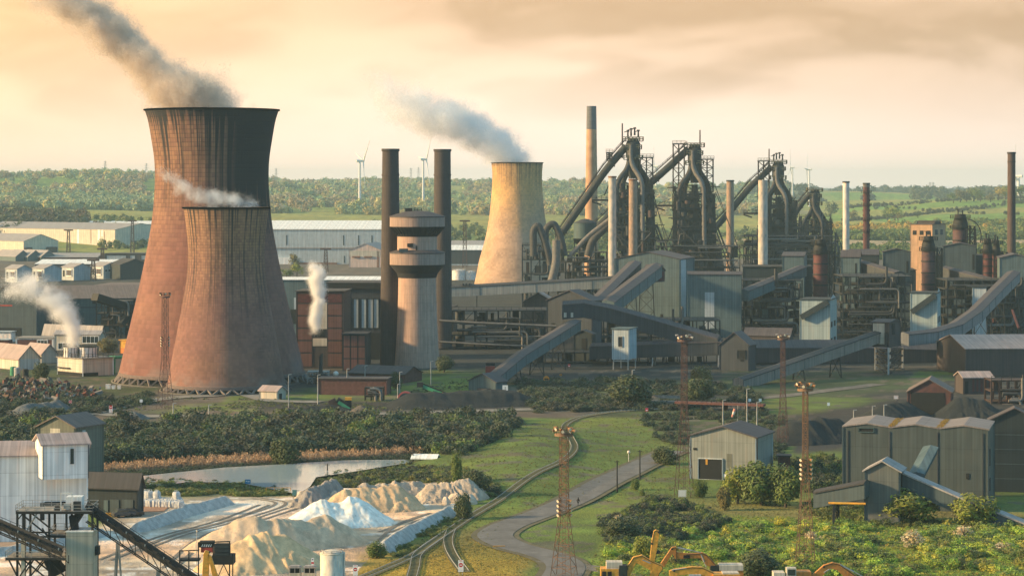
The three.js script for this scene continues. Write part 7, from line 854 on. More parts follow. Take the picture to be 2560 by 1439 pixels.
{ const p = gnd(850, 1026), t = thing('mobile_screener', 'black tracked screener with an orange-yellow hood on the coal yard', 'screener', p), q = (x, y, z = 0) => { const e = at(x, y, -p[2]); return [e[0], e[1], e[2] + z]; }; part(t, 'hopper', mk((b) => b.beam(q(828, 998), q(836, 1014), 2.2, 2)), M.darkrust); part(t, 'screen_box', mk((b) => b.beam(q(842, 1000), q(872, 1018), 1.8, 1.8)), M.black); part(t, 'belt', mk((b) => b.beam(q(846, 1004, 1), q(874, 1022, 1), 0.5, 0.9)), M.green); part(t, 'hood', mk((b) => { const a = q(862, 1000, 0.5), c = q(879, 993, 0.5); b.box(a[0], a[1], a[2] - 1.6, c[0], c[1], c[2]); }), M.yellow); part(t, 'engine', mk((b) => { const a = q(863, 1020, 0.4), c = q(878, 1000, 0.4); b.box(a[0], a[1], a[2] - 1.4, c[0], c[1], c[2]); }), M.black); part(t, 'crawler_track', mk((b) => { const a = q(834, 1028, 1), c = q(872, 1021, 1); b.box(a[0], p[1], a[2] - 2.4, c[0], c[1], a[2]); }), M.black); }
rack('screening_rack', 'black open steel screen frame on the grass right of the brick store', 'frame', 912, 968, 958, 1010, 748, 4, { nx: 3, ny: 2, fill: 0.5, bar: 0.3, rails: false, fillM: [M.black, M.galv] });
rack('pipe_stand', 'pale pipe stand and vessels between the shorter tower and the brick store', 'pipe stand', 768, 928, 820, 958, 812, 5, { nx: 4, ny: 2, fill: 0.5, bar: 0.25, m: M.galv, fillM: [M.galv, M.palepipe], rails: false });
{ const r = rng(55); for (let i = 0; i < 26; i++) { const a = gnd(lerp(530, 625, r()), lerp(1043, 1052, r())), L = 1.5 + r() * 2.5, an = r() * 6; put('timber_baulk', 'grey old timber baulk in the loose heap beside the works road', 'timber', mk((b) => b.beam([a[0], a[1] + 0.2 + r() * 1.1, a[2]], [a[0] + Math.cos(an) * L, a[1] + 0.3 + r() * 0.8, a[2] + Math.sin(an) * L], 0.3)), i % 3 ? M.conc : M.brown, { at: a, group: 'timber baulks dumped beside the works road' }); } }
{ // scrap yard: nobody could count these
  const r = rng(61), im = new THREE.InstancedMesh(new THREE.BoxGeometry(1, 1, 1), mat('scrap', [1, 1, 1], { t: 'rust', s: 3, rough: 0.8 }), 420), m4 = new THREE.Matrix4(), e = new THREE.Euler(), q = new THREE.Quaternion(), P = [[-60, 985], [40, 952], [140, 962], [250, 985], [240, 1000], [60, 1012], [-60, 1015]];
  for (let i = 0; i < 420;) { const px = lerp(-60, 250, r()), py = lerp(952, 1012, r()); if (!inP(P, px, py)) continue; const g = gnd(px, py), c = [[0.12, 0.07, 0.05], [0.05, 0.05, 0.05], [0.30, 0.28, 0.26], [0.16, 0.05, 0.04], [0.05, 0.10, 0.09]][Math.floor(r() * 5)]; im.setMatrixAt(i, m4.compose(new THREE.Vector3(g[0], g[1] + 0.3 + r() * 1.6, g[2]), q.setFromEuler(e.set(r() * 3, r() * 3, r() * 3)), new THREE.Vector3(0.3 + r() * 2.2, 0.2 + r() * 1.2, 0.2 + r() * 0.9))); im.setColorAt(i, new THREE.Color().setRGB(...c)); i++; }
  im.name = 'scrap_metal'; tag(im, 'jumble of scrap metal in the yard at the far left', 'scrap metal', null, 'stuff'); shadow(im); scene.add(im);
}
[[268, 'white'], [283, 'pale'], [297, 'white']].forEach(([px], i) => { const g = gnd(px, 972); put('white_box', ['largest white box on the grass below the cooler', 'middle white box on the grass below the cooler', 'right white box on the grass below the cooler'][i], 'box', mk((b) => { b.box(g[0] - 0.6, g[1], g[2] - 1, g[0] + (i ? 0.5 : 0.9), g[1] + (i ? 1 : 1.4), g[2] + 0.2); b.box(g[0] - 0.65, g[1] + (i ? 1 : 1.4), g[2] - 1.05, g[0] + (i ? 0.55 : 0.95), g[1] + (i ? 1.08 : 1.48), g[2] + 0.25); }), M.steelwhite); });
put('blue_container', 'bright blue container behind the grey streaked shed', 'container', mk((b) => { const g = gnd(1795, 1084); b.box(g[0] - 1, g[1], g[2] - 3, g[0] + 1, g[1] + 1.4, g[2]); for (let i = 0; i < 6; i++) b.box(g[0] - 0.9 + i * 0.34, g[1] + 0.1, g[2], g[0] - 0.75 + i * 0.34, g[1] + 1.3, g[2] + 0.06); }), M.blue);
function car(label, px, py, c, turn) { const g = gnd(px, py), t = thing('parked_car', label, 'car', g), pr = (pts, w, m, n) => { const s = new THREE.Shape(pts.map((q) => new THREE.Vector2(...q))), e = new THREE.ExtrudeGeometry(s, { depth: w, bevelEnabled: true, bevelSize: 0.06, bevelThickness: 0.06, bevelSegments: 1 }), o = shadow(new THREE.Mesh(e, m)); o.name = n; o.position.z = -w / 2; t.add(o); }; pr([[-2.1, 0.35], [2.1, 0.35], [2.15, 0.75], [1.3, 0.9], [-1.9, 0.95], [-2.15, 0.8]], 1.65, c, 'body'); pr([[-1.7, 0.9], [0.9, 0.9], [0.35, 1.42], [-1.3, 1.45]], 1.5, M.glass, 'windows'); pr([[-1.3, 1.42], [0.35, 1.40], [0.25, 1.48], [-1.2, 1.5]], 1.45, c, 'roof'); for (const x of [-1.35, 1.35]) for (const z of [-0.85, 0.85]) { const w = shadow(new THREE.Mesh(new THREE.CylinderGeometry(0.33, 0.33, 0.22, 14), M.black)); w.rotation.x = Math.PI / 2; w.position.set(x, 0.33, z); w.name = 'wheel'; t.add(w); } t.rotation.y = turn; }
car('dark car parked in front of the dark brown shed', 308, 1292, mat('car_dark', [0.06, 0.065, 0.075], { rough: 0.3 }), 0.5);
car('second dark car parked at the right corner of the dark brown shed', 330, 1290, mat('car_black', [0.03, 0.03, 0.035], { rough: 0.3 }), 0.3);
put('yellow_bin', 'small yellow-green box in front of the dark brown shed', 'bin', mk((b) => { const g = gnd(270, 1292); b.box(g[0] - 0.5, g[1], g[2] - 0.6, g[0] + 0.55, g[1] + 0.65, g[2]); b.box(g[0] - 0.55, g[1] + 0.65, g[2] - 0.65, g[0] + 0.6, g[1] + 0.75, g[2] + 0.05); }), M.yellow);
// bulk bags
{ const r = rng(81), g = new THREE.SphereGeometry(0.5, 12, 8), a = g.attributes.position; for (let i = 0; i < a.count; i++) { const f = (v) => Math.sign(v) * Math.pow(Math.abs(v) * 2, 0.45) / 2; a.setXYZ(i, f(a.getX(i)), f(a.getY(i)), f(a.getZ(i))); } g.computeVertexNormals(); const ly = mk((b) => { for (const [x, z] of [[-0.3, -0.3], [0.3, -0.3], [0.3, 0.3], [-0.3, 0.3]]) b.beam([x, 0.42, z], [x * 0.4, 0.68, z * 0.4], 0.07); }).geo(), bm = mat('bag', [0.78, 0.80, 0.82], { t: 'noise', s: 0.7, rough: 0.9 });
  const proto = new THREE.Group(); { const b = shadow(new THREE.Mesh(g, bm)); b.name = 'bag_body'; const l = shadow(new THREE.Mesh(ly, bm)); l.name = 'lifting_loop'; proto.add(b, l); }
  for (let i = 0; i < 26; i++) { const row = i % 2, p = gnd(350 + Math.floor(i / 2) * 8.2 + row * 3, 1261 + row * 5 + Math.floor(i / 2) * 0.3), q = i ? proto.clone() : proto; const up = r() < 0.4 && row === 0 ? 1.3 : 0; q.name = numbered('bulk_bag'); q.position.set(p[0], p[1] + 0.7 + up, p[2]); q.rotation.set((r() - 0.5) * 0.2, r() * 3, (r() - 0.5) * 0.2); q.scale.set(1.35, 1.35 + r() * 0.25, 1.35); tag(q, 'white woven bulk bag in the double row beside the dark brown shed', 'bulk bag', 'white bulk bags standing in a double row'); scene.add(q); if (up) { const s = proto.clone(); s.name = numbered('bulk_bag'); s.position.set(p[0], p[1] + 0.7, p[2]); s.scale.set(1.35, 1.4, 1.35); s.rotation.y = r() * 3; tag(s, 'white woven bulk bag in the double row beside the dark brown shed', 'bulk bag', 'white bulk bags standing in a double row'); scene.add(s); } } }
put('brick_paving', 'strip of reddish paving in front of the bulk bags', 'paving', mk((b) => { const q = [[345, 1264], [425, 1264], [410, 1278], [345, 1280]].map(([x, y]) => { const g = gnd(x, y); return [g[0], g[1] + 0.1, g[2]]; }); b.quad(...[q[3], q[2], q[1], q[0]]); }), flat('paving', [0.36, 0.20, 0.13]), { kind: 'structure' });
// yellow gates
[[665, 1233, 726, 1222, 'yellow tubular gate beside the pond'], [597, 1222, 616, 1218, 'short yellow barrier by the blue board'], [1234, 1368, 1262, 1365, 'low orange barrier at the road bend']].forEach(([x0, y0, x1, y1, l]) => { const a = gnd(x0, y0), c = gnd(x1, y0), h = (y0 - y1) * k_(-a[2]) * 1.3, t = thing('barrier', l, 'barrier', a); for (const f of [0.45, 1]) part(t, 'rail', mk((b) => b.cyl([a[0], a[1] + h * f, a[2]], [c[0], c[1] + h * f, c[2]], 0.06, 0.06, 8)), M.yellow); for (let i = 0; i <= 3; i++) part(t, 'post', mk((b) => { const p = v3(a).lerp(v3(c), i / 3); b.cyl([p.x, p.y - 0.1, p.z], [p.x, p.y + h, p.z], 0.06, 0.06, 8); }), M.yellow); });
// white silo and vent caps at the lower edge
{ const d = 388, k = k_(d), c = at(831, 1470, d), R = 31 * k, y1 = EYE - (1382 - HZ) * k, t = thing('white_silo', 'stained white silo with a domed top at the lower edge', 'silo', [c[0], 0, c[2]]); part(t, 'shell', mk((b) => b.lathe([c[0], 0, c[2]], [[R, 0], [R, y1]], 36)), mat('silo_white', [1.0, 0.97, 0.92], { t: 'rust', s: 4, s2: 9, rough: 0.6 })); part(t, 'dome', mk((b) => b.lathe([c[0], 0, c[2]], [[R + 0.05, y1 - 0.1], [R + 0.05, y1 + 0.06], [R * 0.75, y1 + 0.34], [R * 0.4, y1 + 0.5], [0.01, y1 + 0.55]], 36)), mat('silo_dome', [0.9, 0.8, 0.66], { t: 'noise', s: 2, rough: 0.8 })); part(t, 'inlet_pipe', mk((b) => b.pipe([[c[0] + R * 0.9, 0, c[2] + 0.9], [c[0] + R * 0.9, y1 + 0.2, c[2] + 0.9], [c[0] + R * 0.4, y1 + 0.5, c[2] + 0.5]], 0.09, 8)), M.galv); part(t, 'rail', mk((b) => b.rail(Array.from({ length: 9 }, (_, i) => [c[0] + Math.cos(i / 8 * 6.283) * R * 0.95, y1, c[2] + Math.sin(i / 8 * 6.283) * R * 0.95]), 0.5, 0.05, 1.2)), M.galv); }
[[736, 1440, 'left one of the two small pale huts with louvred caps'], [773, 1442, 'right one of the two small pale huts with louvred caps']].forEach(([px, py, l]) => { const d = 392, k = k_(d), c = at(px, py + 30, d), t = thing('vent_hut', l, 'hut', [c[0], 0, c[2]]), w = 15 * k, Y = (q) => EYE - (q - HZ) * k; part(t, 'body', mk((b) => b.box(c[0] - w, 0, c[2] - w * 2, c[0] + w, Y(1432), c[2])), M.cream); part(t, 'louvre', mk((b) => b.box(c[0] - w * 0.85, Y(1432), c[2] - w * 1.9, c[0] + w * 0.85, Y(1420), c[2] - 0.1)), M.hole); for (const s of [-0.9, -0.05, 0.8]) part(t, 'post', mk((b) => b.box(c[0] + s * w, Y(1432), c[2] - 0.15, c[0] + (s + 0.14) * w, Y(1420), c[2])), M.rGrey); part(t, 'cap', mk((b) => { b.box(c[0] - w * 1.05, Y(1420), c[2] - w * 2, c[0] + w * 1.05, Y(1417.5), c[2] + 0.05); b.box(c[0] - w * 0.8, Y(1417.5), c[2] - w * 1.7, c[0] + w * 0.8, Y(1415), c[2] - 0.2); }), M.rGrey); });
// ---------------------------------------------------------------- loading tower and belts at the lower left
{
  const d = 368, k = k_(d), q = (x, y, z = 0) => { const e = at(x, y, d); return [e[0], e[1], e[2] + z]; }, bk = M.black, t = thing('loading_tower', 'black steel loading tower with a white clad shaft at the lower left', 'loading tower', [q(140, 0)[0], 0, -d]), gl = -1;
  for (const [x, y0] of [[42, 1275], [60, 1278], [122, 1278], [165, 1276], [230, 1276]]) for (const z of [0, -4.5]) part(t, 'column', mk((b) => b.beam([q(x, 0)[0], gl, -d + z], q(x, y0, z), 0.3, 0.3)), bk);
  const deck = (x0, x1, y, n) => { const p = part(t, 'deck', mk((b) => { const a = q(x0, y, 0.6), e = q(x1, y, -5.2); b.box(a[0], a[1] - 0.35, e[2], e[0], a[1], a[2]); }), bk); part(p, 'floor_plate', mk((b) => { const a = q(x0, y, 0.5), e = q(x1, y, -5.1); b.box(a[0] + 0.1, a[1] + 0.005, e[2], e[0] - 0.1, a[1] + 0.05, a[2]); }), M.conc); part(p, 'railing', mk((b) => b.rail([q(x0, y, 0.55), q(x1, y, 0.55), q(x1, y, -5), q(x0, y, -5), q(x0, y, 0.55)], 0.95, 0.06, 1.3)), n ?? M.galv); return p; };
  deck(40, 232, 1277); deck(14, 166, 1393); deck(124, 166, 1336);
  part(t, 'bracing', mk((b) => { for (const z of [0.1, -4.5]) b.beam(q(60, 1290, z), q(122, 1340, z), 0.2).beam(q(42, 1300, z), q(60, 1278, z), 0.16).beam(q(165, 1340, z), q(200, 1285, z), 0.2).beam(q(60, 1400, z), q(122, 1450, z), 0.2).beam(q(42, 1450, z), q(75, 1400, z), 0.2).beam(q(122, 1400, z), q(165, 1445, z), 0.2).beam(q(20, 1396, z), q(42, 1440, z), 0.2).beam(q(75, 1440, z), q(110, 1395, z), 0.2).beam(q(42, 1340, z), q(165, 1342, z), 0.22).beam(q(90, 1330, z), q(122, 1385, z), 0.18); }), bk);
  part(t, 'stair', mk((b) => { for (const s of [0, 1]) b.beam(q(66, 1325, 0.3 - s), q(90, 1284, 0.3 - s), 0.12); for (let i = 0; i < 9; i++) b.beam(q(66 + i * 2.7, 1325 - i * 4.6, 0.3), q(66 + i * 2.7, 1325 - i * 4.6, -0.7), 0.12); }), M.galv);
  part(t, 'clad_shaft', mk((b) => { const a = q(166, 1460, 0.7), e = q(233, 1327, -3.5); b.box(a[0], gl, e[2], e[0], e[1], a[2]); for (let i = 0; i < 34; i++) { const x = lerp(a[0], e[0], (i + 0.5) / 34); b.box(x - 0.025, gl, a[2], x + 0.025, e[1] - 0.05, a[2] + 0.03); } }), M.beige); part(t, 'shaft_cap', mk((b) => { const a = q(165, 1328, 0.8), e = q(234, 1326, -3.6); b.box(a[0], a[1], e[2], e[0], e[1] + 0.05, a[2]); }), M.rWhite); part(t, 'side_box', mk((b) => { const a = q(233.5, 1390, -1), e = q(243, 1368, -2.4); b.box(a[0], a[1], e[2], e[0], e[1], a[2]); }), M.iron);
  part(t, 'drive_house', mk((b) => { const a = q(160, 1277, -1), e = q(200, 1244, -3.4); b.box(a[0], a[1], e[2], e[0], e[1], a[2]); }), M.white); part(t, 'hoist_frame', mk((b) => { for (const x of [151, 179]) b.beam(q(x, 1277, 0), q(x, 1233, 0), 0.14); b.beam(q(150, 1233, 0), q(180, 1233, 0), 0.16).beam(q(150, 1262, 0), q(180, 1262, 0), 0.1); }), M.steelwhite); part(t, 'motor', mk((b) => { const a = q(136, 1270, -0.6), e = q(146, 1266, -0.6); b.cyl(a, e, 0.42, 0.42, 12).box(a[0] - 0.2, q(0, 1277)[1], a[2] - 0.4, e[0] + 0.1, a[1], a[2] + 0.4); }), M.iron); part(t, 'gearbox', mk((b) => { const a = q(158, 1272, 0), e = q(174, 1259, -0.6); b.box(a[0], a[1], e[2], e[0], e[1], a[2]); }), M.galv); part(t, 'control_cabinet', mk((b) => { const a = q(182, 1277, 0), e = q(199, 1254, -0.8); b.box(a[0], a[1], e[2], e[0], e[1], a[2]); }), M.iron); part(t, 'chute', mk((b) => { b.beam(q(178, 1290, -1), q(184, 1330, -1), 1.0, 1.2).beam(q(196, 1282, -1.5), q(176, 1312, -1.5), 0.9, 1.0); }), bk); part(t, 'lower_hopper', mk((b) => { b.beam(q(120, 1400, -2), q(140, 1440, -2), 1.8, 2); }), bk); part(t, 'pale_column', mk((b) => { const a = q(52, 1470, 0.2), e = q(62, 1345, -0.6); b.box(a[0], gl, e[2], e[0], e[1], a[2]); }), M.beige);
  const belt = (label, x0, y0, x1, y1, z, th) => {
    const A = v3(q(x0, y0, z)), C = v3(q(x1, y1, z + 3)), o = thing('belt_conveyor', label, 'belt conveyor', [A.x, 0, A.z]), up = (v, h, s = 0) => [v.x, v.y + h, v.z + s], L = A.distanceTo(C), n = Math.round(L / 1.1); for (const s of [0.55, -0.55]) part(o, 'stringer', mk((b) => b.beam(up(A, 0, s), up(C, 0, s), 0.24, 0.12).beam(up(A, -th, s), up(C, -th, s), 0.24, 0.12)), bk); part(o, 'bracing', mk((b) => { for (let i = 0; i < n / 2; i++) { const p = A.clone().lerp(C, i / (n / 2)), e = A.clone().lerp(C, (i + 1) / (n / 2)); b.beam(up(p, 0, 0.55), up(e, -th, 0.55), 0.1).beam(up(e, 0, 0.55), up(e, -th, 0.55), 0.1); } }), bk); part(o, 'belt', mk((b) => b.beam(up(A, 0.34), up(C, 0.34), 0.1, 0.95)), mat('belt_rubber', [0.03, 0.03, 0.032], { rough: 0.7 })); part(o, 'return_belt', mk((b) => b.beam(up(A, -0.25), up(C, -0.25), 0.06, 0.9)), mat('belt_rubber', [0.03, 0.03, 0.032])); for (let i = 0; i < Math.min(n, 60); i++) { const p = A.clone().lerp(C, (i + 0.5) / n); part(o, 'idler', mk((b) => b.cyl(up(p, 0.24, 0.55), up(p, 0.24, -0.55), 0.09, 0.09, 6).beam(up(p, 0, 0.6), up(p, 0.42, 0.62), 0.08)), i % 3 ? bk : M.galv); } part(o, 'walkway_rail', mk((b) => b.rail([up(A, 0, -0.75), up(C, 0, -0.75)], 1.0, 0.06, 1.5)), bk);
    return { o, A, C };
  };
  belt('black belt conveyor rising from the left edge into the loading tower', -60, 1282, 168, 1368, 1.2, 1.15);
  const m = belt('long black belt conveyor falling right from the loading tower to the red screening machine', 212, 1268, 500, 1450, -1, 2.1);
  for (const f of [0.28, 0.64]) part(m.o, 'support_leg', mk((b) => { const p = m.A.clone().lerp(m.C, f); b.beam([p.x - 0.7, gl, p.z + 0.8], [p.x, p.y - 2, p.z + 0.5], 0.26).beam([p.x + 1.1, gl, p.z + 0.8], [p.x + 0.2, p.y - 2, p.z + 0.5], 0.26).beam([p.x - 0.7, gl, p.z - 0.8], [p.x, p.y - 2, p.z - 0.5], 0.26).beam([p.x - 0.45, (p.y - 2) * 0.4, p.z + 0.7], [p.x + 0.75, (p.y - 2) * 0.5, p.z + 0.7], 0.15); }), M.conc);
  const s = thing('screening_machine', 'black screening machine with a red panel at the end of the long belt', 'screening machine', [q(520, 0)[0], 0, -d]); const bx = (n, x0, y0, x1, y1, z0, z1, mm, l) => part(s, n, mk((b) => { const a = q(x0, y0, z0), e = q(x1, y1, z1); b.box(a[0], a[1], e[2], e[0], e[1], a[2]); }), mm, l);
  bx('red_panel', 500, 1382, 531, 1370, -0.6, -0.9, M.red); bx('screen_deck', 494, 1370, 530, 1357, -0.8, -3, M.black); bx('side_plate', 533, 1400, 572, 1360, -0.5, -0.7, M.iron); bx('rear_box', 534, 1396, 570, 1364, -0.8, -3, M.black); bx('lower_deck', 528, 1412, 582, 1390, -0.4, -3.4, M.black); bx('feed_frame', 446, 1404, 496, 1399, -0.5, -2.5, M.iron);
  for (const [x, y0] of [[447, 1376], [470, 1378], [494, 1356], [531, 1356], [572, 1354], [580, 1385]]) part(s, 'post', mk((b) => b.beam([q(x, 0)[0], gl, -d - 0.6], q(x, y0, -0.6), 0.16)), bk); part(s, 'top_rail', mk((b) => { b.beam(q(446, 1378, -0.6), q(496, 1376, -0.6), 0.14).beam(q(494, 1357, -0.5), q(574, 1354, -0.5), 0.16); b.beam(q(540, 1450, -0.5), q(562, 1400, -0.5), 0.12).beam(q(576, 1450, -0.5), q(552, 1400, -0.5), 0.12); }), bk); part(s, 'white_slat', mk((b) => { for (let i = 0; i < 5; i++) b.beam(q(502 + i * 5.4, 1368, -0.7), q(505 + i * 5.4, 1362, -0.7), 0.14); }), M.steelwhite); for (let i = 0; i < 4; i++) bx('louvre', 535, 1398 - i * 9, 570, 1393 - i * 9, -0.42, -0.5, M.dark);
  const lp = gnd(491, 1420); const lt = thing('lamp_post', 'white lamp post behind the red screening machine', 'lamp post', lp); part(lt, 'shaft', mk((b) => b.cyl(lp, [lp[0], lp[1] + 6.1, lp[2]], 0.08, 0.05, 8)), M.galv); part(lt, 'lamp_head', mk((b) => b.ball([lp[0] + 0.05, lp[1] + 6.1, lp[2]], 0.17, 10)), M.cream);
}
// ---------------------------------------------------------------- excavators parked along the lower edge
function plate(t, name, pts, d, z, w, m) { const c = base(t), s = new THREE.Shape(pts.map(([x, y]) => { const e = at(x, y, d); return new THREE.Vector2(e[0] - c.x, e[1] - c.y); })), g = new THREE.ExtrudeGeometry(s, { depth: w, bevelEnabled: true, bevelSize: 0.04, bevelThickness: 0.04, bevelSegments: 1 }), o = shadow(new THREE.Mesh(g, m)); o.position.z = z - w / 2; o.name = name; t.add(o); return o; }
const amber = mat('machine_yellow', [0.86, 0.44, 0.055], { t: 'rust', s: 3, rough: 0.5 }), amber2 = mat('machine_orange', [0.62, 0.27, 0.05], { t: 'rust', s: 3, rough: 0.55 }), cyl2 = M.galv;
function excavator(label, x, d, body, arms, rods, o = {}) {
  const c = at(x, 1470, d), t = thing('excavator', label, 'excavator', [c[0], 0, -d]), q = (px, py, z = 0) => { const e = at(px, py, d); return [e[0], e[1], e[2] + z]; };
  arms.forEach(([n, pts, m, z, w]) => plate(t, n, pts, d, z ?? 0, w ?? 0.6, m ?? amber)); rods.forEach(([x0, y0, x1, y1, r]) => part(t, 'hydraulic_ram', mk((b) => { const A = v3(q(x0, y0, 0.25)), C = v3(q(x1, y1, 0.25)); b.cyl(A, A.clone().lerp(C, 0.6), r ?? 0.13, r ?? 0.13, 8).cyl(A.clone().lerp(C, 0.55), C, (r ?? 0.13) * 0.6, (r ?? 0.13) * 0.6, 8); }), cyl2));
  for (const [n, pts] of arms) if (pts.length > 5) { const s = pts.slice(1, Math.ceil(pts.length / 2) + 1); part(t, 'hose', mk((b) => b.lines(s.map(([x, y]) => q(x, y + 2.2, 0.36)), 0.07)), M.black); for (const [x, y] of [s[0], s.at(-1)]) part(t, 'pin', mk((b) => b.cyl(q(x, y + 4, -0.38), q(x, y + 4, 0.4), 0.16, 0.16, 10)), M.black); }
  for (const [n, x0, y0, x1, y1, z0, z1, m] of body) part(t, n, mk((b) => { const a = q(x0, y0, z0), e = q(x1, y1, z1); b.box(a[0], a[1], e[2], e[0], e[1], a[2]); }), m);
  for (const z of [1.1, -1.7]) part(t, 'crawler', mk((b) => { const y = 0.45; b.cyl([c[0] - 1.9, y, -d + z], [c[0] - 1.9, y, -d + z + 0.6], 0.45, 0.45, 14).cyl([c[0] + 1.9, y, -d + z], [c[0] + 1.9, y, -d + z + 0.6], 0.45, 0.45, 14).box(c[0] - 1.9, 0, -d + z, c[0] + 1.9, 0.9, -d + z + 0.6); }), M.black);
}
const Z = (a) => a.map(([x, y]) => [1280 + x / 4, 1079 + y / 4]);
excavator('yellow excavator with its stick raised upright, left of the group', 1545, 392, [['engine_hood', 1502, 1460, 1546, 1420, 0.8, -2.2, amber], ['air_box', 1516, 1420, 1556, 1404, 0.6, -2, M.cream], ['grille', 1505, 1440, 1515, 1426, 0.86, 0.78, M.hole], ['grille', 1519, 1440, 1529, 1426, 0.86, 0.78, M.hole], ['cab', 1548, 1460, 1568, 1411, 0.9, -0.7, M.iron], ['cab_window', 1550, 1434, 1566, 1414, 0.95, 0.9, M.glass]], [['boom', Z([[1095, 1520], [1150, 1350], [1215, 1250], [1300, 1230], [1400, 1290], [1500, 1330], [1510, 1362], [1470, 1410], [1440, 1500], [1370, 1500], [1395, 1385], [1290, 1325], [1240, 1305], [1180, 1430], [1165, 1520]])], ['stick', Z([[1378, 1285], [1400, 1100], [1420, 990], [1440, 978], [1466, 985], [1470, 1030], [1450, 1160], [1425, 1290]]), amber, 0.1, 0.45], ['bucket_link', Z([[1430, 1200], [1475, 1180], [1480, 1210], [1440, 1222]]), M.iron, 0.1, 0.3]], [[1606, 1398, 1640, 1412]]);
excavator('orange excavator with its boom reaching left above the others, in the middle of the group', 1830, 398, [['engine_hood', 1800, 1460, 1858, 1424, 0.6, -2.2, amber2], ['cab_roof', 1798, 1424, 1858, 1411, 0.7, -2.2, M.cream], ['grille', 1815, 1436, 1832, 1428, 0.66, 0.6, M.hole], ['cab', 1776, 1460, 1798, 1412, 0.6, -0.9, M.iron], ['cab_window', 1778, 1434, 1796, 1415, 0.66, 0.6, M.glass]], [['boom', Z([[1640, 1200], [1750, 1215], [1850, 1212], [1905, 1205], [1945, 1225], [2045, 1330], [2010, 1360], [1950, 1330], [1890, 1258], [1640, 1268]]), amber2], ['stick', Z([[1490, 1312], [1600, 1152], [1640, 1146], [1645, 1205], [1640, 1268], [1605, 1215], [1520, 1345]]), amber2, 0.1, 0.45], ['maker_plate', Z([[1716, 1232], [1776, 1232], [1776, 1258], [1716, 1258]]), M.hole, 0.36, 0.06]], [[1694, 1368, 1752, 1380], [1752, 1383, 1766, 1416]]);
excavator('yellow excavator with its boom lying low across the front of the group', 1760, 386, [['engine_hood', 1782, 1475, 1850, 1433, 0.9, -2, amber], ['cab_roof', 1806, 1433, 1846, 1430, 0.8, -1.6, M.cream], ['cab_window', 1722, 1470, 1752, 1434, 0.9, 0.3, M.lightblue]], [['boom', Z([[1575, 1390], [1622, 1372], [1800, 1346], [1900, 1350], [2015, 1402], [2015, 1460], [1880, 1450], [1800, 1412], [1642, 1434], [1620, 1480], [1590, 1480]])]], [[1680, 1424, 1740, 1416]]);
excavator('orange-brown excavator alone right of the slim mast, white cab at its left', 1990, 388, [['cab', 1966, 1470, 1990, 1418, 0.7, -0.8, M.cream], ['cab_window', 1969, 1436, 1988, 1421, 0.76, 0.7, M.glass], ['counterweight', 1934, 1470, 1962, 1430, 0.6, -2, M.cream], ['engine_hood', 1990, 1470, 2028, 1428, 0.5, -2, amber2]], [['boom', [[2028, 1440], [2060, 1412], [2082, 1405], [2100, 1409], [2160, 1452], [2140, 1470], [2095, 1424], [2076, 1419], [2040, 1452]], amber2]], [[2060, 1430, 2082, 1416], [2100, 1410, 2158, 1440]]);
excavator('yellow excavator arm standing behind the red screening machine at the lower left', 520, 362, [['engine_hood', 490, 1500, 530, 1460, 0, -2, amber]], [['stick', [[506, 1450], [510, 1382], [514, 1374], [522, 1376], [524, 1392], [521, 1450]], amber, 0.6, 0.4], ['boom', [[520, 1382], [528, 1388], [546, 1440], [540, 1450], [532, 1436]], amber, 0.6, 0.4]], []);

// ---------------------------------------------------------------- undergrowth, bushes and trees of the near ground
const GD = [[0.030, 0.064, 0.034], [0.036, 0.074, 0.036], [0.045, 0.080, 0.040], [0.050, 0.062, 0.042]], GM = [[0.108, 0.170, 0.039], [0.143, 0.206, 0.039], [0.090, 0.143, 0.039], [0.179, 0.197, 0.050]], GB = [[0.25, 0.41, 0.045], [0.34, 0.46, 0.05], [0.19, 0.33, 0.045], [0.14, 0.26, 0.045], [0.42, 0.44, 0.055]], GY = [[0.390, 0.325, 0.039], [0.312, 0.273, 0.039]];
scrub('bank_scrub', 'dense dark scrub on the bank above the pond', [[-120, 1062], [300, 1058], [700, 1050], [1060, 1048], [1300, 1052], [1240, 1100], [1150, 1140], [1040, 1128], [700, 1138], [420, 1150], [240, 1160], [-120, 1190]], 3600, [0.6, 3.9], GD.concat(GD, GM.slice(0, 1)), { tall: 0.85, clump: 12, gap: 0.36 });
scrub('yard_scrub', 'dark scrub round the scrap yard and the spoil heaps at the left', [[-120, 985], [230, 985], [380, 985], [370, 1012], [300, 1020], [230, 1036], [-120, 1050]], 1100, [0.8, 2.4], GD, { clump: 9, gap: 0.47 });
scrub('slope_scrub', 'dark scrub on the slope below the pipe bridge', [[1290, 955], [1550, 950], [1760, 955], [1900, 975], [1900, 1005], [1700, 1025], [1330, 1032]], 1300, [0.9, 2.5], GD, { clump: 10, gap: 0.44 });
scrub('slope_scrub', 'dark bramble patches on the grass bank below the bridge', [[1600, 1040], [1900, 1025], [1960, 1050], [1960, 1150], [1850, 1165], [1720, 1128], [1640, 1095]], 900, [0.6, 1.9], GD, { clump: 8, gap: 0.48 });
scrub('reed_bed', 'pale straw-coloured reeds along the far edge of the pond', [[240, 1172], [420, 1158], [640, 1146], [900, 1134], [1056, 1124], [1058, 1134], [900, 1146], [660, 1160], [420, 1172], [250, 1184]], 2600, [0.35, 0.7], [[0.44, 0.34, 0.24], [0.50, 0.40, 0.29], [0.36, 0.26, 0.18]], { tall: 2.4, geo: C_TUFT });
scrub('shore_scrub', 'low dark green growth along the water below the reeds', [[240, 1186], [430, 1174], [660, 1162], [900, 1147], [1050, 1138], [1020, 1148], [860, 1153], [640, 1167], [430, 1184], [330, 1192]], 1300, [0.4, 1.0], GD, {});
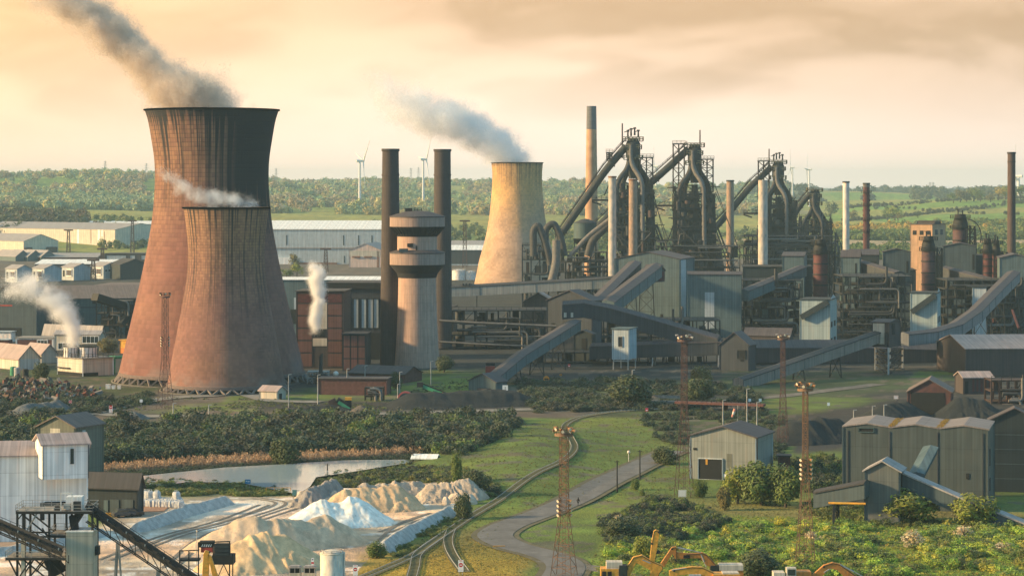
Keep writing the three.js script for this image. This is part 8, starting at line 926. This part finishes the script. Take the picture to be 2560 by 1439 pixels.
scrub('shore_scrub', 'mixed green growth on the near shore of the pond', [[340, 1212], [480, 1210], [600, 1215], [720, 1236], [640, 1242], [560, 1240], [440, 1240], [350, 1236]], 800, [0.4, 1.3], GM, { clump: 5, gap: 0.42 });
scrub('shore_scrub', 'ragged green fringe along the near edge of the pond', [[330, 1198], [470, 1203], [600, 1205], [690, 1222], [742, 1236], [776, 1212], [796, 1190], [860, 1180], [960, 1165], [1030, 1152], [1042, 1160], [960, 1177], [860, 1193], [804, 1206], [760, 1246], [690, 1236], [600, 1220], [470, 1217], [330, 1214]], 620, [0.3, 1.0], GM.concat(GD), {});
scrub('bank_bushes', 'dark green bushes on the grassy bank above the rock faces', [[800, 1210], [900, 1188], [1060, 1170], [1180, 1180], [1240, 1215], [1240, 1250], [1190, 1240], [1090, 1205], [960, 1215], [820, 1222]], 1500, [0.5, 1.6], GD.concat(GM), { clump: 6, gap: 0.40 });
scrub('berm_weeds', 'weeds and bushes on the chalky berm beside the railway', [[960, 1385], [1040, 1330], [1140, 1285], [1180, 1290], [1090, 1345], [1000, 1395]], 260, [0.3, 0.9], GM, { clump: 4, gap: 0.45 });
scrub('hill_bushes', 'dark bramble bushes on the slope right of the winding road', [[1500, 1310], [1560, 1280], [1640, 1250], [1780, 1270], [1830, 1300], [1760, 1340], [1640, 1360], [1560, 1370], [1510, 1350]], 1700, [0.5, 1.5], GD.concat(GM.slice(0, 2)), { clump: 6, gap: 0.46, tall: 0.9 });
scrub('hill_bushes', 'thick bright bushes filling the lower right corner', [[1500, 1408], [1530, 1378], [1600, 1358], [1700, 1335], [1850, 1316], [2100, 1308], [2300, 1318], [2600, 1325], [2620, 1450], [1890, 1442], [1860, 1412]], 2300, [0.35, 2.1], GB.concat(GB, GM), { tall: 0.7, clump: 8, gap: 0.47 });
scrub('hill_bushes', 'green thicket below the big grey building', [[2010, 1260], [2100, 1245], [2170, 1262], [2260, 1300], [2420, 1310], [2560, 1312], [2560, 1328], [2200, 1318], [2010, 1300]], 330, [0.5, 1.3], GM, { tall: 0.9, clump: 5, gap: 0.36 });
scrub('thicket', 'green thicket between the grey streaked shed and the big grey building', [[1960, 1165], [2050, 1150], [2120, 1165], [2120, 1225], [2040, 1235], [1970, 1215]], 420, [0.7, 1.9], GD.concat(GM), { tall: 1.1 });
scrub('grass_tufts', 'rough grass tufts on the banks and verges', [[800, 1215], [1100, 1150], [1290, 1060], [1500, 1040], [1700, 1036], [1900, 1180], [1960, 1250], [2560, 1290], [2560, 1440], [1450, 1440], [1520, 1330], [1620, 1250], [1400, 1260], [1250, 1310], [1230, 1380], [900, 1440], [1000, 1380], [1240, 1240], [1150, 1200]], 15000, [0.12, 0.38], [[0.10, 0.14, 0.028], [0.13, 0.16, 0.033], [0.18, 0.165, 0.05], [0.085, 0.12, 0.028]], { tall: 0.8, geo: C_TUFT });
scrub('bright_grass', 'bright rough grass between the bushes at the lower right', [[1480, 1442], [1520, 1350], [1660, 1290], [2600, 1300], [2600, 1442]], 14000, [0.18, 0.6], GB.concat(GB, GB, GB, GY), { tall: 0.7, geo: C_TUFT });
scrub('yellow_grass', 'yellow flowering grass round the tracks at the lower centre', [[880, 1442], [960, 1400], [1100, 1345], [1220, 1340], [1330, 1390], [1300, 1442]], 5200, [0.08, 0.24], GY.concat([[0.12, 0.14, 0.025]]), { tall: 0.7, geo: C_TUFT });
scrub('yard_weeds', 'weeds on the works ground below the towers', [[250, 990], [700, 1000], [900, 1010], [1180, 940], [1240, 950], [1000, 1020], [700, 1045], [300, 1052]], 1500, [0.25, 0.8], GM.concat(GD), { clump: 12, gap: 0.5, geo: C_TUFT });
// trees and single bushes: [label, px, py, width px, height px, leaf colour, shrub?]
[['broad sunlit tree in front of the small grey transfer house', 2262, 1306, 150, 92, 'bright'], ['tall bright tree at the lower right, right of the broad one', 2436, 1316, 106, 84, 'bright'], ['large green tree cluster left of the black-doored shed corner', 1905, 1262, 110, 112, 'green'], ['tall green tree right of the cluster below the grey streaked shed', 1965, 1268, 80, 96, 'green'], ['pale green young tree left in the cluster below the grey streaked shed', 1845, 1258, 70, 84, 'bright'], ['thin young tree standing before the cluster below the grey streaked shed', 1812, 1275, 34, 60, 'olive'], ['small round tree beside the dark red lattice mast', 1750, 1243, 34, 46, 'green'], ['round dark bush on the pond bank breaking the reed line', 713, 1163, 74, 66, 'dark'], ['big round dark tree on the slope left of the rust-brown bridge', 1578, 1018, 104, 76, 'dark'], ['pale round tree under the brown gallery', 1756, 968, 56, 50, 'olive'], ['dark conifer-like bush on the berm at the lower centre', 942, 1394, 44, 38, 'green'], ['upright dark bush at the end of the pale rock face', 1158, 1296, 46, 66, 'dark'], ['tall pale sapling above the rock face', 1142, 1212, 30, 74, 'green'], ['leaning bush on the bank right of the rock face', 1190, 1240, 60, 62, 'dark'], ['small tree among the excavators', 1608, 1402, 46, 64, 'bright'], ['dark round tree behind the white control box legs', 1750, 1010, 70, 60, 'dark'], ['grey-green bush at the bend of the road by the shed', 1664, 1160, 62, 42, 'dark'], ['small green bush beside the telegraph poles', 1588, 1224, 22, 26, 'green'], ['tiny bush on the grass right of the telegraph poles', 1606, 1238, 14, 16, 'green'], ['dark round bush below the brick store', 988, 972, 34, 40, 'dark'], ['tree behind the low brick stores', 1110, 930, 46, 40, 'dark'], ['dark bush left of the cooling unit', 100, 945, 40, 36, 'dark'], ['light bush between the cooler and the tallest tower', 268, 880, 44, 36, 'olive'], ['sunlit round tree in front of the rolling mill', 734, 668, 32, 34, 'olive'], ['pointed green tree right of the shorter tower top', 742, 694, 30, 38, 'bright'], ['low tree beside the pointed green one', 716, 694, 34, 26, 'green'], ['large dark bush at the lower right edge of the excavator group', 1895, 1440, 90, 62, 'dark'], ['dark green bush in the foreground left of the slim mast', 1560, 1348, 90, 60, 'dark']].forEach(([l, px, py, w, h, c]) => { const far = py < 700, g = gnd(px, py), k = k_(-g[2]), sh = /bush|sapling/.test(l); tree(sh ? 'bush' : 'tree', l, g, w * k, h * k, LM[c], { cat: sh ? 'shrub' : 'tree', geo: far ? C_MID : C_BIG, low: sh ? 0.02 : 0.1 }); });
[[2278, 1372, 60, 46], [2412, 1350, 44, 36], [2035, 1358, 40, 30], [2508, 1378, 46, 26], [1545, 1316, 34, 28]].forEach(([px, py, w, h], i) => { const g = gnd(px, py), k = k_(-g[2]); tree('bush', ['white-blossomed hawthorn in the middle of the lower right bushes', 'white-blossomed bush below the tall bright tree', 'white-blossomed bush beside the slim mast', 'pale blossoming bush at the right edge', 'blossoming bush at the top of the bramble slope'][i], g, w * k, h * k, LM.blossom, { cat: 'shrub', geo: C_MID, low: 0.1 }); });
// the walker on the road: one continuous body
{
  const { MarchingCubes } = await import('three/addons/objects/MarchingCubes.js'); const g = gnd(1445, 1265), t = thing('person', 'person in dark clothes walking away up the winding road', 'person', g), H = 1.75;
  const figure = (name, J, bones, m, half, cy, N) => { const mc = new MarchingCubes(N, m, false, false, 60000); mc.isolation = 0; for (let z = 0; z < N; z++) for (let y = 0; y < N; y++) for (let x = 0; x < N; x++) { const p = [x, y, z].map((v) => (v / N * 2 - 1) * half); p[1] += cy; let s = 0; for (const [a, b] of bones) { const A = J[a], C = J[b], d = [0, 1, 2].map((i) => C[i] - A[i]), L = d[0] ** 2 + d[1] ** 2 + d[2] ** 2 + 1e-9, u = cl(((p[0] - A[0]) * d[0] + (p[1] - A[1]) * d[1] + (p[2] - A[2]) * d[2]) / L), e = Math.hypot(p[0] - A[0] - d[0] * u, p[1] - A[1] - d[1] * u, p[2] - A[2] - d[2] * u) - lerp(A[3], C[3], u); s += Math.exp(-e * 45); } mc.field[x + y * N + z * N * N] = Math.log(s + 1e-30) / 45; } mc.update(); const ge = new THREE.BufferGeometry(), n = mc.count ?? mc.geometry.drawRange.count, pos = new Float32Array(mc.positionArray.slice(0, n * 3)), nr = new Float32Array(mc.normalArray.slice(0, n * 3)); for (let i = 0; i < n; i++) { pos[i * 3] *= half; pos[i * 3 + 1] = pos[i * 3 + 1] * half + cy; pos[i * 3 + 2] *= half; } ge.setAttribute('position', new THREE.BufferAttribute(pos, 3)); ge.computeVertexNormals(); const o = shadow(new THREE.Mesh(ge, m)); o.name = name; t.add(o); };
  const J = { hip: [0, 0.93, 0, 0.13], chest: [0, 1.30, -0.07, 0.16], neck: [0, 1.48, -0.1, 0.055], head: [0, 1.61, -0.12, 0.10], top: [0, 1.66, -0.12, 0.095], ls: [-0.19, 1.40, -0.08, 0.07], rs: [0.19, 1.40, -0.08, 0.07], le: [-0.25, 1.12, 0.02, 0.05], re: [0.25, 1.12, -0.14, 0.05], lh: [-0.24, 0.88, -0.08, 0.038], rh: [0.24, 0.90, -0.28, 0.038], lf: [-0.245, 0.79, -0.1, 0.028], rf: [0.245, 0.81, -0.31, 0.028], lq: [-0.1, 0.88, 0, 0.095], rq: [0.1, 0.88, 0, 0.095], lk: [-0.11, 0.48, -0.15, 0.062], rk: [0.11, 0.48, 0.08, 0.062], la: [-0.11, 0.09, -0.24, 0.042], ra: [0.11, 0.11, 0.30, 0.042], lt: [-0.11, 0.05, -0.40, 0.035], rt: [0.11, 0.05, 0.16, 0.035] };
  figure('body', J, [['hip', 'chest'], ['chest', 'neck'], ['neck', 'head'], ['head', 'top'], ['chest', 'ls'], ['chest', 'rs'], ['ls', 'le'], ['rs', 're'], ['le', 'lh'], ['re', 'rh'], ['lh', 'lf'], ['rh', 'rf'], ['hip', 'lq'], ['hip', 'rq'], ['lq', 'lk'], ['rq', 'rk'], ['lk', 'la'], ['rk', 'ra'], ['la', 'lt'], ['ra', 'rt']], flat('dark_clothes', [0.022, 0.024, 0.030]), 0.95, 0.88, 72);
  t.rotation.y = -0.7;
}
// ---------------------------------------------------------------- steam and smoke
{
  const q = (px, py, d, r, w) => [...at(px, py, d), r * k_(d), w];
  plume('great grey steam plume drifting up and left from the tallest cooling tower', [q(530, 286, 825, 105, 0.5), q(470, 250, 826, 88, 0.85), q(415, 215, 828, 66, 1), q(350, 160, 830, 58, 1), q(300, 110, 832, 60, 0.9), q(250, 55, 834, 62, 0.75), q(180, 15, 836, 62, 0.55), q(90, -40, 838, 70, 0.4)], 14000, 2.3, smokeMat, { puffs: 190, seed: 3 });
  plume('white steam plume drifting left from the sunlit far cooling tower', [q(1310, 404, 1620, 34, 0.3), q(1262, 378, 1620, 50, 0.8), q(1200, 335, 1622, 58, 1), q(1130, 302, 1624, 66, 0.8), q(1050, 272, 1626, 74, 0.42), q(985, 240, 1628, 66, 0.26), q(948, 195, 1630, 46, 0.16)], 5600, 3.8, steamMat, { puffs: 170, seed: 4 });
  plume('thin steam blowing left across the rim of the shorter cooling tower', [q(640, 513, 785, 18, 0.5), q(560, 500, 785, 26, 0.8), q(500, 492, 786, 24, 0.5), q(455, 470, 787, 24, 0.28), q(405, 430, 788, 28, 0.14)], 560, 1.5, steamMat, { puffs: 80, seed: 5 });
  plume('white steam rising from the left fan drum of the cooling unit', [q(178, 870, 850, 17, 0.5), q(176, 825, 850, 22, 0.9), q(165, 785, 851, 27, 0.65), q(135, 750, 853, 38, 0.36), q(80, 725, 856, 46, 0.2), q(30, 715, 858, 46, 0.1)], 2300, 1.7, steamMat, { puffs: 110, seed: 6 });
  plume('white steam rising in front of the red boiler house', [q(786, 822, 868, 13, 0.6), q(790, 790, 868, 15, 0.9), q(798, 750, 869, 17, 0.8), q(792, 710, 870, 24, 0.55), q(798, 685, 870, 22, 0.35), q(785, 665, 872, 20, 0.2)], 2400, 1.4, steamMat, { puffs: 90, seed: 7 });
}

renderer.render(scene, camera);
